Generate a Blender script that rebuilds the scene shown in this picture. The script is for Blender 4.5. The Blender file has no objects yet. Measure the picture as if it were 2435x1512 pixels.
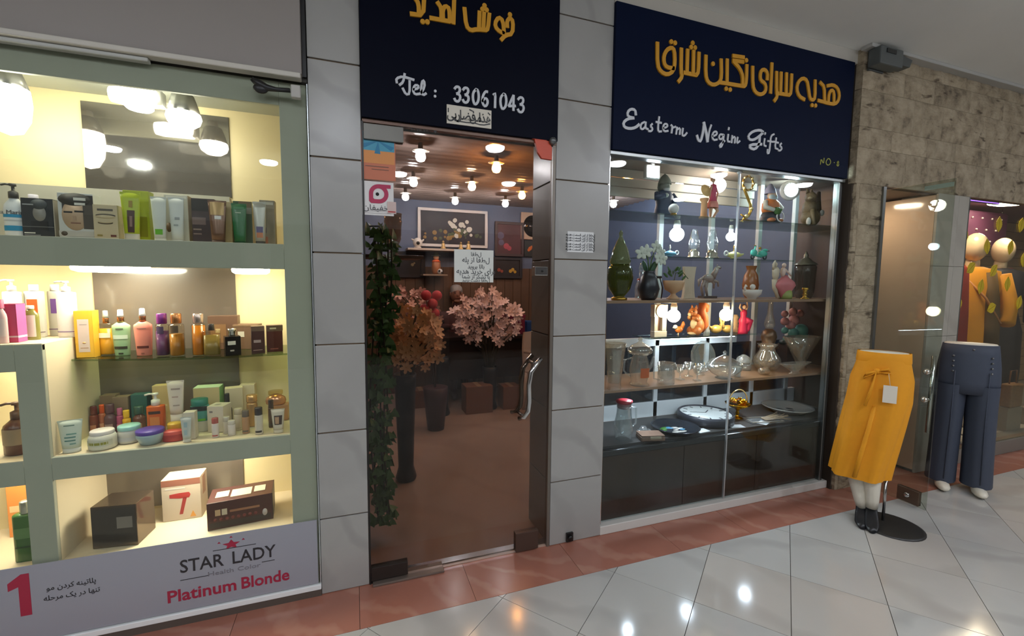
import bpy, bmesh, math, random
from mathutils import Vector, Matrix
random.seed(7)
SC = bpy.context.scene
COL = SC.collection
PI = math.pi
# ---------------------------------------------------------------- camera
FPX, IW, IH = 1050.0, 2435, 1512
YAW, PIT, ROL = math.radians(19.77), math.radians(4.81), math.radians(.55)
CAM = Vector((0, 0, 1.45))
_fw = Vector((math.sin(YAW)*math.cos(PIT), math.cos(YAW)*math.cos(PIT), -math.sin(PIT)))
_r0 = Vector((math.cos(YAW), -math.sin(YAW), 0)); _u0 = _r0.cross(_fw)
_r = _r0*math.cos(ROL)+_u0*math.sin(ROL); _u = _u0*math.cos(ROL)-_r0*math.sin(ROL)
cd = bpy.data.cameras.new('camera'); cam = bpy.data.objects.new('camera', cd); COL.objects.link(cam)
cd.sensor_fit = 'HORIZONTAL'; cd.sensor_width = 36; cd.lens = FPX/IW*36; cd.clip_start = .05
cam.matrix_world = Matrix(((_r.x, _u.x, -_fw.x, CAM.x), (_r.y, _u.y, -_fw.y, CAM.y), (_r.z, _u.z, -_fw.z, CAM.z), (0, 0, 0, 1)))
SC.camera = cam
# ---------------------------------------------------------------- world, exposure
wd = bpy.data.worlds.new('world'); SC.world = wd; wd.use_nodes = True
wd.node_tree.nodes['Background'].inputs[0].default_value = (.05, .05, .055, 1)
wd.node_tree.nodes['Background'].inputs[1].default_value = .3
SC.view_settings.view_transform = 'Standard'; SC.view_settings.look = 'None'
SC.view_settings.gamma = 1; SC.view_settings.exposure = EXPO = 0.0
SC.view_settings.use_curve_mapping = False
cy = SC.cycles
cy.max_bounces = 6; cy.diffuse_bounces = 3; cy.glossy_bounces = 3; cy.transmission_bounces = 4; cy.transparent_max_bounces = 14
cy.caustics_reflective = False; cy.caustics_refractive = False; cy.sample_clamp_indirect = 4
cy.use_adaptive_sampling = True; cy.adaptive_threshold = .12
# strengths of the lamps, seen and added (radiance of each glowing surface)
L_CORR, L_CAB, L_CABBULB, L_SHOPBULB, L_SPOT, L_GLOBE, L_CLOTH = 150, 44, 26, 240, 150, 56, 60
# ---------------------------------------------------------------- pixel to place
def ray(px, py): return _fw+_r*((px-IW/2)/FPX)-_u*((py-IH/2)/FPX)
def at(px, py, y):
    d = ray(px, py); return CAM+d*(y/d.y)
def onz(px, py, z):
    d = ray(px, py); return CAM+d*((z-CAM.z)/d.z)
def put(pl, pr, pt, pb, y, z0):
    """x centre, width and height of a thing that stands at depth y on level z0"""
    m = (pt+pb)/2; a = at(pl, m, y); b = at(pr, m, y); t = at((pl+pr)/2, pt, y)
    return (a.x+b.x)/2, b.x-a.x, t.z-z0
# ---------------------------------------------------------------- materials
def lin(c):
    r = []
    for v in c[:3]:
        v = v/255; r.append(v/12.92 if v <= .04045 else ((v+.055)/1.055)**2.4)
    return (*r, 1)
MC = {}
def newmat(name):
    m = bpy.data.materials.new(name); m.use_nodes = True
    nt = m.node_tree; b = nt.nodes['Principled BSDF']; return m, nt, b
def mat(rgb, rough=.5, metal=0, var=0, sc=18, emit=0, bump=0, coat=0, name=None, spec=.5, det=4):
    k = (tuple(rgb), rough, metal, var, sc, emit, bump, coat, spec)
    if k in MC: return MC[k]
    m, nt, b = newmat(name or 'paint_%d_%d_%d' % tuple(rgb[:3]))
    c = lin(rgb); b.inputs['Base Color'].default_value = c
    b.inputs['Roughness'].default_value = rough; b.inputs['Metallic'].default_value = metal
    b.inputs['Specular IOR Level'].default_value = spec
    if coat: b.inputs['Coat Weight'].default_value = coat; b.inputs['Coat Roughness'].default_value = .08
    if emit:
        b.inputs['Emission Color'].default_value = c; b.inputs['Emission Strength'].default_value = emit
    if var or bump:
        tc = nt.nodes.new('ShaderNodeTexCoord'); n = nt.nodes.new('ShaderNodeTexNoise')
        n.inputs['Scale'].default_value = sc; n.inputs['Detail'].default_value = det
        nt.links.new(tc.outputs['Object'], n.inputs['Vector'])
        if var:
            mx = nt.nodes.new('ShaderNodeMix'); mx.data_type = 'RGBA'
            mx.inputs[6].default_value = (*[x*(1-var) for x in c[:3]], 1)
            mx.inputs[7].default_value = (*[min(1, x*(1+var)) for x in c[:3]], 1)
            nt.links.new(n.outputs[0], mx.inputs[0]); nt.links.new(mx.outputs[2], b.inputs['Base Color'])
        if bump:
            bp = nt.nodes.new('ShaderNodeBump'); bp.inputs['Strength'].default_value = bump; bp.inputs['Distance'].default_value = .01
            nt.links.new(n.outputs[0], bp.inputs['Height']); nt.links.new(bp.outputs[0], b.inputs['Normal'])
    MC[k] = m; return m
def glow(rgb, s):
    k = ('glow', tuple(rgb), s)
    if k in MC: return MC[k]
    m = bpy.data.materials.new('glow'); m.use_nodes = True; nt = m.node_tree
    nt.nodes.remove(nt.nodes['Principled BSDF']); e = nt.nodes.new('ShaderNodeEmission')
    e.inputs[0].default_value = lin(rgb); e.inputs[1].default_value = s
    nt.links.new(e.outputs[0], nt.nodes['Material Output'].inputs[0]); MC[k] = m; return m
def pane(tint=(250, 252, 250), ior=1.5, rough=0, haze=0, hazec=(220, 220, 215)):
    """clear sheet glass: light goes straight through, the surface mirrors by its Fresnel term"""
    k = ('pane', tint, ior, rough, haze)
    if k in MC: return MC[k]
    m = bpy.data.materials.new('glass'); m.use_nodes = True; nt = m.node_tree
    nt.nodes.remove(nt.nodes['Principled BSDF'])
    t = nt.nodes.new('ShaderNodeBsdfTransparent'); t.inputs[0].default_value = lin(tint)
    g = nt.nodes.new('ShaderNodeBsdfGlossy'); g.inputs['Roughness'].default_value = rough
    fr = nt.nodes.new('ShaderNodeFresnel'); ge = nt.nodes.new('ShaderNodeNewGeometry')
    mr = nt.nodes.new('ShaderNodeMapRange'); mr.inputs[3].default_value = ior; mr.inputs[4].default_value = 1/ior   # both faces of the sheet act alike
    nt.links.new(ge.outputs['Backfacing'], mr.inputs[0]); nt.links.new(mr.outputs[0], fr.inputs[0])
    mx = nt.nodes.new('ShaderNodeMixShader')
    nt.links.new(fr.outputs[0], mx.inputs[0]); nt.links.new(g.outputs[0], mx.inputs[2])
    src = t
    if haze:
        d = nt.nodes.new('ShaderNodeBsdfDiffuse'); d.inputs[0].default_value = lin(hazec)
        m2 = nt.nodes.new('ShaderNodeMixShader'); m2.inputs[0].default_value = haze
        nt.links.new(t.outputs[0], m2.inputs[1]); nt.links.new(d.outputs[0], m2.inputs[2]); src = m2
    nt.links.new(src.outputs[0], mx.inputs[1]); nt.links.new(mx.outputs[0], nt.nodes['Material Output'].inputs[0])
    MC[k] = m; return m
def marble(name, base, vein, sc=2.5, rough=.25, amt=.5, coat=0):
    if name in MC: return MC[name]
    m, nt, b = newmat(name); tc = nt.nodes.new('ShaderNodeTexCoord')
    oi = nt.nodes.new('ShaderNodeObjectInfo')
    ad = nt.nodes.new('ShaderNodeVectorMath'); ad.operation = 'ADD'
    cx = nt.nodes.new('ShaderNodeVectorMath'); cx.operation = 'SCALE'; cx.inputs['Scale'].default_value = 9
    nt.links.new(oi.outputs['Random'], cx.inputs[0]); nt.links.new(tc.outputs['Object'], ad.inputs[0]); nt.links.new(cx.outputs[0], ad.inputs[1])
    n = nt.nodes.new('ShaderNodeTexNoise'); n.inputs['Scale'].default_value = sc; n.inputs['Detail'].default_value = 8; n.inputs['Distortion'].default_value = 1.2
    w = nt.nodes.new('ShaderNodeTexWave'); w.inputs['Scale'].default_value = sc*.6; w.inputs['Distortion'].default_value = 9; w.inputs['Detail'].default_value = 4; w.bands_direction = 'DIAGONAL'
    nt.links.new(ad.outputs[0], n.inputs['Vector']); nt.links.new(ad.outputs[0], w.inputs['Vector'])
    cr = nt.nodes.new('ShaderNodeValToRGB'); cr.color_ramp.elements[0].position = .0; cr.color_ramp.elements[0].color = (1, 1, 1, 1)
    cr.color_ramp.elements[1].position = .22; cr.color_ramp.elements[1].color = (0, 0, 0, 1)
    nt.links.new(w.outputs[0], cr.inputs[0])
    mu = nt.nodes.new('ShaderNodeMath'); mu.operation = 'MULTIPLY'
    nt.links.new(cr.outputs[0], mu.inputs[0]); nt.links.new(n.outputs[0], mu.inputs[1])
    mv = nt.nodes.new('ShaderNodeMath'); mv.operation = 'MULTIPLY_ADD'; mv.inputs[1].default_value = amt; mv.inputs[2].default_value = 0
    nt.links.new(mu.outputs[0], mv.inputs[0])
    pv = nt.nodes.new('ShaderNodeMix'); pv.data_type = 'RGBA'; c = lin(base)
    pv.inputs[6].default_value = (*[x*.86 for x in c[:3]], 1); pv.inputs[7].default_value = (*[min(1, x*1.1) for x in c[:3]], 1)
    nt.links.new(n.outputs[0], pv.inputs[0])
    mx = nt.nodes.new('ShaderNodeMix'); mx.data_type = 'RGBA'
    nt.links.new(mv.outputs[0], mx.inputs[0]); nt.links.new(pv.outputs[2], mx.inputs[6]); mx.inputs[7].default_value = lin(vein)
    nt.links.new(mx.outputs[2], b.inputs['Base Color']); b.inputs['Roughness'].default_value = rough
    MC[name] = m; return m
def wood(name, a, bcol, sc=3, rough=.35, axis='X'):
    if name in MC: return MC[name]
    m, nt, b = newmat(name); tc = nt.nodes.new('ShaderNodeTexCoord'); mp = nt.nodes.new('ShaderNodeMapping')
    mp.inputs['Scale'].default_value = (1, 1, .12) if axis == 'Z' else (.12, 1, 1)
    n = nt.nodes.new('ShaderNodeTexNoise'); n.inputs['Scale'].default_value = sc*9; n.inputs['Detail'].default_value = 6
    nt.links.new(tc.outputs['Object'], mp.inputs[0]); nt.links.new(mp.outputs[0], n.inputs['Vector'])
    mx = nt.nodes.new('ShaderNodeMix'); mx.data_type = 'RGBA'; mx.inputs[6].default_value = lin(a); mx.inputs[7].default_value = lin(bcol)
    nt.links.new(n.outputs[0], mx.inputs[0]); nt.links.new(mx.outputs[2], b.inputs['Base Color']); b.inputs['Roughness'].default_value = rough
    MC[name] = m; return m
# ---------------------------------------------------------------- geometry
class G:
    def __init__(s): s.v = []; s.f = []; s.sm = []
    def add(s, vs, fs, smooth=False, T=None):
        o = len(s.v)
        s.v += [tuple(T @ Vector(v)) if T else tuple(v) for v in vs]
        for f in fs: s.f.append(tuple(i+o for i in f)); s.sm.append(smooth)
        return s
    def box(s, x0, x1, y0, y1, z0, z1, T=None):
        vs = [(x0, y0, z0), (x1, y0, z0), (x1, y1, z0), (x0, y1, z0), (x0, y0, z1), (x1, y0, z1), (x1, y1, z1), (x0, y1, z1)]
        return s.add(vs, [(0, 3, 2, 1), (4, 5, 6, 7), (0, 1, 5, 4), (1, 2, 6, 5), (2, 3, 7, 6), (3, 0, 4, 7)], False, T)
    def cb(s, c, d, T=None): return s.box(c[0]-d[0]/2, c[0]+d[0]/2, c[1]-d[1]/2, c[1]+d[1]/2, c[2]-d[2]/2, c[2]+d[2]/2, T)
    def lathe(s, prof, c=(0, 0, 0), n=20, sx=1, sy=1, T=None, smooth=True, cap=True, fn=None):
        vs = []; fs = []
        for j, (r, z) in enumerate(prof):
            for i in range(n):
                a = 2*PI*i/n; k = fn(a, j/(len(prof)-1)) if fn else 1
                vs.append((c[0]+r*k*math.cos(a)*sx, c[1]+r*k*math.sin(a)*sy, c[2]+z))
        for j in range(len(prof)-1):
            for i in range(n):
                i2 = (i+1) % n; fs.append((j*n+i, j*n+i2, (j+1)*n+i2, (j+1)*n+i))
        if cap:
            if prof[0][0] > 1e-5: fs.append(tuple(reversed(range(n))))
            if prof[-1][0] > 1e-5: fs.append(tuple(range((len(prof)-1)*n, len(prof)*n)))
        return s.add(vs, fs, smooth, T)
    def tube(s, pts, r, n=8, T=None, closed=False, flat=1, smooth=True):
        pts = [Vector(p) for p in pts]; N = len(pts); rs = r if isinstance(r, (list, tuple)) else [r]*N
        vs = []; fs = []; up = None
        for i, p in enumerate(pts):
            if closed: t = pts[(i+1) % N]-pts[i-1]
            else: t = pts[min(i+1, N-1)]-pts[max(i-1, 0)]
            t = t.normalized() if t.length > 1e-9 else Vector((0, 0, 1))
            if up is None:
                up = Vector((0, 0, 1)) if abs(t.z) < .9 else Vector((1, 0, 0))
            a = t.cross(up)
            if a.length < 1e-4: a = t.cross(Vector((0, 1, .2)))
            a.normalize(); b = a.cross(t).normalized(); up = b
            for k in range(n):
                w = 2*PI*k/n; vs.append(p+a*(math.cos(w)*rs[i])+b*(math.sin(w)*rs[i]*flat))
        M = N if closed else N-1
        for i in range(M):
            for k in range(n):
                k2 = (k+1) % n; i2 = (i+1) % N; fs.append((i*n+k, i*n+k2, i2*n+k2, i2*n+k))
        if not closed: fs += [tuple(reversed(range(n))), tuple(range((N-1)*n, N*n))]
        return s.add(vs, fs, smooth, T)
    def ball(s, c, r, n=12, m=8, T=None):
        if not isinstance(r, (tuple, list)): r = (r, r, r)
        pr = [(math.sin(PI*j/m), -math.cos(PI*j/m)) for j in range(m+1)]
        vs = []; fs = []
        for (q, z) in pr[1:-1]:
            for i in range(n):
                a = 2*PI*i/n; vs.append((c[0]+q*math.cos(a)*r[0], c[1]+q*math.sin(a)*r[1], c[2]+z*r[2]))
        b = len(vs); vs += [(c[0], c[1], c[2]-r[2]), (c[0], c[1], c[2]+r[2])]
        for j in range(m-2):
            for i in range(n):
                i2 = (i+1) % n; fs.append((j*n+i, j*n+i2, (j+1)*n+i2, (j+1)*n+i))
        for i in range(n):
            i2 = (i+1) % n; fs.append((b, i2, i)); fs.append((b+1, (m-2)*n+i, (m-2)*n+i2))
        return s.add(vs, fs, True, T)
    def prism(s, poly, h, T=None, smooth=False):
        """polygon in local xy extruded along z"""
        n = len(poly); vs = [(p[0], p[1], 0) for p in poly]+[(p[0], p[1], h) for p in poly]
        fs = [tuple(reversed(range(n))), tuple(range(n, 2*n))]+[(i, (i+1) % n, n+(i+1) % n, n+i) for i in range(n)]
        return s.add(vs, fs, smooth, T)
    def loft(s, rings, smooth=True, cap=True, T=None):
        n = len(rings[0]); vs = [p for r in rings for p in r]; fs = []
        for j in range(len(rings)-1):
            for i in range(n):
                i2 = (i+1) % n; fs.append((j*n+i, j*n+i2, (j+1)*n+i2, (j+1)*n+i))
        if cap: fs += [tuple(reversed(range(n))), tuple(range((len(rings)-1)*n, len(rings)*n))]
        return s.add(vs, fs, smooth, T)
    def mesh(s, name, bev=0, seg=2):
        me = bpy.data.meshes.new(name); me.from_pydata(s.v, [], s.f); me.polygons.foreach_set('use_smooth', s.sm); me.update()
        if bev:
            bm = bmesh.new(); bm.from_mesh(me); bmesh.ops.remove_doubles(bm, verts=bm.verts, dist=1e-5)
            es = [e for e in bm.edges if len(e.link_faces) == 2 and e.calc_face_angle(0) > .6]
            bmesh.ops.bevel(bm, geom=es, offset=bev, segments=seg, profile=.5, affect='EDGES', clamp_overlap=True)
            bm.to_mesh(me); bm.free(); me.update()
        return me
FRONT = Matrix(((1, 0, 0, 0), (0, 0, 1, 0), (0, 1, 0, 0), (0, 0, 0, 1)))   # local xy -> world xz, z -> +y
def TR(x=0, y=0, z=0, rz=0, rx=0, ry=0, s=1):
    return Matrix.Translation((x, y, z)) @ Matrix.Rotation(rz, 4, 'Z') @ Matrix.Rotation(ry, 4, 'Y') @ Matrix.Rotation(rx, 4, 'X') @ Matrix.Scale(s, 4)
def part(name, g, m, parent=None, loc=None, rz=0, bev=0, seg=2, label=None, kind=None):
    me = g if isinstance(g, bpy.types.Mesh) else g.mesh(name, bev, seg)
    if m is not None and not me.materials: me.materials.append(m)
    o = bpy.data.objects.new(name, me); COL.objects.link(o)
    if parent: o.parent = parent
    if loc is not None: o.location = loc
    if rz: o.rotation_euler.z = rz
    if label: o['label'] = label
    if kind: o['kind'] = kind
    return o
def tag(o, label, cat, group=None):
    o['label'] = label; o['category'] = cat
    if group: o['group'] = group
    return o
def thing(name, label, cat, loc=(0, 0, 0), rz=0, group=None):
    o = bpy.data.objects.new(name, None); COL.objects.link(o); o.empty_display_size = .05
    o.location = loc; o.rotation_euler.z = rz; return tag(o, label, cat, group)
def one(name, g, m, label, cat, loc=(0, 0, 0), rz=0, group=None, bev=0, seg=2):
    return tag(part(name, g, m, None, loc, rz, bev, seg), label, cat, group)
def struct(name, g, m, parent=None, bev=0, loc=None):
    o = part(name, g, m, parent, loc, 0, bev)
    if not parent: o['kind'] = 'structure'
    return o
# ---------------------------------------------------------------- writing
def ribbon(strokes, w, y=0, th0=.004):
    """monoline lettering: strokes of (x, z) points laid on the plane y, standing th proud of it towards -y"""
    g = G()
    for si, st in enumerate(strokes):
        ww = w; th = th0*(1+.03*(si % 9))
        if st and isinstance(st[0], (int, float)): ww = st[0]; st = st[1:]
        pts = []
        if len(st) > 2:                      # smooth the polyline once (Chaikin)
            pts = [st[0]]
            for a, b in zip(st[:-1], st[1:]):
                pts += [(a[0]*.75+b[0]*.25, a[1]*.75+b[1]*.25), (a[0]*.25+b[0]*.75, a[1]*.25+b[1]*.75)]
            pts.append(st[-1])
        else: pts = list(st)
        if len(pts) == 1:                    # a dot
            n = 10; g.prism([(pts[0][0]+ww*.6*math.cos(2*PI*i/n), pts[0][1]+ww*.6*math.sin(2*PI*i/n)) for i in range(n)], -th, TR(0, y, 0) @ FRONT); continue
        L = []; R = []
        for i, p in enumerate(pts):
            a = pts[max(i-1, 0)]; b = pts[min(i+1, len(pts)-1)]
            dx, dz = b[0]-a[0], b[1]-a[1]; l = math.hypot(dx, dz) or 1
            nx, nz = -dz/l*ww/2, dx/l*ww/2
            ex = dx/l*ww*.2*(-1 if i == 0 else 1 if i == len(pts)-1 else 0); ez = dz/l*ww*.2*(-1 if i == 0 else 1 if i == len(pts)-1 else 0)
            L.append((p[0]+nx+ex, p[1]+nz+ez)); R.append((p[0]-nx+ex, p[1]-nz+ez))
        n = len(pts); vs = []
        for q in L: vs.append((q[0], y-th, q[1]))
        for q in R: vs.append((q[0], y-th, q[1]))
        for q in L: vs.append((q[0], y, q[1]))
        for q in R: vs.append((q[0], y, q[1]))
        fs = []
        for i in range(n-1):
            fs += [(i, n+i, n+i+1, i+1), (i, i+1, 2*n+i+1, 2*n+i), (n+i, 3*n+i, 3*n+i+1, n+i+1)]
        fs += [(0, 2*n, 3*n, n), (n-1, 2*n-1, 4*n-1, 3*n-1)]
        g.add(vs, fs)
    return g
_AR = {'ا': 'FE8D FE8E', 'آ': 'FE81 FE82', 'ب': 'FE8F FE90 FE91 FE92', 'پ': 'FB56 FB57 FB58 FB59', 'ت': 'FE95 FE96 FE97 FE98', 'ج': 'FE9D FE9E FE9F FEA0', 'چ': 'FB7A FB7B FB7C FB7D', 'ح': 'FEA1 FEA2 FEA3 FEA4', 'خ': 'FEA5 FEA6 FEA7 FEA8', 'د': 'FEA9 FEAA', 'ذ': 'FEAB FEAC', 'ر': 'FEAD FEAE', 'ز': 'FEAF FEB0', 'س': 'FEB1 FEB2 FEB3 FEB4', 'ش': 'FEB5 FEB6 FEB7 FEB8', 'ض': 'FEBD FEBE FEBF FEC0', 'ف': 'FED1 FED2 FED3 FED4', 'ق': 'FED5 FED6 FED7 FED8', 'ک': 'FB8E FB8F FB90 FB91', 'گ': 'FB92 FB93 FB94 FB95', 'ل': 'FEDD FEDE FEDF FEE0', 'م': 'FEE1 FEE2 FEE3 FEE4', 'ن': 'FEE5 FEE6 FEE7 FEE8', 'و': 'FEED FEEE', 'ه': 'FEE9 FEEA FEEB FEEC', 'ی': 'FBFC FBFD FBFE FBFF'}
_AR = {k: [chr(int(x, 16)) for x in v.split()] for k, v in _AR.items()}
def persian(s):
    out = []
    for i, c in enumerate(s):
        if c not in _AR: out.append(c); continue
        f = _AR[c]; pj = i > 0 and s[i-1] in _AR and len(_AR[s[i-1]]) == 4
        nj = len(f) == 4 and i+1 < len(s) and s[i+1] in _AR
        out.append(f[3] if pj and nj else f[2] if nj else f[1] if pj else f[0])
    return ''.join(reversed(out))
def text(name, s, size, m, parent, loc, rz=0, th=.001, al='CENTER', bold=0, shear=0, sx=1):
    c = bpy.data.curves.new(name, 'FONT'); c.body = s; c.size = size; c.extrude = th; c.align_x = al; c.align_y = 'CENTER'; c.offset = bold; c.shear = shear
    c.resolution_u = 3
    o = bpy.data.objects.new(name, c); COL.objects.link(o)
    dg = bpy.context.evaluated_depsgraph_get(); me = bpy.data.meshes.new_from_object(o.evaluated_get(dg))
    bpy.data.objects.remove(o); bpy.data.curves.remove(c)
    me.transform(Matrix(((sx, 0, 0, 0), (0, 0, -1, 0), (0, 1, 0, 0), (0, 0, 0, 1)))); me.materials.clear()
    return part(name, me, m, parent, loc, rz)
# ================================================================ setting
FY = 2.10            # plane of the shop fronts
CEIL = 2.975
X0, X1, YB = -5.0, 9.0, -3.6
M_CEIL = mat((232, 232, 228), .9, var=.04, sc=3)
M_MARB = marble('pillar_marble', (160, 158, 153), (122, 120, 117), 2.2, .28, .55)
M_TILE = marble('floor_marble', (184, 182, 177), (136, 132, 127), 1.6, .12, .5)
M_TILE2 = marble('floor_marble_warm', (188, 182, 174), (148, 138, 128), 1.4, .12, .5)
M_RED = marble('red_stone', (164, 108, 90), (186, 140, 120), 3.5, .2, .8)
M_GROUT = mat((70, 64, 58), .8)
M_OPP = mat((150, 142, 132), .6, var=.2, sc=2)
M_CHROME = mat((205, 205, 205), .16, 1)
M_ALU = mat((150, 152, 150), .32, 1)
M_DARKM = mat((46, 44, 42), .35, .6)
M_BLACK = mat((16, 15, 15), .4)
M_WHITE = mat((235, 233, 228), .5)
# floor: base slab, marble tiles laid on the diagonal, red border
fl = struct('floor', G().box(X0, X1, YB, 2.12, -.12, -.004), M_GROUT)
ua = math.radians(38.5); U = Vector((math.cos(ua), math.sin(ua))); V = Vector((-U.y, U.x)); A0 = Vector((1.789, 1.782)); SU, SV = .45, .375
def clip(poly, k, lim, sign):
    out = []
    for i, p in enumerate(poly):
        q = poly[(i+1) % len(poly)]; a = sign*(p[k]-lim) <= 0; b = sign*(q[k]-lim) <= 0
        if a: out.append(p)
        if a != b:
            t = (lim-p[k])/(q[k]-p[k]); out.append(Vector((p[0]+(q[0]-p[0])*t, p[1]+(q[1]-p[1])*t)))
    return out
far = G(); gp = .0014
for i in range(-26, 22):
    for j in range(-22, 26):
        o = A0+U*(i*SU)+V*(j*SV)
        poly = [o+U*gp+V*gp, o+U*(SU-gp)+V*gp, o+U*(SU-gp)+V*(SV-gp), o+U*gp+V*(SV-gp)]
        for k, l, s in ((1, 1.828, 1), (1, YB, -1), (0, X0, -1), (0, X1, 1)):
            poly = clip(poly, k, l, s)
            if len(poly) < 3: break
        if len(poly) < 3: continue
        c = sum(poly, Vector((0, 0)))/len(poly)
        near = c.y > .75 and -.3 < c.x < 6.2 and c.x > (c.y-1.9)*-1.0
        if near:
            g = G().prism([p-c for p in poly], .012)
            part('floor_tile', g, M_TILE if random.random() < .6 else M_TILE2, fl, (c.x, c.y, -.012+random.uniform(-.0004, .0004)))
        else: far.prism(poly, .012, TR(0, 0, -.012))
part('floor_tiles_beyond', far, M_TILE, fl, kind='stuff')
x = -2.6
while x < 7:
    w = random.choice((.5, .55, .6)); part('border_slab', G().box(0, w-.002, 1.83, 2.13, -.012, 0), M_RED, fl, (x, 0, 0)); x += w
struct('floor_shop', G().box(-.12, 3.42, 2.11, 5.8, -.1, .004), marble('shop_floor', (178, 154, 138), (152, 124, 108), 1.5, .12, .5))
struct('ceiling', G().box(X0, X1, YB, FY+.02, CEIL, CEIL+.1), M_CEIL)
struct('wall_back', G().box(X0, X1, YB-.1, YB, 0, CEIL), M_OPP)
struct('wall_end_left', G().box(X0-.1, X0, YB, FY, 0, CEIL), M_OPP)
struct('wall_end_right', G().box(X1, X1+.1, YB, FY, 0, CEIL), M_OPP)
# far side of the corridor: dark shop windows, seen only mirrored in the glass
for k, (xa, xb) in enumerate(((-3.8, -1.6), (-1.2, 1.2), (1.6, 4.0), (4.4, 7.0))):
    g = G().box(xa, xb, YB, YB+.02, .15, 2.3); w = struct('window_opposite_%d' % k, g, mat((40, 36, 34), .08))
    part('window_frame', G().box(xa-.05, xa, YB, YB+.05, .1, 2.35).box(xb, xb+.05, YB, YB+.05, .1, 2.35).box(xa-.05, xb+.05, YB, YB+.05, 2.3, 2.36), M_ALU, w)
# ceiling lamps of the corridor: round lamps, given hanging domes so they light the ceiling
lamp_spots = [(-1.75, -.72), (-.1, -.72), (1.55, -.72), (3.2, -.72), (4.85, -.72), (6.5, -.72), (-2.65, -2.4), (-1.0, -2.4), (.65, -2.4), (2.3, -2.4), (3.95, -2.4), (5.6, -2.4), (-3.4, -.72)]
for k, (x, y) in enumerate(lamp_spots):
    t = thing('ceiling_lamp', 'round dome lamp %s of the %s row on the corridor ceiling' % (('two', 'three', 'four', 'five', 'six', 'seven', 'one', 'two', 'three', 'four', 'five', 'six', 'one')[k], 'shopfront' if y > -1 else 'far'), 'ceiling lamp', (x, y, CEIL), 0, 'round lamps of the corridor ceiling')
    part('rim', G().lathe([(.105, 0), (.13, 0), (.128, -.012), (.112, -.016), (.105, -.006)], n=28, cap=False), M_WHITE, t)
    part('diffuser', G().lathe([(.105, -.002), (.104, -.03), (.085, -.05), (.0001, -.058)], n=20, cap=False), glow((238, 244, 255), L_CORR), t)
# ---------------------------------------------------------------- marble pillars
JZ = [0, .36, .76, 1.16, 1.565, 1.97, 2.37, 2.775, CEIL]
def pillar(name, xa, xb, side):
    core = struct(name, G().box(xa+.006, xb-.006, FY+.008, FY+.32, 0, CEIL), mat((112, 92, 70), .8))
    for a, b in zip(JZ[:-1], JZ[1:]):
        part('marble_slab', G().box(xa, xb, 0, .016, a+.003, b-.003), M_MARB, core, (0, FY+random.uniform(-.0015, .0015), 0), bev=.002)
    if side:
        for a, b in zip(JZ[:-1], JZ[1:]):
            part('marble_slab', G().box(xa-.004, xa+.01, FY+.045, FY+.30, a+.003, b-.003), M_MARB, core, bev=.002)
    return core
pillar('wall_pillar_left', -.163, .045, False)
pillar('wall_pillar_middle', .987, 1.303, True)
g = G().box(1.085, 1.125, FY-.012, FY, .01, .06); g.lathe([(.014, 0), (.014, .012), (.006, .014)], T=TR(1.105, FY-.012, .035, rx=PI/2))
one('floor_socket', g, M_BLACK, 'small black metal door catch at the foot of the middle marble pillar', 'door catch')
# ---------------------------------------------------------------- ceiling edge over the gift window
struct('trim_1', G().box(1.303, 3.16, FY-.006, FY+.03, 2.893, CEIL), mat((186, 180, 168), .7), bev=.002)
struct('trim_2', G().box(3.12, X1, 1.99, 2.06, CEIL-.022, CEIL), mat((176, 174, 168), .8), bev=.004)
struct('wall_over_door', G().box(.045, .985, FY+.02, FY+.1, 2.15, CEIL), mat((60, 58, 56), .8))
struct('wall_over_window', G().box(1.303, 3.42, FY+.06, FY+.1, 2.21, CEIL), mat((60, 58, 56), .8))
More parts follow.
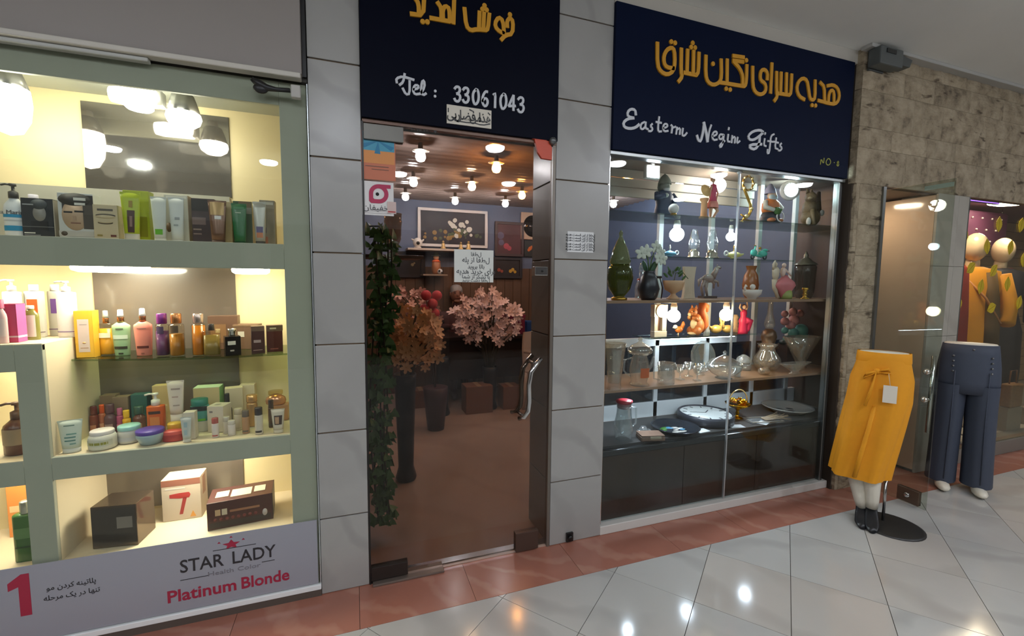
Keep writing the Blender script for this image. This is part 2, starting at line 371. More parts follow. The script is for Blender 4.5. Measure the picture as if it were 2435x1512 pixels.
# ---------------------------------------------------------------- rough stone front on the right
def stonemat():
    m, nt, b = newmat('split_stone'); tc = nt.nodes.new('ShaderNodeTexCoord'); oi = nt.nodes.new('ShaderNodeObjectInfo')
    ad = nt.nodes.new('ShaderNodeVectorMath'); ad.operation = 'ADD'; cx = nt.nodes.new('ShaderNodeVectorMath'); cx.operation = 'SCALE'; cx.inputs['Scale'].default_value = 20
    nt.links.new(oi.outputs['Random'], cx.inputs[0]); nt.links.new(tc.outputs['Object'], ad.inputs[0]); nt.links.new(cx.outputs[0], ad.inputs[1])
    n = nt.nodes.new('ShaderNodeTexNoise'); n.inputs['Scale'].default_value = 9; n.inputs['Detail'].default_value = 9; n.inputs['Roughness'].default_value = .65
    nt.links.new(ad.outputs[0], n.inputs['Vector'])
    cr = nt.nodes.new('ShaderNodeValToRGB'); e = cr.color_ramp.elements
    e[0].position = .3; e[0].color = lin((94, 82, 66)); e[1].position = .62; e[1].color = lin((172, 157, 132))
    k = e.new(.45); k.color = lin((150, 135, 111)); nt.links.new(n.outputs[0], cr.inputs[0])
    hs = nt.nodes.new('ShaderNodeHueSaturation'); mr = nt.nodes.new('ShaderNodeMapRange'); mr.inputs[3].default_value = .95; mr.inputs[4].default_value = 1.06
    nt.links.new(oi.outputs['Random'], mr.inputs[0]); nt.links.new(mr.outputs[0], hs.inputs['Value']); nt.links.new(cr.outputs[0], hs.inputs['Color'])
    pm = nt.nodes.new('ShaderNodeMapping'); pm.inputs['Scale'].default_value = (5, 9, 16); nt.links.new(ad.outputs[0], pm.inputs[0])
    pn = nt.nodes.new('ShaderNodeTexNoise'); pn.inputs['Scale'].default_value = 1; pn.inputs['Detail'].default_value = 3; nt.links.new(pm.outputs[0], pn.inputs['Vector'])
    pr = nt.nodes.new('ShaderNodeValToRGB'); pr.color_ramp.elements[0].position = .30; pr.color_ramp.elements[0].color = (.28, .25, .22, 1); pr.color_ramp.elements[1].position = .37; pr.color_ramp.elements[1].color = (1, 1, 1, 1)
    nt.links.new(pn.outputs[0], pr.inputs[0]); mm = nt.nodes.new('ShaderNodeMix'); mm.data_type = 'RGBA'; mm.blend_type = 'MULTIPLY'; mm.inputs[0].default_value = 1
    nt.links.new(hs.outputs[0], mm.inputs[6]); nt.links.new(pr.outputs[0], mm.inputs[7])
    nt.links.new(mm.outputs[2], b.inputs['Base Color']); b.inputs['Roughness'].default_value = .85
    v = nt.nodes.new('ShaderNodeTexNoise'); v.inputs['Scale'].default_value = 26; v.inputs['Detail'].default_value = 6
    mp = nt.nodes.new('ShaderNodeMapping'); mp.inputs['Scale'].default_value = (.6, 1, 1.6); nt.links.new(ad.outputs[0], mp.inputs[0]); nt.links.new(mp.outputs[0], v.inputs['Vector'])
    bp = nt.nodes.new('ShaderNodeBump'); bp.inputs['Strength'].default_value = .8; bp.inputs['Distance'].default_value = .02
    nt.links.new(v.outputs[0], bp.inputs['Height']); nt.links.new(bp.outputs[0], b.inputs['Normal']); return m
M_STONE = stonemat()
def stone_block(parent, xa, xb, za, zb, y, depth=.07, face='front', rough=.012):
    nx = max(3, int((xb-xa)/.05)); nz = max(3, int((zb-za)/.05)); vs = []; fs = []
    for j in range(nz+1):
        for i in range(nx+1):
            ed = i in (0, nx) or j in (0, nz)
            d = .004 if ed else -random.uniform(0, rough)
            jx = 0 if i in (0, nx) else random.uniform(-.008, .008)
            vs.append((xa+(xb-xa)*i/nx+jx, y+d, za+(zb-za)*j/nz+(0 if j in (0, nz) else random.uniform(-.006, .006))))
    o = len(vs)
    for j in range(nz):
        for i in range(nx): a = j*(nx+1)+i; fs.append((a, a+1, a+nx+2, a+nx+1))
    vs += [(xa, y+depth, za), (xb, y+depth, za), (xb, y+depth, zb), (xa, y+depth, zb)]
    c = [0, nx, (nz+1)*(nx+1)-1, nz*(nx+1)]
    fs += [tuple(range(nx, -1, -1))+(o, o+1), tuple(range(nz*(nx+1), (nz+1)*(nx+1)))+(o+2, o+3), tuple(j*(nx+1) for j in range(nz+1))+(o+3, o), tuple(j*(nx+1)+nx for j in range(nz, -1, -1))+(o+1, o+2)]
    g = G()
    if face == 'left':      # turned to look along -x
        vs = [(y2, x2, z2) for (x2, y2, z2) in vs]; fs = [tuple(reversed(f)) for f in fs]
    g.add(vs, fs, False); part('stone_block', g, M_STONE, parent)
wr = struct('wall_right', G().box(3.152, 3.42, 2.075, 2.155, 0, CEIL).box(3.42, X1, 2.075, 2.11, 2.12, CEIL), mat((60, 50, 40), .9))
def courses(xa, xb, za, zb, y, face, hmin, hmax, wmin, wmax, rough):
    z = za
    while z < zb-.01:
        h = random.uniform(hmin, hmax); h = h if z+h < zb-.06 else zb-z
        x = xa
        while x < xb-.01:
            w = random.uniform(wmin, wmax); w = w if x+w < xb-.1 else xb-x
            stone_block(wr, x+.0008, x+w-.0008, z+.0008, z+h-.0008, y, .05 if face == 'front' else .04, face, rough); x += w
        z += h
courses(3.20, 3.43, 0, 2.12, 2.05, 'front', .12, .22, .3, .3, .014)
courses(3.15, 6.4, 2.12, CEIL, 2.05, 'front', .13, .24, .3, .6, .014)
courses(2.055, 2.15, 0, CEIL, 3.165, 'left', .1, .19, .3, .3, .012)
# pier between the passage and the clothes window
M_PIER = marble('grey_pier_stone', (168, 162, 150), (134, 126, 114), 3, .45, .5)
wp = struct('wall_pier', G().box(4.056, 4.424, 2.066, 2.29, 0, 2.119), mat((80, 76, 68), .8))
for a, b in ((0, .53), (.53, 1.06), (1.06, 1.59), (1.59, 2.12)):
    part('stone_slab', G().box(4.05, 4.30, 2.05, 2.066, a+.001, b-.001), M_PIER, wp, bev=.0015)
    part('stone_slab', G().box(4.302, 4.43, 2.05, 2.066, a+.001, b-.001), M_PIER, wp, bev=.0015)
# passage behind the open glass door
struct('wall_passage', G().box(4.05, 4.075, 2.067, 2.46, 0.02, 2.11), mat((206, 180, 156), .12, coat=.6, var=.06, sc=2), bev=.003)
struct('wall_passage_back', G().box(3.435, 4.2, 2.9, 3.0, 0, 2.3), mat((52, 38, 30), .5))
struct('ceiling_passage', G().box(3.435, 4.43, 2.112, 3.0, 2.125, 2.2), mat((90, 70, 60), .5))
struct('floor_passage', G().box(3.435, 4.43, 2.131, 3.0, -.1, -.002), M_RED)
# ---------------------------------------------------------------- gift shop room
M_PANEL = wood('wall_panelling', (112, 84, 62), (84, 60, 44), 2, .5, 'Z')
wb = struct('wall_shop_back', G().box(-.12, 3.42, 5.72, 5.82, 0, 2.6), mat((60, 46, 36), .7))
k = 0; x = -.1
while x < 3.3:
    part('wall_board', G().box(x, x+.117, 5.70, 5.72, .0, 1.62), M_PANEL, wb, bev=.003); x += .12
part('upper_wall', G().box(-.12, 3.42, 5.705, 5.72, 1.62, 2.6), mat((100, 112, 136), .6, var=.06), wb)
struct('wall_shop_left', G().box(-.2, -.12, 2.44, 5.8, 0, 2.6), mat((120, 104, 90), .7, var=.1))
struct('wall_shop_right', G().box(3.42, 3.434, 2.16, 5.8, 0, 2.6), mat((70, 80, 100), .6, var=.1))
# ribbed glossy ceiling of the shop
g = G(); vs = []; fs = []; ny = 33*4; z0 = 2.46
for i in range(ny+1):
    y = 2.16+3.6*i/ny; z = z0+.012*math.cos(2*PI*i/4)
    vs += [(-.12, y, z), (3.42, y, z)]
for i in range(ny): fs.append((2*i, 2*i+1, 2*i+3, 2*i+2))
g.add(vs, fs, True)
struct('ceiling_shop', g, mat((150, 132, 122), .18, var=.1, sc=1.5))
struct('ceiling_shop_slab', G().box(-.2, 3.42, 2.2, 5.8, 2.5, 2.6), mat((90, 80, 70), .8))

t = thing('passage_fill_lamp', 'warm round lamp added on the passage ceiling behind the open glass door', 'lamp', (3.72, 2.42, 2.124))  # unseen lamp, added to brighten the beige passage wall
part('diffuser', G().lathe([(.09, -.002), (.085, -.03), (.0001, -.04)], n=18, cap=False), glow((255, 222, 196), 60), t)
part('rim', G().lathe([(.09, 0), (.105, 0), (.1, -.012), (.09, -.006)], n=18, cap=False), M_WHITE, t)
# ================================================================ cosmetics cabinet front (left)
M_GG = mat((170, 172, 158), .55, var=.04, sc=6)          # grey-green lacquered frame
M_CREAM = mat((236, 218, 172), .55)
M_CREAM2 = mat((226, 210, 180), .6)
M_MIRR = mat((150, 142, 134), .03, 1)
cab = thing('display_cabinet', 'cream lit cosmetics cabinet with grey-green frame behind the left shop glass', 'display cabinet', (0, 0, 0))
CB = 2.49
XL, XR, XD = -1.75, -.172, -1.09
for a in ((-.275, XR, .05, 2.26), (-1.17, XD, .05, 1.2)):
    part('post', G().box(a[0], a[1], 2.113, 2.131, a[2], a[3]), M_GG, cab, bev=.002)
for a in ((XL, -.275, 1.49, 1.596), (XL, -.275, 2.165, 2.26), (XD, -.275, .677, .765), (XL, -1.17, .67, .762), (XL, -1.17, 1.1, 1.2), (XL, -.275, .05, .345)):
    part('rail', G().box(a[0], a[1], 2.113, 2.131, a[2], a[3]), M_GG, cab, bev=.002)
for a in ((XL, XR, 1.572, 1.594), (XL, XR, .74, .764), (XL, XR, .32, .345), (XL, XD, 1.178, 1.2)):
    part('shelf', G().box(a[0], a[1], 2.114, CB, a[2], a[3]), M_CREAM2, cab)
part('divider', G().box(-1.115, XD, 2.131, CB, .05, 1.178), M_CREAM2, cab)
part('back_panel', G().box(XL, XR, CB, CB+.02, .02, 2.26), M_CREAM, cab)
part('side_panel', G().box(XR-.018, XR, 2.131, CB, .05, 2.26), M_CREAM, cab)
part('side_panel', G().box(XL-.018, XL, 2.113, CB, .05, 2.26), M_CREAM, cab)
part('top_panel', G().box(XL, XR-.018, 2.131, CB-.001, 2.24, 2.26), M_GG, cab)
part('bottom_panel', G().box(XL, XR, 2.113, CB, .02, .05), M_GG, cab)
part('mirror', G().box(XD, -.54, CB-.006, CB-.001, 1.835, 2.205), mat((150, 144, 138), .04, .8), cab)
for a in ((.79, 1.56), (.36, .71)):
    part('smoked_panel', G().box(XD, -.54, CB-.006, CB-.001, a[0], a[1]), mat((104, 94, 84), .3, coat=1), cab)
part('back_ledge', G().box(XL, -.54, CB-.05, CB-.01, 1.596, 1.83), mat((166, 164, 152), .5), cab)
gs = [(-1.085, 2.48), (-1.085, 2.275), (-1.0, 2.255), (-.9, 2.23), (-.75, 2.2), (-.6, 2.18), (-.5, 2.172), (-.42, 2.19), (-.28, 2.2), (-.2, 2.2), (-.2, 2.48)]
part('glass_shelf', G().prism(list(reversed(gs)), .008, TR(0, 0, 1.107)), pane((214, 226, 208), 1.5), cab)
w = struct('window_1', G().box(XL, -.168, 2.100, 2.106, .055, 2.272), pane((246, 248, 244), 1.42))
part('glazing_edge', G().box(-.168, -.1645, 2.096, 2.11, .05, 2.26), mat((206, 214, 214), .25, .5), w)
part('sill_strip', G().box(XL, -.164, 2.088, 2.112, .034, .058), mat((236, 238, 236), .4), w, bev=.003)
part('sill_base', G().box(XL, -.164, 2.095, 2.2, 0, .034), mat((88, 78, 70), .6), w)
# banner along the foot of the glass
bn = thing('banner', 'pale lilac hair colour banner along the foot of the cabinet glass', 'banner', (0, 2.0995, 0))
part('sheet', G().box(XL, -.176, -.003, 0, .062, .364), mat((152, 152, 160), .5), bn)
M_TXT = mat((40, 36, 40), .5); M_TRED = mat((160, 34, 62), .5)
text('brand_lettering', 'STAR', .078, M_TXT, bn, (-.622, -.0035, .252), bold=.0006, sx=.86); text('brand_lettering', 'LADY', .078, M_TXT, bn, (-.43, -.0035, .252), bold=.0006, sx=.86)
text('slogan_lettering', 'Health', .026, mat((120, 116, 122), .5), bn, (-.555, -.0035, .2), sx=1.4); text('slogan_lettering', 'Color', .026, mat((120, 116, 122), .5), bn, (-.45, -.0035, .2), sx=1.4)
text('product_lettering', 'Platinum', .072, M_TRED, bn, (-.624, -.0035, .13), bold=.0014, sx=1.01); text('product_lettering', 'Blonde', .072, M_TRED, bn, (-.389, -.0035, .13), bold=.0014, sx=.94)
part('number_one', G().prism([(-1.205, .17), (-1.172, .17), (-1.172, .335), (-1.196, .335), (-1.235, .305), (-1.235, .275), (-1.205, .287)], -.001, TR(0, -.003, 0) @ FRONT), M_TRED, bn)
text('persian_line', persian('پلاتینه کردن مو'), .028, M_TXT, bn, (-1.05, -.0035, .262), sx=.92)
text('persian_line', persian('تنها در یک مرحله'), .028, M_TXT, bn, (-1.05, -.0035, .222), sx=.92)
for a in ((-.70, -.60, .196), (-.40, -.35, .212), (-.58, -.42, .3)):
    part('rule', G().box(a[0], a[1], -.0042, -.003, a[2]-.0012, a[2]+.0012), M_TXT, bn)
st = []
for i in range(10):
    a = PI/2+i*PI/5; r = .027 if i % 2 == 0 else .013
    st.append((-.512+r*math.cos(a)*1.25, .316+r*math.sin(a)*.8))
part('star_crown', G().prism(st, -.001, TR(0, -.003, 0) @ FRONT), M_TRED, bn)
g = G()
for dx, dz in ((-.045, .012), (0, .03), (.045, .012)): part('crown_point', G().prism([(-.512+dx-.006, .316+dz), (-.512+dx+.006, .316+dz), (-.512+dx, .316+dz+.008)], -.001, TR(0, -.003, 0) @ FRONT), M_TRED, bn)
# fascia (shutter box) above
fs_ = thing('shutter_box', 'pale grey shutter box above the cosmetics cabinet', 'shutter box', (0, 0, 0))
part('front_panel', G().box(-2.6, -.182, 2.062, 2.10, 2.283, CEIL-.002), mat((142, 134, 128), .45, var=.03, sc=3), fs_, bev=.003)
part('lower_rail', G().box(-2.6, -.185, 2.05, 2.098, 2.262, 2.283), mat((196, 190, 178), .4), fs_, bev=.004)
part('inner_rail', G().box(-1.2, -.7, 2.066, 2.097, 2.246, 2.262), mat((180, 180, 172), .4), fs_, bev=.004)
part('gap_shade_strip', G().box(-.18, -.166, 2.09, 2.105, 2.284, CEIL-.002), M_BLACK, fs_)  # solid black strip standing for the shade in the gap
struct('wall_left', G().box(X0, XL-.02, 2.07, 2.2, 0, CEIL), mat((140, 132, 124), .7))
struct('wall_over_cabinet', G().box(XL-.05, -.166, 2.11, 2.4, 2.27, CEIL), mat((80, 76, 72), .7))
# black bracket at the corner of the shutter box
b0 = at(690, 215, 2.05)
g = G().tube([(0, 0, 0), (-.05, 0, -.004), (-.085, 0, -.002), (-.115, 0, .012), (-.135, 0, .022)], [.009, .009, .014, .016, .008], 8)
g.ball((-.105, 0, -.008), (.028, .012, .02)); g.prism([(-.13, .03), (-.14, .018), (-.115, .01)], .012, TR(0, -.006, 0) @ FRONT)
bk = thing('bracket', 'small black bird-shaped bracket under the shutter box corner', 'bracket', (b0.x, 2.05, b0.z))
part('arm', g, M_BLACK, bk); part('wall_plate', G().cb((.02, .012, .0), (.036, .03, .05)), mat((180, 176, 168), .5), bk, bev=.004)
# lamps of the cabinet, seen and added
def finned_bulb(x, y, ztop, h, r, label, globe):
    t = thing('bulb_lamp', label, 'lamp', (x, y, ztop), 0, None)
    part('socket', G().lathe([(.022, 0), (.024, -.03), (.03, -.036)], n=16), M_WHITE, t)
    g = G().lathe([(r*.62, -.03), (r*.78, -.06), (r*.98, -h)], n=32, cap=True, fn=lambda a, v: 1.0 if math.sin(a*16) > 0 else .93)
    part('finned_housing', g, mat((170, 170, 168), .35, .4), t)
    part('glass_globe', G().lathe([(r*.96, -h), (r*1.02, -h-globe*.3), (r*.9, -h-globe*.65), (r*.55, -h-globe*.92), (.0001, -h-globe)], n=24, cap=False), glow((255, 250, 232), L_CABBULB), t)
    return t
finned_bulb(-.655, 2.27, 2.2395, .105, .062, 'finned bulb lamp hanging at the middle of the cabinet top', .06)
finned_bulb(-1.185, 2.22, 2.2395, .1, .062, 'large finned bulb lamp at the left edge of the cabinet top', .17)
t = thing('tube_lamp', 'short glowing oblong lamp beside the finned bulb in the cabinet top', 'lamp', (-.82, 2.27, 2.1985))
part('tube', G().lathe([(.0001, 0), (.028, .008), (.034, .04), (.034, .16), (.03, .17)], n=20, T=TR(-.085, 0, -.02, ry=PI/2)), glow((255, 250, 235), L_CABBULB), t)
part('holder', G().cb((0, 0, .02), (.05, .04, .04)), M_WHITE, t, bev=.004); part('end_cap', G().cb((.09, 0, -.02), (.02, .05, .06)), M_WHITE, t, bev=.004)
for (x, y, z, r, lb) in ((-.93, 2.27, 1.572, .125, 'flat round glowing lamp under the middle of the grey rail'), (-.43, 2.27, 1.572, .075, 'flat round glowing lamp under the right end of the grey rail'), (-1.36, 2.25, 1.572, .06, 'flat round glowing lamp under the rail at the left picture edge'), (-.68, 2.27, .74, .1, 'flat round lamp hidden above the cartons of the bottom shelf'), (-1.3, 2.27, .74, .07, 'unseen flat round lamp added above the green bottle'), (-1.3, 2.3, 1.178, .07, 'unseen flat round lamp added above the brown pump bottle')):
    t = thing('disc_lamp', lb, 'lamp', (x, y, z-.0008))  # the two left-niche lamps are unseen, added for their light
    dr = .074 if z > 1.5 else .0
    part('diffuser', G().lathe([(.0001, -.03-dr), (r*.8, -.028-dr), (r*.97, -.02-dr), (r, -.01-dr), (r*.98, -.004-dr)], n=24, cap=False), glow((255, 246, 224), L_CAB), t)
    part('base', G().lathe([(r*.4, 0), (r*.45, -dr-.002), (r*.97, -.0025-dr), (r*.98, -.004-dr)], n=24), M_WHITE, t)
# ================================================================ door of the gift shop
d1 = struct('door_1', G().box(.05, .098, FY+.002, FY+.03, .0, .004), M_DARKM)
part('glass_leaf', G().box(.052, .965, FY+.004, FY+.014, .022, 2.132), pane((212, 206, 200), 1.42), d1)
part('side_light', G().box(.969, .985, FY+.002, FY+.03, .0, 2.14), mat((120, 112, 102), .4, .6), d1)
part('head_rail', G().box(.05, .985, FY-.002, FY+.03, 2.137, 2.152), mat((110, 84, 70), .4, .3), d1)
part('jamb_strip', G().box(.046, .054, FY-.002, FY+.03, 0, 2.14), M_DARKM, d1)
def rectp(pl, pr, pt, pb, y, th): # box on plane y from a pixel rectangle
    a = at(pl, (pt+pb)/2, y); b = at(pr, (pt+pb)/2, y); c = at((pl+pr)/2, pt, y); d = at((pl+pr)/2, pb, y)
    return a.x, b.x, d.z, c.z
part('hinge_patch', G().box(.055, .225, FY-.012, FY+.022, 2.062, 2.13), mat((104, 102, 96), .4, .7), d1, bev=.002)
part('hinge_patch', G().box(.052, .22, FY-.014, FY-.002, 2.152, 2.212), mat((150, 150, 142), .35, .8, var=.2), d1, bev=.002)
g = G().prism([(.80, 2.215), (.9, 2.215), (.92, 2.19), (.925, 2.15), (.86, 2.15), (.80, 2.16)], -.014, TR(0, FY-.002, 0) @ FRONT)
g.prism([(.86, 2.15), (.935, 2.15), (.955, 2.12), (.955, 2.06), (.9, 2.062), (.878, 2.09)], -.016, TR(0, FY+.002, 0) @ FRONT)
part('corner_patch', g, mat((200, 70, 36), .4), d1, label='orange corner fitting')
part('corner_knob', G().ball((.955, FY-.02, 2.15), .02), mat((110, 112, 112), .3, .7), d1)
a = rectp(1271, 1306, 634, 655, FY-.01, 0)
lk = part('lock', G().box(a[0], a[1]-.01, FY-.016, FY+.03, a[2], a[3]), M_CHROME, d1, bev=.003)
part('keyhole', G().lathe([(.006, 0), (.006, .003)], n=12, T=TR((a[0]+a[1])/2, FY-.016, (a[2]+a[3])/2, rx=PI/2)), M_BLACK, lk)
hp = [(1290, 856), (1275, 866), (1263, 885), (1258, 915), (1259, 955), (1256, 978), (1247, 992), (1238, 998)]
P3 = [at(px, py, FY-.055) for px, py in hp]
for q, (dx, dy) in enumerate(((0, 0), (0, .135))):
    pts = [(p.x+dx, (FY-.055 if 0 < i < 7 else FY-.03)+dy+(0 if q == 0 else -.02), p.z) for i, p in enumerate(P3)]
    part('handle', G().tube(pts, .0125, 10), M_CHROME, d1)
g = G()
for p in (P3[1], P3[6]): g.tube([(p.x, FY-.055, p.z), (p.x, FY+.055, p.z)], .009, 8)
part('handle_bolts', g, M_CHROME, d1)
a = rectp(1225, 1278, 1258, 1298, FY, 0)
part('floor_lock', G().box(a[0], a[1], FY-.012, FY+.026, .012, .115), mat((86, 68, 58), .35, .5), d1, bev=.003)
part('floor_closer', G().box(.06, .40, FY-.03, FY+.05, .0, .012), mat((128, 114, 104), .35, .5), d1, bev=.003)
part('pivot_patch', G().box(.055, .225, FY-.01, FY+.024, .018, .085), mat((52, 46, 42), .35, .5), d1, bev=.003)
part('threshold', G().box(.05, .985, FY+.03, FY+.07, .0, .010), M_CHROME, d1)
# things stuck on the door
def sheet(name, label, cat, pl, pr, pt, pb, y, m, th=.0012, bev=0):
    x0, x1, z0, z1 = rectp(pl, pr, pt, pb, y, 0)
    t = thing(name, label, cat, ((x0+x1)/2, y, z0)); w = x1-x0; h = z1-z0
    part('paper', G().box(-w/2, w/2, -th, 0, 0, h), m, t); return t, w, h
YD = FY+.003
t, w, h = sheet('poster', 'faded blue and orange poster on the door glass under the hinge', 'poster', 858, 940, 313, 428, YD, mat((196, 112, 80), .5, var=.06))
part('blue_field', G().box(-w/2+.004, w/2-.004, -.002, -.001, h*.6, h-.004), mat((70, 150, 176), .5, var=.1, sc=30), t)
g = G()
for i in range(6):
    a = i*PI/3+.3; g.prism([(.0, .0), (.075*math.cos(a), .055*math.sin(a)), (.075*math.cos(a+.35), .055*math.sin(a+.35))], -.001, TR(0, -.002, h*.8) @ FRONT)
part('blue_petals', g, mat((36, 120, 158), .5), t)
part('orange_field', G().box(-w/2+.004, w/2-.004, -.002, -.001, h*.34, h*.6), mat((214, 140, 74), .5), t)
part('small_logos', G().box(-w*.38, w*.3, -.003, -.002, h*.27, h*.285).box(-w*.2, w*.3, -.003, -.002, h*.21, h*.222), mat((120, 84, 70), .5), t)
t, w, h = sheet('sticker', 'white sticker with a magenta drop-shaped logo on the door glass', 'sticker', 858, 936, 432, 512, YD, mat((222, 218, 214), .5))
n = 28; ring = G(); outer = []; inner = []
for i in range(n+1):
    a = 2*PI*i/n; k_ = 1/max(abs(math.cos(a)), abs(math.sin(a))) if math.cos(a) < -.01 and math.sin(a) < -.01 else 1
    outer.append((.042*k_*math.cos(a), .042*k_*math.sin(a))); inner.append((.024*k_*math.cos(a), .024*k_*math.sin(a)))
vs = [(p[0], 0, p[1]) for p in outer]+[(p[0], 0, p[1]) for p in inner]
ring.add(vs, [(i, i+1, n+2+i, n+1+i) for i in range(n)])
part('logo_drop', ring, mat((176, 36, 78), .5), t, (.006, -.003, h*.64))
part('logo_tail', G().box(.0, .052, -.0006, -.0001, .026, .042), mat((176, 36, 78), .5), t, (.006, -.0034, h*.64)); part('logo_dot', G().lathe([(.0075, 0), (.0075, .001)], n=14, T=TR(.0, -.002, h*.63, rx=PI/2)), M_BLACK, t)
text('sticker_name', persian('تخفیفان'), .034, mat((70, 66, 70), .5), t, (0, -.0025, h*.22), sx=1.1)
part('sticker_rules', G().box(-w*.42, w*.42, -.002, -.001, h*.115, h*.125).box(-w*.42, w*.42, -.002, -.001, h*.055, h*.065), mat((150, 140, 140), .5), t)
t, w, h = sheet('label_card', 'small pinkish card with a red stripe beside the magenta sticker', 'card', 921, 942, 480, 508, YD-.003, mat((206, 180, 172), .5))
part('stripe', G().box(-w*.42, w*.42, -.002, -.001, h*.1, h*.2), mat((170, 40, 44), .5), t)
t, w, h = sheet('notice', 'handwritten white notice taped to the middle of the door glass', 'notice', 1080, 1173, 594, 671, YD, mat((214, 214, 206), .6, var=.03))
M_INK = mat((60, 62, 66), .6)
for i, (s, z, sz) in enumerate((('لطفا', .86, .026), ('لطفا از پله', .68, .034), ('بالا بروید', .48, .028), ('برای خرید هدیه', .33, .036), ('با تشکر از شما', .17, .027), ('لطفا دست نزنید', .06, .022))):
    text('handwriting', persian(s), sz, M_INK, t, (.01, -.0018, h*z), sx=.92)
t, w, h = sheet('notice', 'small typed white notice on the middle marble pillar', 'notice', 1349, 1411, 551, 600, FY-.001, mat((222, 222, 220), .6))
for i, z in enumerate((.84, .7, .58, .4, .28, .14)):
    text('typed_line', persian('لطفا از این قسمت هدیه'), .018, M_INK, t, (0, -.0018, h*z), sx=.95)
t, w, h = sheet('plaque', 'cream calligraphy plaque on the navy sign above the door', 'plaque', 1062, 1168, 256, 300, FY-.0192, mat((214, 206, 190), .5), .004)
[text('calligraphy', persian(s_), .058, M_BLACK, t, (x_, -.0048, h*.5), bold=.0008, sx=.8) for s_, x_ in (('هذا', .075), ('من', .03), ('فضل', -.02), ('ربی', -.075))]
g = ribbon([[(-.08, h*.25), (-.03, h*.15), (.03, h*.2)], [(.02, h*.2), (.06, h*.12), (.1, h*.25)], [(-.1, h*.8), (-.1, h*.6)], [(.0, h*.88), (.02, h*.8)], [(.09, h*.85), (.1, h*.75)]], .005, -.004, .001)
part('calligraphy_flourish', g, M_BLACK, t)
t, w, h = sheet('number_strip', 'clear strip of small black Persian digits at the door top', 'sticker', 948, 1040, 299, 316, YD, pane((230, 235, 235)))
text('digits', '۱۷۶۶۹-۹۵۹۱۲ ▼', .03, M_BLACK, t, (0, -.002, h*.5))
# ================================================================ signs
M_GOLD = mat((206, 146, 26), .42, .0); M_SILV = mat((200, 202, 206), .45)
def zoomstrokes(st, ox, oy, k, y):
    out = []
    for s in st:
        q = []
        for p in s:
            if isinstance(p, (int, float)): q.append(p); continue
            w = at(ox+p[0]*k, oy+p[1]*k, y); q.append((w.x, w.z))
        out.append(q)
    return out
SY = FY-.018
s1 = thing('signboard', 'navy signboard with a telephone number above the glass door', 'signboard', (0, 0, 0))
part('board', G().box(.047, .984, SY, FY+.02, 2.152, CEIL-.001), mat((9, 12, 26), .42, var=.1, sc=2, spec=.05), s1, bev=.002)
W4 = (720, 0, .3439, SY)
fa = [[(1412, 190), (1410, 150), (1430, 125), (1452, 150), (1448, 238), (1400, 246), (1370, 278)], [(1430, 105)], [(1388, 236), (1340, 208), (1325, 165), (1352, 122), (1382, 145), (1390, 236)],
      [(1288, 98), (1278, 205), (1262, 212)], [(1252, 92), (1246, 205)], [(1220, 85), (1216, 205)], [(1265, 212), (1200, 206), (1160, 216), (1128, 185), (1116, 60)], [(1254, 44)], [(1240, 68)], [(1269, 72)],
      [(1045, 5), (1040, 165)], [(1015, 155), (1012, 62), (985, 44), (966, 72), (968, 140)], [(1015, 152), (880, 128)], [(930, 20), (957, 60), (957, 130)], [(838, -20), (832, 112), (745, 100)], [(775, -10), (800, 30), (802, 105)], [(828, 154)], [(860, 156)], [(1060, -25), (1020, -35)]]
part('persian_lettering', ribbon(zoomstrokes(fa, *W4), .0185, SY, .006), M_GOLD, s1)
tl = [[(650, 575), (645, 545), (690, 530), (768, 555)], [(704, 512), (694, 570), (668, 590)], [(738, 560), (738, 652), (712, 656), (690, 612)], [(764, 622), (800, 612), (797, 592), (772, 592), (760, 628), (775, 656), (812, 650)], [(812, 652), (842, 605), (838, 556), (822, 568), (816, 635), (830, 662), (852, 648)], [(915, 632)], [(913, 668)]]
part('latin_lettering', ribbon(zoomstrokes(tl, *W4), .0105, SY, .005), M_SILV, s1)
DG = {'3': [[(.05, .85), (.3, 1), (.7, .95), (.8, .75), (.6, .56), (.35, .52)], [(.35, .52), (.75, .45), (.85, .22), (.6, .0), (.2, .02), (.02, .2)]], '0': [[(.5, 1), (.12, .8), (.05, .4), (.25, .03), (.5, 0), (.82, .2), (.9, .6), (.75, .95), (.5, 1)]], '6': [[(.8, .95), (.5, .98), (.15, .7), (.05, .3), (.3, .0), (.65, .02), (.85, .28), (.65, .52), (.3, .5), (.08, .3)]], '1': [[(.3, .85), (.55, 1), (.5, .0)]], '4': [[(.66, 0), (.68, 1)], [(.68, 1), (.02, .3)], [(.02, .3), (.95, .3)]]}
st = []
for ch, cx, cy in zip('33061043', (1070, 1128, 1195, 1260, 1326, 1385, 1445, 1508), (652, 660, 672, 684, 694, 704, 714, 726)):
    for s in DG[ch]: st.append([(cx-24+p[0]*50, cy+52-p[1]*104) for p in s])
part('phone_number', ribbon(zoomstrokes(st, *W4), .0115, SY, .005), M_SILV, s1)
s2 = thing('signboard', 'wide navy signboard with gold Persian name above the gift window', 'signboard', (0, 0, 0))
part('board', G().box(1.304, 3.112, SY, FY+.03, 2.15, 2.892), mat((14, 22, 44), .42, var=.1, sc=2, spec=.05), s2, bev=.002)
W1 = (1420, 0, .2778, SY)
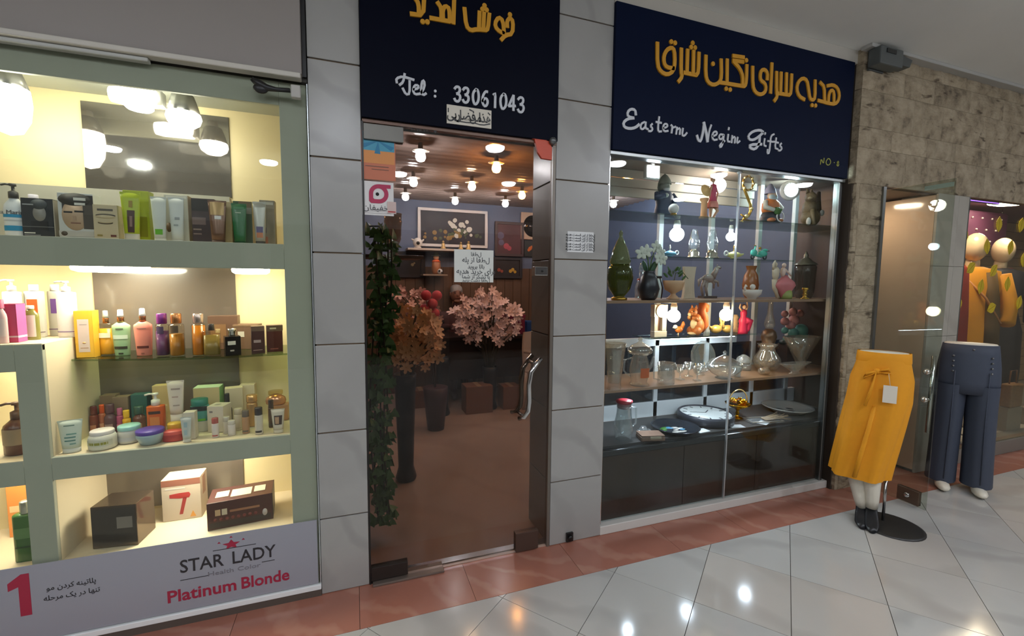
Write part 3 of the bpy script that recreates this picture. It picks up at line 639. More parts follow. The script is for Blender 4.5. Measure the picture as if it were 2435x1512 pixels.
fa = [[(1962, 738), (2012, 728), (2052, 755), (2068, 810), (2060, 862), (2030, 894), (1985, 890), (1885, 862)], [(1972, 880), (1978, 800), (2000, 770), (2022, 792), (2020, 886)], [(1902, 708), (1938, 745), (1940, 866)],
      [(1768, 855), (1722, 828), (1700, 765), (1714, 702), (1752, 670), (1790, 690), (1802, 760), (1814, 846), (1838, 862), (1858, 842), (1860, 690)], [(1832, 903)], [(1862, 906)],
      [(1658, 640), (1652, 798), (1636, 816)], [(1614, 630), (1610, 806)], [(1568, 624), (1562, 800)], [(1636, 816), (1535, 800)], [(1530, 618), (1528, 790), (1536, 828), (1510, 866)], [(1490, 545), (1478, 798)],
      [(1448, 684), (1452, 630), (1430, 598), (1398, 604), (1388, 650), (1394, 692), (1430, 716), (1440, 760), (1424, 800), (1385, 814), (1345, 790), (1325, 735), (1325, 574)],
      [(1275, 560), (1270, 700), (1258, 744), (1235, 738)], [(1270, 520)], [(1155, 482), (1250, 496)], [(1155, 522), (1245, 534)], [(1160, 530), (1215, 590), (1240, 660), (1236, 736)], [(1108, 512), (1106, 706)], [(1240, 740), (1045, 708)], [(1098, 762)], [(1132, 770)],
      [(1055, 512), (1058, 660), (1042, 708), (990, 734), (940, 706), (922, 640), (925, 480)], [(985, 550)],
      [(865, 455), (860, 620), (842, 646)], [(820, 440), (815, 632)], [(768, 430), (762, 622)], [(845, 646), (740, 625)], [(812, 372)], [(798, 408)], [(832, 412)], [(715, 420), (712, 620), (722, 660), (690, 702)],
      [(510, 370), (510, 560), (540, 620), (595, 645), (645, 615), (660, 540), (655, 432), (630, 410), (590, 430), (565, 480), (565, 540), (588, 580), (650, 590)], [(628, 362)], [(660, 372)]]
part('persian_lettering', ribbon(zoomstrokes(fa, *W1), .0212, SY, .007), M_GOLD, s2)
la = [[.014, (328, 985), (322, 942), (285, 934), (256, 960), (260, 1000), (310, 1012)], [.015, (310, 1012), (258, 1018), (220, 1050), (228, 1090), (275, 1104), (325, 1094), (356, 1066)],
      [(402, 1046), (372, 1060), (366, 1100), (386, 1110), (408, 1086)], [(412, 1046), (408, 1098), (432, 1108)], [(468, 1062), (450, 1080), (472, 1102), (460, 1126), (436, 1122)], [(527, 1002), (516, 1090), (520, 1130), (546, 1126)], [(500, 1046), (546, 1054)],
      [(562, 1100), (598, 1086), (594, 1064), (570, 1062), (558, 1092), (568, 1128), (602, 1122)], [(628, 1072), (640, 1084), (632, 1140)], [(638, 1096), (668, 1086)], [(680, 1090), (672, 1150)], [(678, 1112), (708, 1094), (702, 1152)], [(730, 1100), (722, 1160), (742, 1166), (764, 1138)],
      [.015, (850, 1160), (862, 1204), (882, 1214), (902, 1130), (912, 1052)], [.017, (908, 1050), (928, 1130), (940, 1214)], [(942, 1212), (954, 1120), (972, 1072)],
      [(982, 1170), (1022, 1152), (1016, 1126), (992, 1130), (978, 1165), (990, 1202), (1022, 1196)], [(1076, 1156), (1044, 1150), (1036, 1188), (1060, 1196), (1078, 1160)], [(1080, 1154), (1072, 1230), (1052, 1268), (1042, 1242), (1088, 1206)], [(1124, 1094), (1120, 1112)], [(1118, 1152), (1110, 1212), (1132, 1214)],
      [(1152, 1162), (1146, 1224)], [(1150, 1186), (1178, 1168), (1172, 1226)], [(1198, 1176), (1188, 1232), (1216, 1208)],
      [.015, (1416, 1132), (1390, 1114), (1330, 1124), (1288, 1160), (1296, 1196), (1332, 1200), (1372, 1176), (1412, 1140)], [.016, (1388, 1160), (1382, 1232), (1346, 1282), (1302, 1268), (1300, 1240), (1402, 1236)],
      [(1434, 1138), (1430, 1152)], [(1430, 1188), (1422, 1246), (1442, 1252)], [(1510, 1150), (1484, 1162), (1476, 1230), (1468, 1312), (1452, 1316), (1456, 1280)], [(1455, 1208), (1500, 1216)], [(1528, 1182), (1516, 1270), (1542, 1278)], [(1505, 1214), (1546, 1224)], [(1572, 1228), (1556, 1246), (1578, 1268), (1562, 1292), (1546, 1288)]]
part('latin_lettering', ribbon(zoomstrokes(la, *W1), .0108, SY, .005), M_SILV, s2)
no = [[(1908, 1408), (1914, 1354), (1934, 1408), (1940, 1354)], [(1972, 1358), (1954, 1384), (1962, 1412), (1982, 1414), (1998, 1390), (1988, 1360), (1972, 1358)], [(2026, 1392)], [(2060, 1380), (2048, 1394), (2068, 1408), (2058, 1424), (2046, 1412), (2066, 1394), (2060, 1380)]]
[part('shop_number', ribbon(zoomstrokes([q_], *W1), .006, SY, .003), mat((150, 150, 60), .5), s2) for q_ in no]
# ================================================================ gift window
WY = 2.13; WB = 2.57
M_BRGL = mat((52, 40, 32), .14, var=.25, sc=1.5)
w2 = struct('window_2', G().box(1.303, 3.16, FY+.0, FY+.09, 0, .052), mat((206, 202, 194), .5), bev=.004)
part('glass_pane', G().box(1.318, 2.232, WY, WY+.006, .06, 2.145), pane((244, 248, 248), 1.34), w2)
part('glass_pane', G().box(2.236, 3.10, WY-.004, WY+.002, .06, 2.145), pane((244, 248, 248), 1.34), w2)
part('frame_post', G().box(1.303, 1.318, WY-.012, WY+.03, .05, 2.15), M_CHROME, w2, bev=.002)
part('frame_post', G().box(3.10, 3.125, WY-.012, WY+.03, .05, 2.15), M_ALU, w2, bev=.002)
part('head_rail', G().box(1.303, 3.125, FY+.0, WY+.03, 2.128, 2.15), M_ALU, w2, bev=.003)
part('seam_clip', G().lathe([(.012, 0), (.012, .02)], n=14, T=TR(2.234, WY+.012, 2.125, rx=PI/2)).box(2.2305, 2.2375, WY-.006, WY+.008, .06, 2.12), mat((200, 204, 204), .2, .6), w2)
for xa, xb in ((1.32, 1.92), (1.923, 2.52), (2.523, 3.10)):
    part('base_panel', G().box(xa, xb, 2.15, 2.165, .055, .44), M_BRGL, w2, bev=.002)
part('ledge', G().box(1.318, 3.10, 2.138, 2.175, .44, .478), mat((58, 60, 60), .25, .5), w2, bev=.006)
# display case behind the pane
gc = thing('gift_showcase', 'glass-shelved gift showcase behind the wide shop window', 'showcase')
M_DGREY = mat((66, 64, 62), .5, var=.05)
part('display_floor', G().box(1.318, 3.395, 2.175, WB, .465, .49), M_DGREY, gc)
part('side_panel', G().box(3.40, 3.418, 2.17, WB+.1, .05, 2.2), mat((62, 44, 36), .4), gc); part('front_filler', G().box(3.126, 3.40, 2.158, 2.172, .05, 2.2), mat((50, 40, 34), .5), gc)
part('side_panel', G().box(1.303, 1.316, 2.16, WB, .05, 2.2), mat((120, 120, 114), .4), gc)
part('top_panel', G().box(1.303, 3.40, 2.175, 2.62, 2.19, 2.21), mat((120, 104, 92), .3), gc)
for z, d, h in ((2.138, .0, .051), (2.081, .02, .055), (2.02, .035, .06)):
    part('cornice', G().box(1.318, 2.85, WB-.02+d, WB+.0+d, z, z+h), mat((186, 178, 164), .5), gc, bev=.003)
GLS = pane((226, 236, 230), 1.5)
for nm, x0, x1, y0, z, th in (('glass_shelf', 1.33, 3.38, 2.22, 1.86, .008), ('glass_shelf', 1.76, 2.95, 2.3, 1.613, .008), ('glass_shelf', 1.80, 2.74, 2.38, 1.087, .008)):
    part(nm, G().box(x0, x1, y0, WB-.01, z-th, z), GLS, gc)
M_SHB = mat((150, 118, 92), .35)
part('shelf', G().box(1.325, 3.39, 2.18, WB-.01, 1.326, 1.343), M_SHB, gc, bev=.002)
part('shelf', G().box(1.325, 3.39, 2.18, WB-.01, .803, .82), M_SHB, gc, bev=.002)
# sliding frame at the back of the showcase
M_FR = mat((196, 200, 200), .4)
for a in ((1.318, 3.395, .49, .60), (1.318, 2.75, 1.0, 1.06)): part('back_rail', G().box(a[0], a[1], WB, WB+.03, a[2], a[3]), M_FR, gc, bev=.003)
for x in (1.50, 2.02, 2.47, 2.93, 3.3): part('back_post', G().box(x-.018, x+.018, WB, WB+.03, .49, 2.2), M_FR, gc, bev=.003)
for x in (1.82, 2.2, 2.72): part('back_stile', G().box(x-.012, x+.012, WB+.03, WB+.05, .6, 1.0), mat((190, 206, 210), .4), gc, bev=.003)
for xa, xb in ((1.52, 2.0), (2.04, 2.45), (2.49, 2.91), (2.95, 3.28)): part('back_pane', G().box(xa, xb, WB+.012, WB+.018, .6, 1.0), pane((150, 165, 175), 1.5), gc)
# lamps of the showcase, seen and added
def globe(x, y, z, r, rgb, L, label, cat='lamp', up=.05):
    t = thing('globe_lamp', label, cat, (x, y, z))
    part('globe', G().ball((0, 0, 0), r, 16, 10), glow(rgb, L), t)
    part('socket', G().lathe([(r*.45, 0), (r*.5, up*.5), (r*.35, up)], (0, 0, r*.88), 14), M_WHITE, t); return t
p = at(1603, 725, 2.33); globe(p.x, 2.33, 1.343-.017-.092, .042, (255, 236, 196), L_GLOBE, 'warm globe lamp under the shelf left of the squirrel figure')
p = at(1728, 722, 2.33); globe(p.x, 2.33, 1.343-.017-.092, .042, (255, 236, 196), L_GLOBE, 'warm globe lamp under the shelf above the pink lady figure')
p = at(1610, 540, 2.35); globe(p.x, 2.35, 1.852-.095, .045, (226, 240, 255), L_GLOBE, 'white globe lamp under the top glass shelf above the blue oil lamp')
p = at(1740, 520, 2.35); globe(p.x, 2.35, 1.852-.09, .03, (226, 240, 255), L_GLOBE, 'white globe lamp under the top glass shelf by the pane seam')
p = at(1708, 432, 2.4); globe(p.x, 2.4, 2.105, .05, (255, 246, 236), L_GLOBE, 'white globe lamp beside the head of the lady figurine', up=.04)
t = thing('flood_lamp', 'square white floodlight at the top left of the gift window', 'lamp', (at(1553, 402, 2.35).x, 2.35, 2.133))
part('housing', G().cb((0, .012, 0), (.105, .03, .085)).cb((0, .01, .035), (.03, .02, .04)), M_WHITE, t, bev=.006)
part('lit_face', G().cb((0, -.004, 0), (.085, .004, .066)), glow((232, 244, 255), L_SPOT), t, bev=.0015)
t = thing('ring_lamp', 'round spot lamp with white ring at the top right of the gift window', 'lamp', (at(1882, 437, 2.35).x, 2.35, 2.112))
Tq = TR(0, 0, 0, rx=PI/2, rz=-.35)
part('ring', G().lathe([(.05, 0), (.066, 0), (.07, -.02), (.056, -.03), (.046, -.016)], n=28, cap=False, T=Tq), M_WHITE, t)
part('lit_face', G().lathe([(.0001, .004), (.03, .003), (.044, -.004)], n=24, cap=False, T=Tq), glow((222, 250, 255), L_SPOT), t)
part('stem', G().tube([(0, .01, .04), (0, .02, .06)], .008), M_WHITE, t)
for x, y, z, lb in ((1.62, 2.26, .803, 'left'), (2.1, 2.26, .803, 'middle'), (2.62, 2.26, .803, 'right')):  # unseen pucks, added to light the display floor
    t = thing('fill_puck_lamp', 'unseen puck lamp added under the crystal shelf, %s one of three' % lb, 'lamp', (x, y, z-.0008)); part('case', G().lathe([(.036, 0), (.038, -.012), (.032, -.014)], n=20), M_ALU, t); part('lit_face', G().lathe([(.031, -.0142), (.0001, -.017)], n=20, cap=False), glow((228, 240, 255), 170), t)
t = thing('fill_light_bar', 'thin light bar added under the squirrel shelf', 'lamp', (0, 2.45, 1.078)); part('channel', G().box(1.9, 2.6, -.012, .012, -.01, 0), M_ALU, t); part('diffuser', G().box(1.91, 2.59, -.009, .009, -.014, -.01), glow((228, 240, 255), 60), t)  # bar added to brighten the crystals below
# ================================================================ glass door and clothes window on the right
H, E2 = Vector((3.435, 2.045)), Vector((3.42, 1.655))
d2 = struct('door_2', G().box(3.42, 3.45, 2.04, 2.07, 0, 2.115), M_ALU)
dv = (E2-H); ang = math.atan2(dv.y, dv.x); ln = dv.length
rt = part('glass_leaf', G().box(.015, ln, -.005, .005, .012, 2.09), pane((232, 236, 230), 1.5), d2, (H.x, H.y, 0), ang)
part('floor_lock', G().box(ln-.16, ln-.035, -.014, .014, .02, .115), mat((96, 76, 62), .35, .5), rt, bev=.003)
part('lock_knob', G().lathe([(.016, 0), (.018, .006), (.012, .012)], n=14, T=TR(ln-.1, -.014, .07, rx=PI/2)).lathe([(.016, 0), (.018, .006), (.012, .012)], n=14, T=TR(ln-.1, .014, .07, rx=-PI/2)), M_CHROME, rt)
part('handle', G().tube([(ln-.055, .045, .50), (ln-.055, .045, 1.0)], .011, 10).tube([(ln-.055, .045, .9), (ln-.055, 0, .9)], .009).tube([(ln-.055, .045, .72), (ln-.055, 0, .72)], .009), M_CHROME, rt)
part('handle_boss', G().lathe([(.02, 0), (.018, .012), (.008, .016)], n=14, T=TR(ln-.055, -.005, .9, rx=PI/2)).lathe([(.02, 0), (.018, .012), (.008, .016)], n=14, T=TR(ln-.055, -.005, .72, rx=PI/2)), mat((210, 206, 196), .2, .8), rt)
t = thing('number_strip', 'white strip of small digits at the top of the open glass door', 'sticker', (H.x, H.y, 0), ang)
part('paper', G().box(ln-.16, ln-.01, .0055, .0065, 2.045, 2.072), mat((220, 224, 220), .5), t)
tx = text('digits', '۱۲۶۶۹-۹۵۶۱۲ ▼', .024, M_BLACK, t, (ln-.085, .0075, 2.058), rz=PI)
w3 = struct('window_3', G().box(4.43, 9.0, 2.05, 2.2, 0, .115), mat((120, 116, 108), .4, var=.06), bev=.004)
part('glass_pane', G().box(4.44, 9.0, 2.066, 2.072, .115, 2.12), pane((236, 238, 232), 1.5), w3)
part('edge_trim', G().box(4.428, 4.442, 2.05, 2.09, .1, 2.12), M_ALU, w3)
struct('floor_clothes_window', G().box(4.43, 9.6, 2.2, 3.7, .0, .10), mat((190, 180, 166), .4))
wc = struct('wall_clothes_back', G().box(4.43, 9.7, 3.42, 3.5, .0, 2.6), mat((96, 76, 60), .8))
for k in range(19):
    part('slat_board', G().box(4.43, 9.6, 3.40, 3.42, .1+k*.115+.006, .1+(k+1)*.115), mat((206, 172, 132), .5), wc, bev=.003)
struct('wall_clothes_left', G().box(4.40, 4.43, 2.30, 3.5, .0, 2.6), mat((92, 50, 62), .6))
struct('wall_clothes_right', G().box(9.6, 9.7, 2.1, 3.5, .0, 2.6), mat((190, 170, 150), .6))
struct('ceiling_clothes', G().box(4.431, 9.7, 2.112, 3.399, 2.29, 2.36), mat((120, 84, 96), .5))
# ================================================================ makers for packed goods (front looks along -y)
def arc(r, z0, z1, a0, a1, sy=1, n=10, fn=None, off=.0006, taper=1):
    g = G(); vs = []; fs = []
    for j, (z, k) in enumerate(((z0, 1), (z1, taper))):
        for i in range(n+1):
            a = a0+(a1-a0)*i/n; q = fn(a, 0) if fn else 1
            vs.append(((r*k*q+off)*math.cos(a), (r*k*q*sy+off)*math.sin(a), z))
    for i in range(n): fs.append((i, i+1, n+2+i, n+1+i))
    return g.add(vs, fs, True)
def sup(p): return lambda a, v: 1/((abs(math.cos(a))**p+abs(math.sin(a))**p)**(1/p))
PROF = {'cyl': [(.9, 0), (1, .02), (1, .9), (.9, .97), (.45, 1)],
        'shoulder': [(.94, 0), (1, .02), (1, .74), (.92, .83), (.6, .93), (.4, 1)],
        'taper': [(.78, 0), (.82, .02), (1, .8), (.97, .9), (.5, .98), (.36, 1)],
        'square': [(.97, 0), (1, .015), (1, .95), (.96, .985), (.4, 1)],
        'round': [(.6, 0), (.9, .12), (1, .4), (.9, .7), (.55, .92), (.3, 1)],
        'waist': [(.9, 0), (1, .05), (.86, .45), (1, .85), (.7, .95), (.4, 1)],
        'jar': [(.88, 0), (1, .08), (1, .8), (.92, .95), (.86, 1)],
        'bowl': [(.62, 0), (.72, .04), (1, .75), (1, 1)],
        'tin': [(.98, 0), (1, .04), (1, .96), (.98, 1)]}
def bottle(label, x, y, z, w, h, m, prof='shoulder', cap='cyl', cf=.2, cw=.4, cm=None, sy=1, sq=0, labs=(), name='bottle', cat='bottle', rz=0, group=None, liquid=None):
    t = thing(name, label, cat, (x, y, z), rz, group); fn = sup(sq) if sq else None
    hb = h*(1-cf); r = w/2; cm = cm or M_WHITE
    part('body', G().lathe([(a*r, b*hb) for a, b in PROF[prof]], n=24, sy=sy, fn=fn), m, t)
    if liquid: part('liquid', G().lathe([(a*r*.9, .004+b*hb*liquid[1]) for a, b in ((.95, 0), (1, .03), (1, 1))], n=20, sy=sy, fn=fn), liquid[0], t)
    for (z0, z1, lm, hw) in labs:
        k0 = max(a for a, b in PROF[prof])
        part('label', arc(r*k0 if prof != 'taper' else r*(.82+.18*(z0+z1)/2/.8), hb*z0, hb*z1, -PI/2-hw, -PI/2+hw, sy, fn=fn, off=.0012), lm, t)
    hc = h*cf; rc = w*cw/2*1.0
    if cap == 'cyl': part('cap', G().lathe([(rc*.98, 0), (rc, hc*.05), (rc, hc*.93), (rc*.9, hc)], (0, 0, hb), 20), cm, t)
    elif cap == 'pump':
        part('pump', G().lathe([(rc, 0), (rc, hc*.42), (rc*.5, hc*.5), (rc*.34, hc*.52), (rc*.34, hc*.8), (rc*.75, hc*.84), (rc*.7, hc)], (0, 0, hb), 16).tube([(0, 0, hb+hc*.92), (-rc*1.5, -.002, hb+hc*.94), (-rc*2.3, -.004, hb+hc*.86)], rc*.26, 8), cm, t)
    elif cap == 'spray':
        part('collar', G().lathe([(rc, 0), (rc, hc*.38), (rc*.95, hc*.42)], (0, 0, hb), 18), mat((170, 120, 84), .25, .8), t)
        part('sprayer', G().lathe([(rc*1.05, hc*.42), (rc*.85, hc*.62), (rc*.8, hc*.95), (rc*.6, hc)], (0, 0, hb), 18), cm, t)
    return t
def carton(label, x, y, z, w, d, h, m, prints=(), rz=0, side=None, top=None, name='carton', cat='box', group=None):
    t = thing(name, label, cat, (x, y, z), rz, group)
    part('body', G().box(-w/2, w/2, -d/2, d/2, 0, h), m, t, bev=min(.0015, w*.03))
    for ip, pr in enumerate(prints):
        f, a, b, c, e, pm = pr[:6]; k = .0006+.00025*ip; nm = pr[6] if len(pr) > 6 else 'print'
        if f == 'f': g = G().box(-w/2+w*a, -w/2+w*b, -d/2-k, -d/2, h*c, h*e)
        elif f == 'r': g = G().box(w/2, w/2+k, -d/2+d*a, -d/2+d*b, h*c, h*e)
        elif f == 't': g = G().box(-w/2+w*a, -w/2+w*b, -d/2+d*c, -d/2+d*e, h, h+k)
        elif f == 'o':   # oval on the front
            g = G().lathe([(1, 0), (1, k)], n=20, T=TR(-w/2+w*(a+b)/2, -d/2, h*(c+e)/2, rx=PI/2) @ Matrix.Diagonal((w*(b-a)/2, h*(e-c)/2, 1, 1)))
        part(nm, g, pm, t)
    return t
def squeeze(label, x, y, z, w, h, m, cm, labs=(), capf=.14, rz=0, name='squeeze_tube', d=.6, group=None):
    """squeeze tube standing on its cap, crimped flat at the top"""
    t = thing(name, label, 'tube', (x, y, z), rz, group); hc = h*capf; n = 20; rings = []
    for k in range(7):
        v = k/6; wx = w/2*(.74+.26*v); wy = w/2*d*(.74*(1-v**1.6))+.0012
        rings.append([(wx*math.cos(2*PI*i/n), wy*math.sin(2*PI*i/n), hc+(h-hc)*v) for i in range(n)])
    part('body', G().loft(rings), m, t)
    part('crimp', G().box(-w/2, w/2, -.0016, .0016, h*.95, h), m, t)
    part('cap', G().lathe([(w*.36, 0), (w*.37, .002), (w*.37, hc)], n=20, sy=d), cm, t)
    for (z0, z1, x0, x1, lm) in labs:
        g = G(); vs = []; N = 6
        for j in range(5):
            zz = z0+(z1-z0)*j/4; v = max(0, (h*zz-hc)/(h-hc)); wx = w/2*(.74+.26*v); wy = w/2*d*(.74*(1-v**1.6))+.0024
            for i in range(N+1):
                q = max(-.98, min(.98, (x0+(x1-x0)*i/N))); vs.append((wx*q, -wy*math.sqrt(1-q*q)-.0006, h*zz))
        g.add(vs, [(j*(N+1)+i, j*(N+1)+i+1, (j+1)*(N+1)+i+1, (j+1)*(N+1)+i) for j in range(4) for i in range(N)], True)
        part('label', g, lm, t)
    return t
def jar(label, x, y, z, w, h, m, lm, lf=.25, prof='jar', sy=1, labs=(), name='jar', cat='jar', lidw=1.02, group=None):
    t = thing(name, label, cat, (x, y, z), 0, group); r = w/2; hb = h*(1-lf)
    part('body', G().lathe([(a*r, b*hb) for a, b in PROF[prof]], n=28, sy=sy), m, t)
    part('lid', G().lathe([(r*lidw*.99, 0), (r*lidw, h*lf*.1), (r*lidw, h*lf*.8), (r*lidw*.94, h*lf), (.0001, h*lf*1.01)], (0, 0, hb), 28, sy=sy, cap=False), lm, t)
    for (z0, z1, pm, hw) in labs: part('label', arc(r, hb*z0, hb*z1, -PI/2-hw, -PI/2+hw, sy, off=.001), pm, t)
    return t
def S(l, r, t, b, y, z): return put(l, r, t, b, y, z)
C = lambda *c: mat(c, .45)
CG = lambda *c: mat(c, .2)
M_OFFW = C(228, 226, 218)
# ---------------------------------------------------------------- top shelf
Z1 = 1.595; Y1 = 2.21
x, w, h = S(10, 60, 437, 572, Y1, Z1)
t = bottle('tall white pump bottle with two sky-blue bands on the top shelf', x, Y1, Z1, w*1.05, h, mat((236, 240, 244), .3), 'shoulder', 'pump', .27, .44, mat((78, 76, 76), .4), sy=.6, labs=((.5, .58, C(40, 150, 200), 1.1), (.16, .29, C(40, 150, 200), 1.0), (.4, .44, C(200, 204, 208), 1.0)))
text('brand', 'Da Marine', .022, mat((110, 112, 116), .5), t, (0, -w*.33, h*.455))
x, w, h = S(65, 162, 475, 575, Y1, Z1); FW = .117
FACE = mat((196, 170, 146), .6); HAIR = mat((52, 50, 50), .6)
t = carton('dark grey carton with a portrait of a pensive man', x-.016, Y1, Z1, w*.76, .055, h, mat((44, 46, 50), .4), (('o', .36, .78, .42, .82, mat((150, 148, 146), .6), 'portrait_face'), ('f', .28, .82, .2, .42, mat((24, 25, 28), .5), 'portrait_coat'), ('o', .3, .84, .72, .98, mat((78, 84, 90), .6), 'portrait_hair'), ('f', .06, .4, .1, .13, M_OFFW), ('f', .06, .56, .05, .07, C(160, 160, 160)), ('f', .06, .4, .82, .85, C(170, 172, 174)), ('f', .0, 1, .27, .282, C(140, 140, 140)), ('r', .05, .95, .0, .98, C(196, 186, 168))))
x, w, h = S(70, 96, 463, 575, 2.33, Z1)
bottle('white-capped bottle half hidden behind the portrait cartons', x, 2.33, Z1, w, h, mat((214, 212, 224), .4), 'cyl', 'cyl', .1, .9, mat((226, 222, 236), .4))
x, w, h = S(152, 244, 463, 575, Y1, Z1)
carton('white carton with a large dark-haired male face', x-.008, Y1, Z1, w*.9, .06, h, mat((206, 208, 206), .4), (('f', .12, 1, .6, .96, HAIR, 'portrait_hair'), ('o', .1, .86, .18, .86, FACE, 'portrait_face'), ('o', .02, .95, .72, 1.0, mat((66, 66, 64), .6), 'portrait_hair'), ('f', .7, 1, .22, .75, mat((84, 78, 72), .6), 'portrait_hair'), ('f', .16, .4, .56, .6, HAIR, 'eyebrow'), ('f', .46, .74, .58, .62, HAIR, 'eyebrow'), ('f', .34, .62, .33, .355, C(130, 92, 78), 'mouth'), ('f', .4, .5, .4, .5, C(176, 148, 124), 'nose'), ('f', 0, 1, .05, .17, C(196, 192, 184)), ('o', .06, .24, .06, .16, C(90, 80, 72)), ('f', .46, .8, .84, .9, M_OFFW), ('f', .48, .78, .74, .79, M_OFFW)))
x, w, h = S(228, 298, 489, 578, Y1-.02, Z1)
carton('beige carton printed with a closed eye and eyebrow', x-.006, Y1-.02, Z1, w*.82, .045, h, mat((206, 190, 158), .5), (('f', .18, .82, .82, .88, C(90, 84, 76)), ('o', .1, .92, .64, .74, C(88, 82, 72), 'eyebrow'), ('o', .1, .92, .6, .7, mat((207, 191, 159), .5), 'eyelid'), ('o', .18, .8, .44, .52, C(84, 76, 66), 'lashes'), ('o', .18, .8, .465, .545, mat((205, 189, 157), .5), 'eyelid'), ('f', .68, .9, .08, .14, C(110, 56, 44)), ('f', .14, .34, .09, .14, C(150, 132, 70))))
x, w, h = S(296, 362, 455, 578, Y1+.05, Z1)
carton('tall lime green carton behind the lime tube', x, Y1+.06, Z1, w*.92, .05, h, mat((164, 178, 44), .45), (('f', .5, .9, .1, .5, C(130, 132, 34)), ('r', 0, 1, 0, 1, C(150, 160, 70))))
x, w, h = S(288, 336, 457, 578, Y1-.03, Z1)
t = squeeze('lime green squeeze tube with a brown panel in front of lime carton', x, Y1-.03, Z1, w, h, mat((178, 196, 40), .35), C(214, 206, 190), ((.16, .62, -.3, .55, C(70, 40, 32)), (.28, .5, -.02, .3, C(140, 110, 100)), (.68, .82, -.1, .3, C(150, 130, 40))))
x, w, h = S(360, 398, 468, 578, Y1, Z1)
squeeze('slim white squeeze tube with a bright green patch', x, Y1, Z1, w, h, mat((206, 212, 210), .35), C(224, 222, 212), ((.16, .28, -.6, .6, C(96, 172, 36)),), capf=.08)
x, w, h = S(394, 456, 466, 578, Y1+.05, Z1)
carton('pale grey carton with a vanilla flower motif', x, Y1+.05, Z1, w*.9, .05, h, mat((206, 204, 190), .5), (('o', .05, .28, .22, .42, C(120, 96, 70), 'flower'), ('r', 0, 1, 0, 1, C(190, 170, 142)), ('f', .1, .95, .93, .97, C(230, 228, 220))))
x, w, h = S(402, 440, 470, 578, Y1, Z1)
squeeze('pearly white squeeze tube with faint curls in front of the flower carton', x, Y1, Z1, w, h, mat((204, 210, 210), .3), C(206, 206, 200), ((.5, .56, -.2, .5, C(150, 156, 160)), (.36, .4, -.4, .3, C(160, 166, 168))), capf=.06)
x, w, h = S(455, 505, 473, 581, Y1+.04, Z1)
carton('dark plum carton with black top on the top shelf', x+.01, Y1+.05, Z1, w*1.1, .05, h, mat((62, 46, 48), .4), (('f', .02, .98, .72, .98, C(28, 26, 26)), ('f', .02, .6, .42, .58, C(120, 100, 98)), ('f', .05, .4, .3, .33, C(150, 130, 120)), ('f', .05, .4, .2, .23, C(130, 110, 104))))
x, w, h = S(496, 540, 477, 581, Y1-.02, Z1)
squeeze('bronze brown squeeze tube with a gold crimped top', x, Y1-.02, Z1, w, h, mat((116, 86, 70), .25, .3), C(96, 70, 58), ((.66, .96, -.8, .8, mat((150, 122, 78), .3, .4)), (.56, .64, -.3, .5, C(226, 226, 228))), capf=.08)
x, w, h = S(536, 556, 482, 581, Y1+.05, Z1)
carton('narrow beige carton between bronze and green tubes', x, Y1+.05, Z1, w*.9, .05, h, C(196, 176, 134))
x, w, h = S(555, 604, 480, 582, Y1+.05, Z1)
carton('olive green carton with a grey window behind the green tube', x, Y1+.06, Z1, w*.9, .05, h, mat((52, 84, 50), .45), (('f', .45, .98, .72, .86, C(150, 150, 140)), ('f', .3, .98, .86, 1, C(108, 90, 60)), ('r', 0, 1, 0, 1, C(198, 180, 130))))
x, w, h = S(551, 588, 484, 582, Y1-.02, Z1)
squeeze('deep green squeeze tube at the right of the top shelf', x, Y1-.02, Z1, w, h, mat((34, 104, 58), .3), C(28, 70, 44), ((.86, .92, -.7, .7, C(60, 130, 84)), (.76, .78, -.5, .3, C(200, 214, 190))), capf=.06)
x, w, h = S(618, 656, 477, 582, Y1+.04, Z1)
carton('grey carton with small orange and violet marks by the right post', x, Y1+.05, Z1, w*.95, .04, h, mat((150, 142, 126), .5), (('f', .1, .4, .28, .4, C(84, 74, 110)), ('f', .1, .5, .05, .2, C(176, 110, 80)), ('f', .3, .9, .9, .96, C(196, 194, 184))))
x, w, h = S(602, 634, 480, 582, Y1-.02, Z1)
squeeze('silver grey squeeze tube with violet and orange foot label', x, Y1-.02, Z1, w, h, mat((176, 176, 170), .3, .3), C(60, 56, 50), ((.28, .42, -.6, .6, C(90, 84, 128)), (.16, .28, -.6, .6, C(190, 120, 84))), capf=.08)
# ---------------------------------------------------------------- raised step, left (level 1.2)
Z2 = 1.2008
def yz(px, pb, z, lo, hi): return max(lo, min(hi, onz(px, pb, z).y))
x, w, h = S(14, 48, 664, 790, 2.34, Z2)
bottle('white pump bottle at the back of the raised step', x, 2.34, Z2, w*1.25, h, mat((240, 238, 232), .3), 'square', 'pump', .2, .5, mat((240, 240, 238), .4), sy=.6, sq=4, labs=((.45, .62, C(190, 186, 90), .5),))
x, w, h = S(60, 107, 676, 792, 2.36, Z2)
bottle('white flat bottle with an orange label on the raised step', x, 2.36, Z2, w*.95, h, mat((238, 234, 224), .3), 'square', 'cyl', .12, .5, mat((240, 238, 230), .4), sy=.55, sq=4, labs=((.5, .82, C(232, 96, 36), .5), (.1, .12, C(120, 100, 110), 1.2)))
x, w, h = S(114, 152, 676, 790, 2.40, Z2)
t = bottle('white bottle with a violet label behind the white pump bottle', x, 2.4, Z2, w*.9, h, mat((238, 234, 226), .3), 'square', 'cyl', .12, .6, mat((240, 238, 232), .4), sy=.55, sq=4, labs=((.5, .82, C(120, 80, 160), .4), (.14, .16, C(120, 90, 140), 1.2)))
x, w, h = S(136, 182, 668, 796, 2.33, Z2)
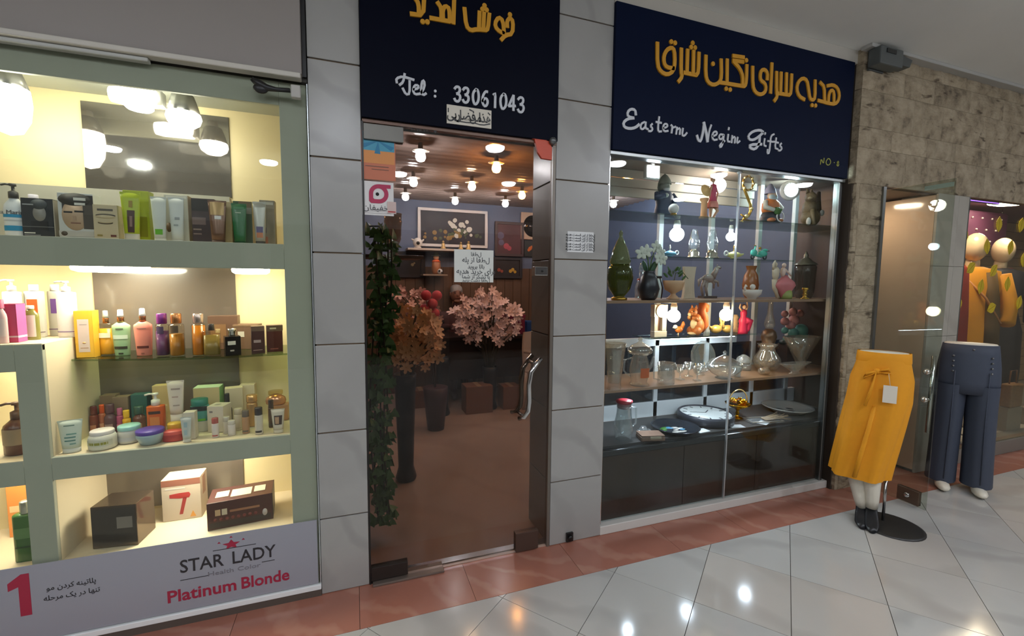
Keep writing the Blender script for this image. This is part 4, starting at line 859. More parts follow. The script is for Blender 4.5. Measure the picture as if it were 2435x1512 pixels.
bottle('white pump bottle at the edge of the raised step beside yellow carton', x, 2.33, Z2, w*.95, h, mat((240, 238, 232), .3), 'square', 'pump', .19, .5, mat((242, 242, 240), .4), sy=.6, sq=4, labs=((.12, .135, C(110, 80, 140), 1.2), (.03, .1, C(222, 214, 200), 1.2)))
x, w, h = S(52, 96, 726, 806, 2.27, Z2)
bottle('olive bottle with a tall white label in front of the orange-labelled bottle', x, 2.27, Z2, w*.9, h, mat((120, 118, 60), .2), 'shoulder', 'cyl', .1, .45, mat((230, 226, 214), .3), sy=.6, labs=((.1, .8, C(214, 204, 196), .8),))
x, w, h = S(4, 57, 722, 816, 2.2, Z2)
t = carton('hot pink carton on the raised step', x-.004, 2.21, Z2, w*.74, .05, h, mat((190, 62, 104), .45), (('f', .0, 1, .13, .17, C(232, 214, 216)), ('r', 0, 1, 0, .99, C(214, 88, 150)), ('r', 0, 1, .12, .17, C(236, 220, 224))))
tx = text('lettering', 'Glazed Oil', .026, mat((240, 214, 222), .5), t, (-w*.22, -.0262, h*.55)); tx.rotation_euler.y = -PI/2
x, w, h = S(-12, 18, 712, 822, 2.17, Z2)
bottle('pale pink bottle cut by the left picture edge', x, 2.17, Z2, w, h, mat((226, 190, 190), .25), 'shoulder', 'cyl', .2, .6, mat((214, 110, 140), .4), sy=.6, labs=((.2, .7, C(222, 200, 196), 1),))
# ---------------------------------------------------------------- curved glass shelf (level 1.115)
Z3 = 1.1158
x, w, h = S(182, 232, 738, 845, 2.325, Z3)
carton('yellow carton with a pale label panel standing on the glass shelf', x, 2.325, Z3, w*.86, .05, h, mat((232, 178, 56), .45), (('f', .18, .8, .12, .82, C(216, 196, 186)), ('f', .28, .72, .2, .215, C(170, 130, 100)), ('f', .3, .7, .7, .712, C(150, 140, 140)), ('o', .4, .6, .3, .34, C(214, 170, 120)), ('r', 0, 1, 0, 1, C(222, 170, 50))))
def liq(rgb, k=.8): return (mat(rgb, .2), k)
CLR = pane((240, 238, 230), 1.45)
x, w, h = S(234, 272, 738, 842, 2.36, Z3)
bottle('amber square body-mist bottle with silver sprayer', x, 2.36, Z3, w*.92, h, CLR, 'square', 'spray', .28, .42, mat((206, 206, 204), .25, .5), sy=.75, sq=4, labs=((.55, .7, C(222, 212, 190), .7),), liquid=liq((220, 160, 50), .8))
x, w, h = S(266, 311, 736, 841, 2.33, Z3)
bottle('pale green tapered body-mist bottle with white sprayer', x, 2.33, Z3, w, h, mat((150, 182, 140), .25), 'taper', 'spray', .27, .36, mat((236, 234, 232), .3), sy=.55, labs=((.2, .28, C(46, 44, 32), .85), (.5, .62, C(198, 214, 190), .9), (.78, .82, C(80, 90, 70), .4), (.04, .09, C(40, 44, 30), .3)))
x, w, h = S(318, 363, 733, 840, 2.3, Z3)
bottle('salmon pink tapered body-mist bottle with white sprayer', x, 2.3, Z3, w, h, mat((226, 138, 120), .25), 'taper', 'spray', .27, .36, mat((238, 236, 236), .3), sy=.55, labs=((.22, .29, C(90, 38, 32), .75), (.78, .81, C(160, 110, 100), .5), (.05, .09, C(140, 80, 66), .2)))
x, w, h = S(368, 404, 745, 839, 2.27, Z3)
bottle('violet cylindrical mist bottle with purple cap', x, 2.27, Z3, w*.92, h, CLR, 'cyl', 'cyl', .24, .74, mat((120, 48, 124), .25, .3), liquid=liq((104, 62, 112), .75), labs=((.7, .92, C(90, 70, 100), .5),))
x, w, h = S(400, 440, 745, 840, 2.25, Z3)
bottle('golden cylindrical mist bottle with copper cap', x, 2.25, Z3, w*.92, h, CLR, 'cyl', 'cyl', .23, .7, mat((190, 130, 84), .22, .8), liquid=liq((178, 120, 44), .65), labs=((.72, .94, C(96, 78, 60), .5),))
x, w, h = S(453, 492, 745, 842, 2.24, Z3)
bottle('deep amber cylindrical mist bottle with silver cap', x, 2.24, Z3, w*.88, h, CLR, 'cyl', 'cyl', .23, .74, mat((196, 176, 170), .2, .8), liquid=liq((206, 124, 36), .9))
x, w, h = S(497, 571, 750, 835, 2.42, Z3)
carton('large brown carton at the back of the glass shelf', x, 2.42, Z3, w*.95, .05, h, mat((108, 80, 62), .45), (('f', .08, .6, .2, .75, mat((140, 104, 70), .4), 'picture'), ('f', .25, .4, .5, .62, C(206, 180, 130))))
x, w, h = S(481, 526, 770, 848, 2.22, Z3)
bottle('squat clear olive perfume flacon with dark cap', x, 2.22, Z3, w*.9, h, CLR, 'square', 'cyl', .2, .36, mat((52, 44, 38), .35), sy=.55, sq=5, liquid=liq((146, 122, 62), .78))
x, w, h = S(527, 576, 783, 851, 2.21, Z3)
t = carton('black cube perfume flacon with chrome top', x, 2.215, Z3, w*.75, .05, h*.74, mat((34, 28, 26), .2), (('f', .16, .66, .56, .76, C(226, 220, 206)), ('f', .3, .55, .22, .3, C(190, 180, 170))), rz=.35, name='perfume_flacon', cat='bottle')
part('chrome_top', G().lathe([(.012, 0), (.014, .006), (.014, .02), (.018, .024), (.016, .032), (.004, .034)], (0, 0, h*.74), 16), M_CHROME, t)
x, w, h = S(557, 622, 770, 842, 2.4, Z3)
carton('brown carton with folded top behind the dark flacons', x, 2.4, Z3, w*.95, .06, h, mat((116, 88, 66), .45), (('f', .2, .45, .5, .72, C(214, 204, 184)), ('f', .02, .98, .93, .97, C(150, 122, 90))), rz=-.12)
x, w, h = S(590, 634, 775, 848, 2.23, Z3)
carton('dark oxblood perfume carton with a crown mark', x, 2.24, Z3, w*.7, .045, h, mat((66, 34, 30), .3), (('f', .15, .7, .4, .5, C(170, 150, 150)), ('f', .1, .8, .12, .14, C(190, 160, 150)), ('f', 0, 1, .82, 1, C(104, 82, 66)), ('r', .2, .7, .72, .86, C(220, 216, 204))), rz=.25)
x, w, h = S(626, 678, 773, 847, 2.26, Z3)
carton('dark red perfume carton beside the right post', x, 2.27, Z3, w*.72, .045, h, mat((78, 38, 34), .3), (('f', 0, 1, .78, 1, C(92, 74, 60)), ('f', .2, .6, .86, .92, C(196, 190, 160)), ('f', .2, .7, .1, .14, C(150, 90, 80)), ('r', 0, 1, .8, 1, C(84, 68, 58))), rz=.2)
# ---------------------------------------------------------------- lower shelf (level .765)
Z4 = .7658
x, w, h = S(140, 198, 998, 1083, 2.165, Z4)
squeeze('pale mint squeeze tube at the left end of the lower shelf', x, 2.165, Z4, w, h, mat((202, 212, 200), .35), C(214, 214, 206), ((.46, .5, -.5, .55, C(90, 130, 124)), (.36, .4, -.5, .55, C(90, 130, 124)), (.56, .6, -.3, .6, C(110, 150, 140)), (.26, .3, .0, .6, C(120, 156, 146)), (.82, .85, -.5, .4, C(96, 120, 110))), rz=.15)
x, w, h = S(204, 271, 1018, 1078, 2.16, Z4)
jar('wide white cream jar with an olive label', x, 2.18, Z4, w, h*.86, mat((222, 218, 204), .3), mat((226, 218, 214), .4), .22, lidw=.86, labs=((.4, .58, C(150, 146, 60), .75), (.3, .7, C(206, 204, 184), 1.1)))
x, w, h = S(280, 336, 1003, 1060, 2.23, Z4)
jar('translucent white jar with a pale turquoise lid', x, 2.23, Z4, w, h*.86, mat((214, 210, 204), .25), mat((158, 208, 204), .4), .24, lidw=.96, labs=((.2, .5, C(200, 200, 206), 1),))
x, w, h = S(320, 390, 1015, 1064, 2.17, Z4)
jar('glass bowl pot with a violet lid', x, 2.18, Z4, w*.96, h*.85, mat((164, 184, 190), .2), mat((92, 68, 160), .35), .26, 'bowl')
x, w, h = S(388, 440, 1017, 1055, 2.2, Z4)
jar('coral red oval tin', x, 2.19, Z4, w*.98, h*.85, mat((176, 60, 56), .35), mat((220, 92, 84), .35), .35, 'tin', sy=.6, name='oval_tin', cat='tin')
x, w, h = S(345, 392, 935, 1015, 2.3, Z4)
bottle('orange face-wash pump bottle behind the violet pot', x, 2.31, Z4, w*.9, h, mat((214, 96, 34), .25), 'square', 'pump', .3, .5, mat((230, 224, 216), .4), sy=.6, sq=4, labs=((.72, .82, C(70, 40, 26), .6), (.2, .62, C(228, 140, 80), .5)))
x, w, h = S(400, 442, 903, 1003, 2.3, Z4)
t = squeeze('tall white squeeze tube standing on a brown stand', x, 2.29, Z4+.05, w, h-.05, mat((224, 208, 196), .35), C(220, 204, 194), ((.78, .82, -.5, .6, C(160, 140, 134)), (.6, .63, -.4, .4, C(180, 150, 140)), (.4, .43, -.3, .6, C(170, 150, 140))), capf=.2)
one('tube_stand', G().box(-.03, .03, -.03, .03, 0, .05), C(84, 48, 34), 'small brown block under the tall white squeeze tube', 'stand', (x, 2.29, Z4-.0006), bev=.003)
x, w, h = S(398, 432, 990, 1012, 2.24, Z4)
jar('flat yellow pot beside the brown block', x, 2.24, Z4, w, h*.7, mat((206, 158, 38), .35), mat((222, 176, 60), .35), .4, 'tin', name='flat_pot', cat='jar')
row = [((213, 234, 965, 1020), 2.38, (120, 54, 36), 'cyl', 'small russet bottle nearest the divider', (100, 40, 28)), ((235, 251, 962, 1020), 2.40, (206, 120, 90), 'cyl', 'slim bottle with a bright orange cap', (236, 96, 40)), ((248, 276, 960, 1022), 2.37, (96, 66, 74), 'shoulder', 'plum-coloured oval bottle among the small bottles', (90, 60, 70)), ((277, 294, 970, 1022), 2.38, (176, 80, 120), 'cyl', 'slim magenta bottle beside the yellow cone bottle', (190, 100, 140)), ((291, 311, 975, 1020), 2.34, (226, 172, 36), 'taper', 'small yellow cone bottle', (230, 180, 50)), ((316, 346, 965, 1018), 2.37, (110, 70, 60), 'shoulder', 'dark wine bottle left of the orange pump bottle', (60, 90, 80))]
for (q, y, c, pf, lb, cc) in row:
    x, w, h = S(*q, y, Z4)
    bottle(lb, x, y, Z4, w, h, CG(*c), pf, 'cyl', .3, .75, CG(*cc), labs=((.2, .5, C(min(255, c[0]+60), min(255, c[1]+60), min(255, c[2]+50)), .7),))
for (q, y, c, lb) in (((243, 284, 937, 1015), 2.44, (132, 112, 90), 'tall taupe carton left of its twin at the mirror'), ((272, 313, 941, 1018), 2.43, (140, 118, 96), 'tall taupe carton right of its twin at the mirror'), ((315, 358, 935, 1005), 2.44, (48, 98, 92), 'teal carton behind the orange pump bottle'), ((365, 412, 914, 975), 2.43, (204, 176, 124), 'sand-coloured carton behind the tall white tube')):
    x, w, h = S(*q, y, Z4); carton(lb, x, y, Z4, w*.9, .045, h, C(*c), (('f', .2, .8, .5, .54, C(c[0]+24, c[1]+24, c[2]+20)),))
x, w, h = S(462, 532, 918, 990, 2.42, Z4)
carton('cream carton with a mint green side', x, 2.42, Z4, w*.88, .07, h, mat((212, 188, 142), .45), (('r', 0, 1, 0, 1, C(150, 198, 132)), ('o', .47, .55, .6, .72, C(150, 110, 70)), ('t', 0, 1, 0, 1, C(206, 224, 190))))
x, w, h = S(453, 499, 947, 1024, 2.3, Z4)
bottle('teal gel jar with dark teal cap', x, 2.3, Z4, w*.95, h, mat((86, 160, 150), .2), 'square', 'cyl', .2, .92, mat((32, 116, 104), .3), sy=.7, sq=3, labs=((.8, .98, C(36, 40, 36), 1), (.42, .5, C(110, 190, 50), .7), (.0, .4, C(210, 206, 190), 1)))
x, w, h = S(495, 547, 957, 1032, 2.27, Z4)
carton('white carton lying slanted behind the lip balms', x, 2.28, Z4, w*.8, .07, h*.92, mat((222, 208, 190), .45), (('f', .15, .35, .75, .82, C(140, 130, 130)), ('t', .3, .6, .3, .6, C(170, 160, 150))), rz=-.25)
x, w, h = S(436, 472, 974, 1052, 2.2, Z4)
carton('tall white carton behind a frosted tube', x, 2.2, Z4, w*.75, .04, h*.95, mat((216, 206, 190), .45))
x, w, h = S(429, 456, 992, 1056, 2.145, Z4)
squeeze('frosted pale tube in front of the tall white carton', x, 2.15, Z4, w, h, mat((204, 206, 200), .3), C(210, 204, 192), ((.6, .8, -.4, .3, C(170, 190, 196)), (.3, .5, -.4, .3, C(176, 196, 200))))
for (q, y, lb, c, cf) in (((503, 521, 993, 1044), 2.18, 'slim white lip stick with a rose foot', (226, 212, 208), (176, 90, 84)), ((530, 548, 990, 1036), 2.22, 'slim white tube left of the short white roller', (220, 208, 194), (200, 190, 176)), ((541, 561, 999, 1041), 2.19, 'short white roller bottle', (226, 214, 208), (206, 196, 184)), ((556, 578, 970, 1034), 2.26, 'cream slim bottle behind the bronze tube', (224, 208, 184), (200, 184, 160)), ((575, 594, 975, 1034), 2.2, 'bronze slim tube with grey head', (186, 142, 106), (112, 98, 88)), ((605, 626, 968, 1036), 2.17, 'white roller bottle with black cap', (212, 200, 184), (50, 42, 38)), ((638, 652, 950, 1030), 2.25, 'thin dark bronze pen bottle', (96, 74, 56), (70, 54, 44))):
    x, w, h = S(*q, y, Z4); bottle(lb, x, y, Z4, w*.95, h, CG(*c), 'square', 'cyl', .28, .94, CG(*cf), labs=((.1, .2, C(*cf), .8),))
x, w, h = S(585, 614, 938, 1022, 2.3, Z4)
bottle('gold cylinder bottle with a mushroom cap', x, 2.3, Z4, w*.9, h, mat((204, 160, 104), .22, .6), 'cyl', 'cyl', .22, 1.0, mat((230, 180, 120), .2, .7))
x, w, h = S(628, 684, 928, 990, 2.36, Z4)
t = bottle('round copper perfume flacon on a gold carton', x, 2.36, Z4+.075, w*.9, h-.075, mat((222, 160, 118), .18, .6), 'round', 'cyl', .25, .7, pane((240, 226, 190)), sy=.6)
carton('gold carton under the round copper flacon', x+.01, 2.37, Z4, .085, .06, .075, mat((206, 154, 108), .35, .2))
x, w, h = S(645, 678, 972, 1036, 2.16, Z4)
squeeze('small white tube with a dark-haired portrait at the right end', x, 2.16, Z4, w, h, mat((216, 204, 186), .35), C(216, 204, 180), ((.36, .74, -.6, .7, C(70, 52, 44)), (.4, .68, -.45, .2, C(196, 156, 122))))
x, w, h = S(534, 580, 920, 985, 2.4, Z4)
carton('off-white carton leaning behind the cream bottles', x, 2.4, Z4, w*.9, .05, h, mat((222, 204, 172), .45), rz=.2)
x, w, h = S(570, 612, 912, 990, 2.44, Z4)
carton('tall off-white carton against the cream back panel', x, 2.44, Z4, w*.85, .05, h, mat((226, 208, 176), .45))
x, w, h = S(530, 552, 935, 990, 2.33, Z4)
bottle('small dark brown dropper bottle', x, 2.33, Z4, w, h, CG(60, 42, 32), 'shoulder', 'cyl', .35, .5, C(30, 26, 24))
# ---------------------------------------------------------------- bottom shelf (level .345)
Z5 = .3458
a = onz(228, 1312, Z5); b = onz(312, 1306, Z5); c = onz(366, 1288, Z5)
hh = at(270, 1190, 2.2).z-Z5
t = thing('mirror_box', 'large mirrored brown cube box on the bottom shelf', 'box', (-.93, 2.235, Z5), -.12)
hh *= .95; part('body', G().box(-.08, .08, -.065, .065, 0, hh), mat((104, 90, 78), .12, .7), t, bev=.003)
part('front_print', G().box(-.076, .076, -.0665, -.065, .01, hh-.01), mat((70, 62, 58), .1, .4), t)
part('small_label', G().box(.01, .065, -.0675, -.0665, hh*.45, hh*.72), mat((130, 120, 112), .3), t)
x, w, h = S(385, 512, 1123, 1240, 2.36, Z5)
t = carton('pale carton with a red hair dryer picture', x-.02, 2.38, Z5, w*.72, .1, h*.93, mat((206, 188, 168), .45), (('f', 0, 1, .84, .99, C(150, 96, 80)), ('f', .1, .6, .76, .79, C(220, 210, 200)), ('r', .3, .7, .5, .95, C(170, 130, 110)), ('t', .02, .98, .02, .98, C(230, 214, 190))))
bw, bh = w*.72, h*.93
part('dryer_barrel', G().prism([(-bw*.3, bh*.56), (-bw*.3, bh*.64), (-bw*.05, bh*.66), (bw*.2, bh*.66), (bw*.24, bh*.6), (bw*.2, bh*.53), (-bw*.05, bh*.53)], -.0009, TR(0, -.05, 0) @ FRONT), C(170, 50, 48), t)
part('dryer_handle', G().prism([(bw*.04, bh*.54), (bw*.14, bh*.54), (bw*.02, bh*.14), (-bw*.07, bh*.14)], -.0009, TR(0, -.05, 0) @ FRONT), C(150, 44, 44), t)
part('yellow_mark', G().prism([(bw*.2, bh*.05), (bw*.36, bh*.05), (bw*.28, bh*.2)], -.0009, TR(0, -.05, 0) @ FRONT), C(216, 150, 70), t)
x, w, h = S(465, 686, 1150, 1268, 2.24, Z5)
t = carton('wide dark red appliance carton at the right of the bottom shelf', x-.01, 2.27, Z5, w*.68, .15, h*.72, mat((74, 34, 28), .4), (('f', .02, .98, .05, .26, C(44, 30, 28)), ('f', .12, .2, .5, .72, C(206, 170, 130)), ('f', .22, .3, .5, .72, C(214, 196, 170)), ('f', .34, .8, .56, .64, C(160, 110, 80)), ('o', .84, .92, .2, .46, C(200, 190, 190)), ('t', .1, .3, .3, .7, C(214, 200, 170)), ('t', .34, .66, .2, .7, C(222, 206, 176)), ('t', .7, .88, .3, .7, C(216, 204, 180)), ('r', 0, 1, 0, 1, C(50, 38, 34))), rz=.1)
g = G()
for i in range(8): g.lathe([(.007, 0), (.007, .001)], n=12, T=TR(-w*.68/2+.03+i*.022, -.0752, h*.72*.36, rx=PI/2))
part('red_dots', g, C(120, 50, 44), t, kind='stuff')
# niche at the far left
bottle('brown pump bottle in the left niche', -1.235, 2.22, .7652, .085, .2, mat((88, 54, 40), .25), 'shoulder', 'pump', .32, .45, mat((92, 66, 50), .4), labs=((.3, .75, C(150, 130, 104), 1.2),))
bottle('green shampoo bottle with a silver cap in the bottom left niche', -1.215, 2.19, Z5, .078, .235, mat((62, 104, 48), .2), 'square', 'cyl', .2, .48, mat((190, 192, 184), .2, .7), sy=.6, sq=4, labs=((.5, .72, C(96, 132, 80), .7), (.3, .33, C(40, 66, 34), .7)))
carton('orange carton behind the green bottle', -1.35, 2.42, Z5, .08, .05, .27, C(222, 140, 70), (('f', .1, .9, .4, .5, C(240, 200, 150)),))
carton('yellow and cream carton in the bottom left niche', -1.27, 2.44, Z5, .065, .05, .27, C(232, 204, 110), (('f', 0, 1, 0, .7, C(224, 170, 60)), ('f', .1, .9, .86, .9, C(206, 150, 40))))
# ================================================================ gifts in the window
CRY = pane((244, 248, 248), 2.3, .05, .10, (250, 252, 252))
CRYW = pane((250, 244, 234), 2.2, .05, .10, (250, 244, 232))
M_BRASS = mat((206, 160, 70), .25, .9); M_GOLDM = mat((232, 170, 40), .18, 1); M_SKIN = mat((226, 178, 140), .5)
ZA, ZBs, ZC, ZD, ZE, ZF = 1.8608, 1.6138, 1.3438, 1.0878, .8208, .4908
def fig(name, label, cat, pl, pr, pt, pb, y, z, rz=0, group=None):
    x, w, h = put(pl, pr, pt, pb, y, z); t = thing(name, label, cat, (x, y, z), rz, group); return t, w, h, TR(s=h)
def ring(c, R, r, n=18, ax='y', T=None, g=None, sx=1, sz=1):
    g = g or G(); pts = []
    for i in range(n):
        a = 2*PI*i/n; p, q = R*math.cos(a)*sx, R*math.sin(a)*sz
        pts.append((c[0]+p, c[1], c[2]+q) if ax == 'y' else (c[0]+p, c[1]+q, c[2]) if ax == 'z' else (c[0], c[1]+p, c[2]+q))
    return g.tube(pts, r, 8, T, closed=True)
# ---- top glass shelf
t, w, h, T = fig('figurine', 'hooded old man figurine in a dark blue coat on the top shelf', 'figurine', 1556, 1604, 412, 500, 2.42, ZA)
part('coat', G().lathe([(.24, 0), (.25, .05), (.2, .3), (.22, .48), (.15, .6), (.07, .64)], n=18, sy=.75, T=T).tube([(.2, 0, .55), (.27, -.06, .42), (.14, -.17, .36)], [.06, .065, .05], 8, T).tube([(-.2, 0, .55), (-.27, -.06, .44), (-.1, -.18, .48)], [.06, .065, .05], 8, T), mat((34, 52, 76), .5, var=.2), t)
part('head', G().ball((.0, -.02, .72), (.11, .11, .12), T=T).ball((0, -.13, .7), (.025, .03, .025), T=T).ball((-.08, -.17, .49), (.05, .045, .05), T=T), mat((150, 158, 146), .5), t)
part('hood', G().lathe([(.15, .76), (.14, .8), (.12, .86), (.07, .94), (.0001, 1)], (0, .01, 0), 16, T=T, cap=False).ball((0, .06, .7), (.14, .08, .14), T=T), mat((120, 132, 122), .6), t)
part('beard', G().lathe([(.0001, .5), (.06, .56), (.09, .66)], (0, -.07, 0), 12, sy=.6, T=T, cap=False), mat((206, 208, 204), .7), t)
t, w, h, T = fig('ball_ornament', 'small white ball ornament beside the hooded figurine', 'ornament', 1596, 1608, 484, 500, 2.26, ZA)
part('ball', G().ball((0, 0, .55), .45, T=T), C(232, 230, 222), t); part('foot', G().lathe([(.3, 0), (.26, .12), (.2, .16)], n=14, T=T), M_BRASS, t)
t, w, h, T = fig('figurine', 'lady figurine in a short pink dress leaning on a column', 'figurine', 1668, 1706, 420, 508, 2.3, ZA)
part('body', G().ball((.1, 0, .93), (.05, .05, .06), T=T).tube([(.1, 0, .88), (.1, 0, .82)], .022, 8, T).tube([(.06, -.01, .8), (-.02, -.05, .66), (-.05, -.06, .5)], [.028, .022, .018], 8, T).tube([(.16, 0, .8), (.24, -.02, .62), (.16, -.05, .46)], [.028, .022, .018], 8, T).tube([(.07, 0, .34), (.05, -.01, .18), (.06, 0, .04), (.06, -.05, .024)], [.05, .036, .024, .02], 8, T).tube([(.15, 0, .34), (.22, -.05, .2), (.14, 0, .04), (.14, -.05, .024)], [.05, .036, .024, .02], 8, T), M_SKIN, t)
part('dress', G().lathe([(.14, .3), (.11, .42), (.075, .56), (.095, .72), (.08, .82), (.03, .84)], (.11, 0, 0), 16, sy=.75, T=T), mat((206, 66, 96), .45), t)
part('skirt_hem', G().lathe([(.15, .27), (.14, .36), (.11, .42)], (.11, 0, 0), 16, sy=.8, T=T, cap=False), mat((236, 150, 130), .5), t)
part('hair', G().ball((.1, .02, .95), (.056, .056, .055), T=T), mat((190, 120, 64), .6), t)
part('column', G().lathe([(.11, 0), (.11, .04), (.075, .07), (.07, .4), (.1, .44), (.1, .48)], (-.13, .02, 0), 14, T=T), mat((222, 160, 110), .5), t)
part('sun_hat', G().lathe([(.15, 0), (.14, .01), (.06, .02), (.05, .06), (.0001, .07)], (0, 0, 0), 18, T=T @ TR(-.14, -.03, .66, rx=1.3)), mat((226, 180, 110), .6), t)
t, w, h, T = fig('brass_ornament', 'curved brass ornament with a beaded ring on the top shelf', 'ornament', 1757, 1797, 419, 516, 2.32, ZA)
ring((.0, 0, .85), .15, .022, 18, T=T, g=(g := G()))
g.tube([(-.13, 0, .78), (-.08, 0, .68), (.02, 0, .52), (.1, 0, .4), (.12, 0, .26), (.06, 0, .14), (-.04, 0, .1), (-.1, 0, .03)], [.026, .028, .03, .03, .035, .03, .03, .02], 8, T).tube([(-.16, 0, .16), (-.06, 0, .12)], .018, 8, T)
part('scroll', g, M_BRASS, t)
g = G()
for i in range(8): a = i*PI/4; g.ball((.15*math.cos(a), -.015, .85+.15*math.sin(a)), .032, 8, 6, T)
g.ball((-.02, -.02, .12), .05, 10, 8, T).ball((.12, -.02, .3), .04, 10, 8, T); part('beads', g, mat((240, 220, 160), .2, .6), t)
part('foot', G().lathe([(.16, 0), (.15, .03), (.06, .06)], n=16, sy=.7, T=T), M_BRASS, t)
t, w, h, T = fig('gnome_figurine', 'bearded gnome figurine in an orange waistcoat on the top shelf', 'figurine', 1806, 1860, 436, 522, 2.3, ZA)
part('trousers', G().lathe([(.26, 0), (.27, .08), (.24, .2), (.2, .28)], n=18, sy=.8, T=T), mat((44, 46, 52), .5), t)
part('waistcoat', G().lathe([(.2, .24), (.235, .34), (.22, .5), (.14, .6), (.07, .63)], n=18, sy=.8, T=T), mat((204, 118, 60), .5), t)
part('sleeves', G().tube([(.18, 0, .54), (.27, -.08, .38), (.1, -.2, .3)], [.06, .065, .045], 8, T).tube([(-.18, 0, .54), (-.27, -.08, .38), (-.1, -.2, .3)], [.06, .065, .045], 8, T), mat((216, 212, 196), .6), t)
part('head', G().ball((0, -.02, .7), (.11, .11, .11), T=T).ball((0, -.13, .68), .03, 8, 6, T), mat((196, 164, 140), .5), t)
part('beard', G().lathe([(.0001, .46), (.1, .54), (.13, .66), (.1, .7)], (0, -.06, 0), 14, sy=.6, T=T, cap=False), mat((178, 190, 190), .7), t)
part('pointed_cap', G().lathe([(.14, .74), (.12, .84), (.07, .94), (.03, .99), (.0001, 1)], (-.02, .02, 0), 14, T=T, cap=False), mat((150, 146, 168), .6), t)
part('green_basket', G().lathe([(.07, 0), (.1, .1), (.11, .12)], (0, -.2, .2), 14, T=T).ball((.03, -.2, .33), .05, 8, 6, T).ball((-.04, -.2, .33), .05, 8, 6, T), mat((74, 110, 52), .6), t)
part('boots', G().ball((-.13, -.12, .06), (.1, .14, .06), T=T).ball((.13, -.12, .06), (.1, .14, .06), T=T), mat((180, 110, 70), .5), t)
part('white_arch', ring((.1, -.21, .145), .12, .018, 18, T=T), M_WHITE, t)
t, w, h, T = fig('animal_figurine', 'brown mottled seated animal figurine near the right window post', 'figurine', 1905, 1952, 445, 531, 2.34, ZA); T = TR(z=.004, s=h)
M_MOT = mat((128, 108, 78), .5, var=.5, sc=60)
part('body', G().ball((0, 0, .22), (.26, .2, .22), T=T).ball((-.05, 0, .45), (.18, .16, .24), T=T).ball((-.1, -.05, .72), (.13, .13, .14), T=T).ball((-.2, -.12, .68), (.06, .06, .05), T=T).tube([(-.12, -.12, .4), (-.14, -.18, .14), (-.15, -.22, .02)], [.06, .05, .05], 8, T).tube([(-.04, -.02, .82), (-.02, 0, .94)], [.05, .02], 8, T).tube([(-.16, -.02, .82), (-.18, 0, .94)], [.05, .02], 8, T), M_MOT, t)
part('tail', G().tube([(.18, .05, .15), (.3, .05, .4), (.24, .05, .7), (.32, .05, .9)], [.08, .1, .1, .04], 10, T), mat((96, 76, 54), .6, var=.4, sc=60), t)
part('white_bell', G().ball((.22, -.14, .34), (.05, .05, .08), T=T).ball((-.24, -.14, .1), (.06, .05, .1), T=T), C(226, 222, 210), t)
# ---- second glass shelf
def genie(label, q, y, z, m, flip, stop):
    t, w, h, T = fig('oil_lamp_ornament', label, 'ornament', *q, y, z); s = -1 if flip else 1
    T = TR(s=w)
    part('body', G().lathe([(.12, 0), (.16, .015), (.1, .04), (.3, .1), (.34, .16), (.2, .24), (.08, .28), (.03, .3)], n=24, sy=.8, T=T), m, t)
    part('spout', G().tube([(-s*.26, 0, .15), (-s*.4, 0, .17), (-s*.5, 0, .2)], [.07, .04, .02], 10, T), m, t)
    part('handle', ring((s*.4, 0, .2), .09, .028, 16, T=T), mat((226, 232, 226), .35), t)
    part('stopper', G().lathe([(.02, .28), (.03, .32), (.015, .36), (.04, .42), (.03, .5), (.008, .56)], n=12, T=T), stop, t)
genie('pale blue genie oil lamp ornament on the second shelf', (1572, 1614, 578, 608), 2.36, ZBs, mat((118, 178, 206), .3), False, C(220, 214, 190))
genie('pale yellow genie oil lamp ornament on the second shelf', (1722, 1768, 596, 612), 2.34, ZBs, mat((214, 208, 128), .3), True, M_BRASS)
for q, lb in (((1636, 1666, 545, 608), 'clear glass hurricane lamp left of its twin'), ((1677, 1711, 545, 609), 'clear glass hurricane lamp right of its twin')):
    t, w, h, T = fig('hurricane_lamp', lb, 'lamp', *q, 2.38, ZBs, group='hurricane lamps')
    part('chimney', G().lathe([(.1, .3), (.17, .42), (.19, .55), (.13, .75), (.08, .9), (.085, 1)], n=20, T=T, cap=False), CRY, t)
    part('burner', G().lathe([(.22, 0), (.23, .03), (.18, .08), (.19, .18), (.12, .24), (.1, .3)], n=20, T=T), mat((190, 180, 160), .2, .8), t)
    part('wire_guard', G().tube([(-.2, 0, .1), (-.23, 0, .5), (-.12, 0, .95), (.12, 0, .95), (.23, 0, .5), (.2, 0, .1)], .012, 6, T), mat((200, 200, 196), .2, .9), t)
t, w, h, T = fig('scooter_ornament', 'teal toy scooter ornament with gold trim on the second shelf', 'ornament', 1779, 1832, 590, 614, 2.33, ZBs); T = TR(s=w)
M_TEAL = mat((86, 186, 164), .3)
part('body', G().ball((-.25, 0, .22), (.14, .07, .12), T=T).ball((.15, 0, .2), (.2, .08, .11), T=T).tube([(-.22, 0, .15), (.1, 0, .1)], .04, 8, T).tube([(-.25, 0, .25), (-.18, 0, .45)], .025, 8, T).ball((.25, 0, .32), (.12, .06, .05), T=T), M_TEAL, t)
g = G(); ring((-.3, 0, .09), .07, .025, 14, T=T, g=g); ring((.25, 0, .09), .07, .025, 14, T=T, g=g); part('wheels', g, C(40, 60, 56), t)
part('gold_bar', G().tube([(-.3, -.06, .46), (-.1, .06, .46)], .016, 6, T).tube([(-.05, 0, .28), (.45, 0, .3)], .012, 6, T).ball((.02, 0, .38), .045, 8, 6, T), M_BRASS, t)
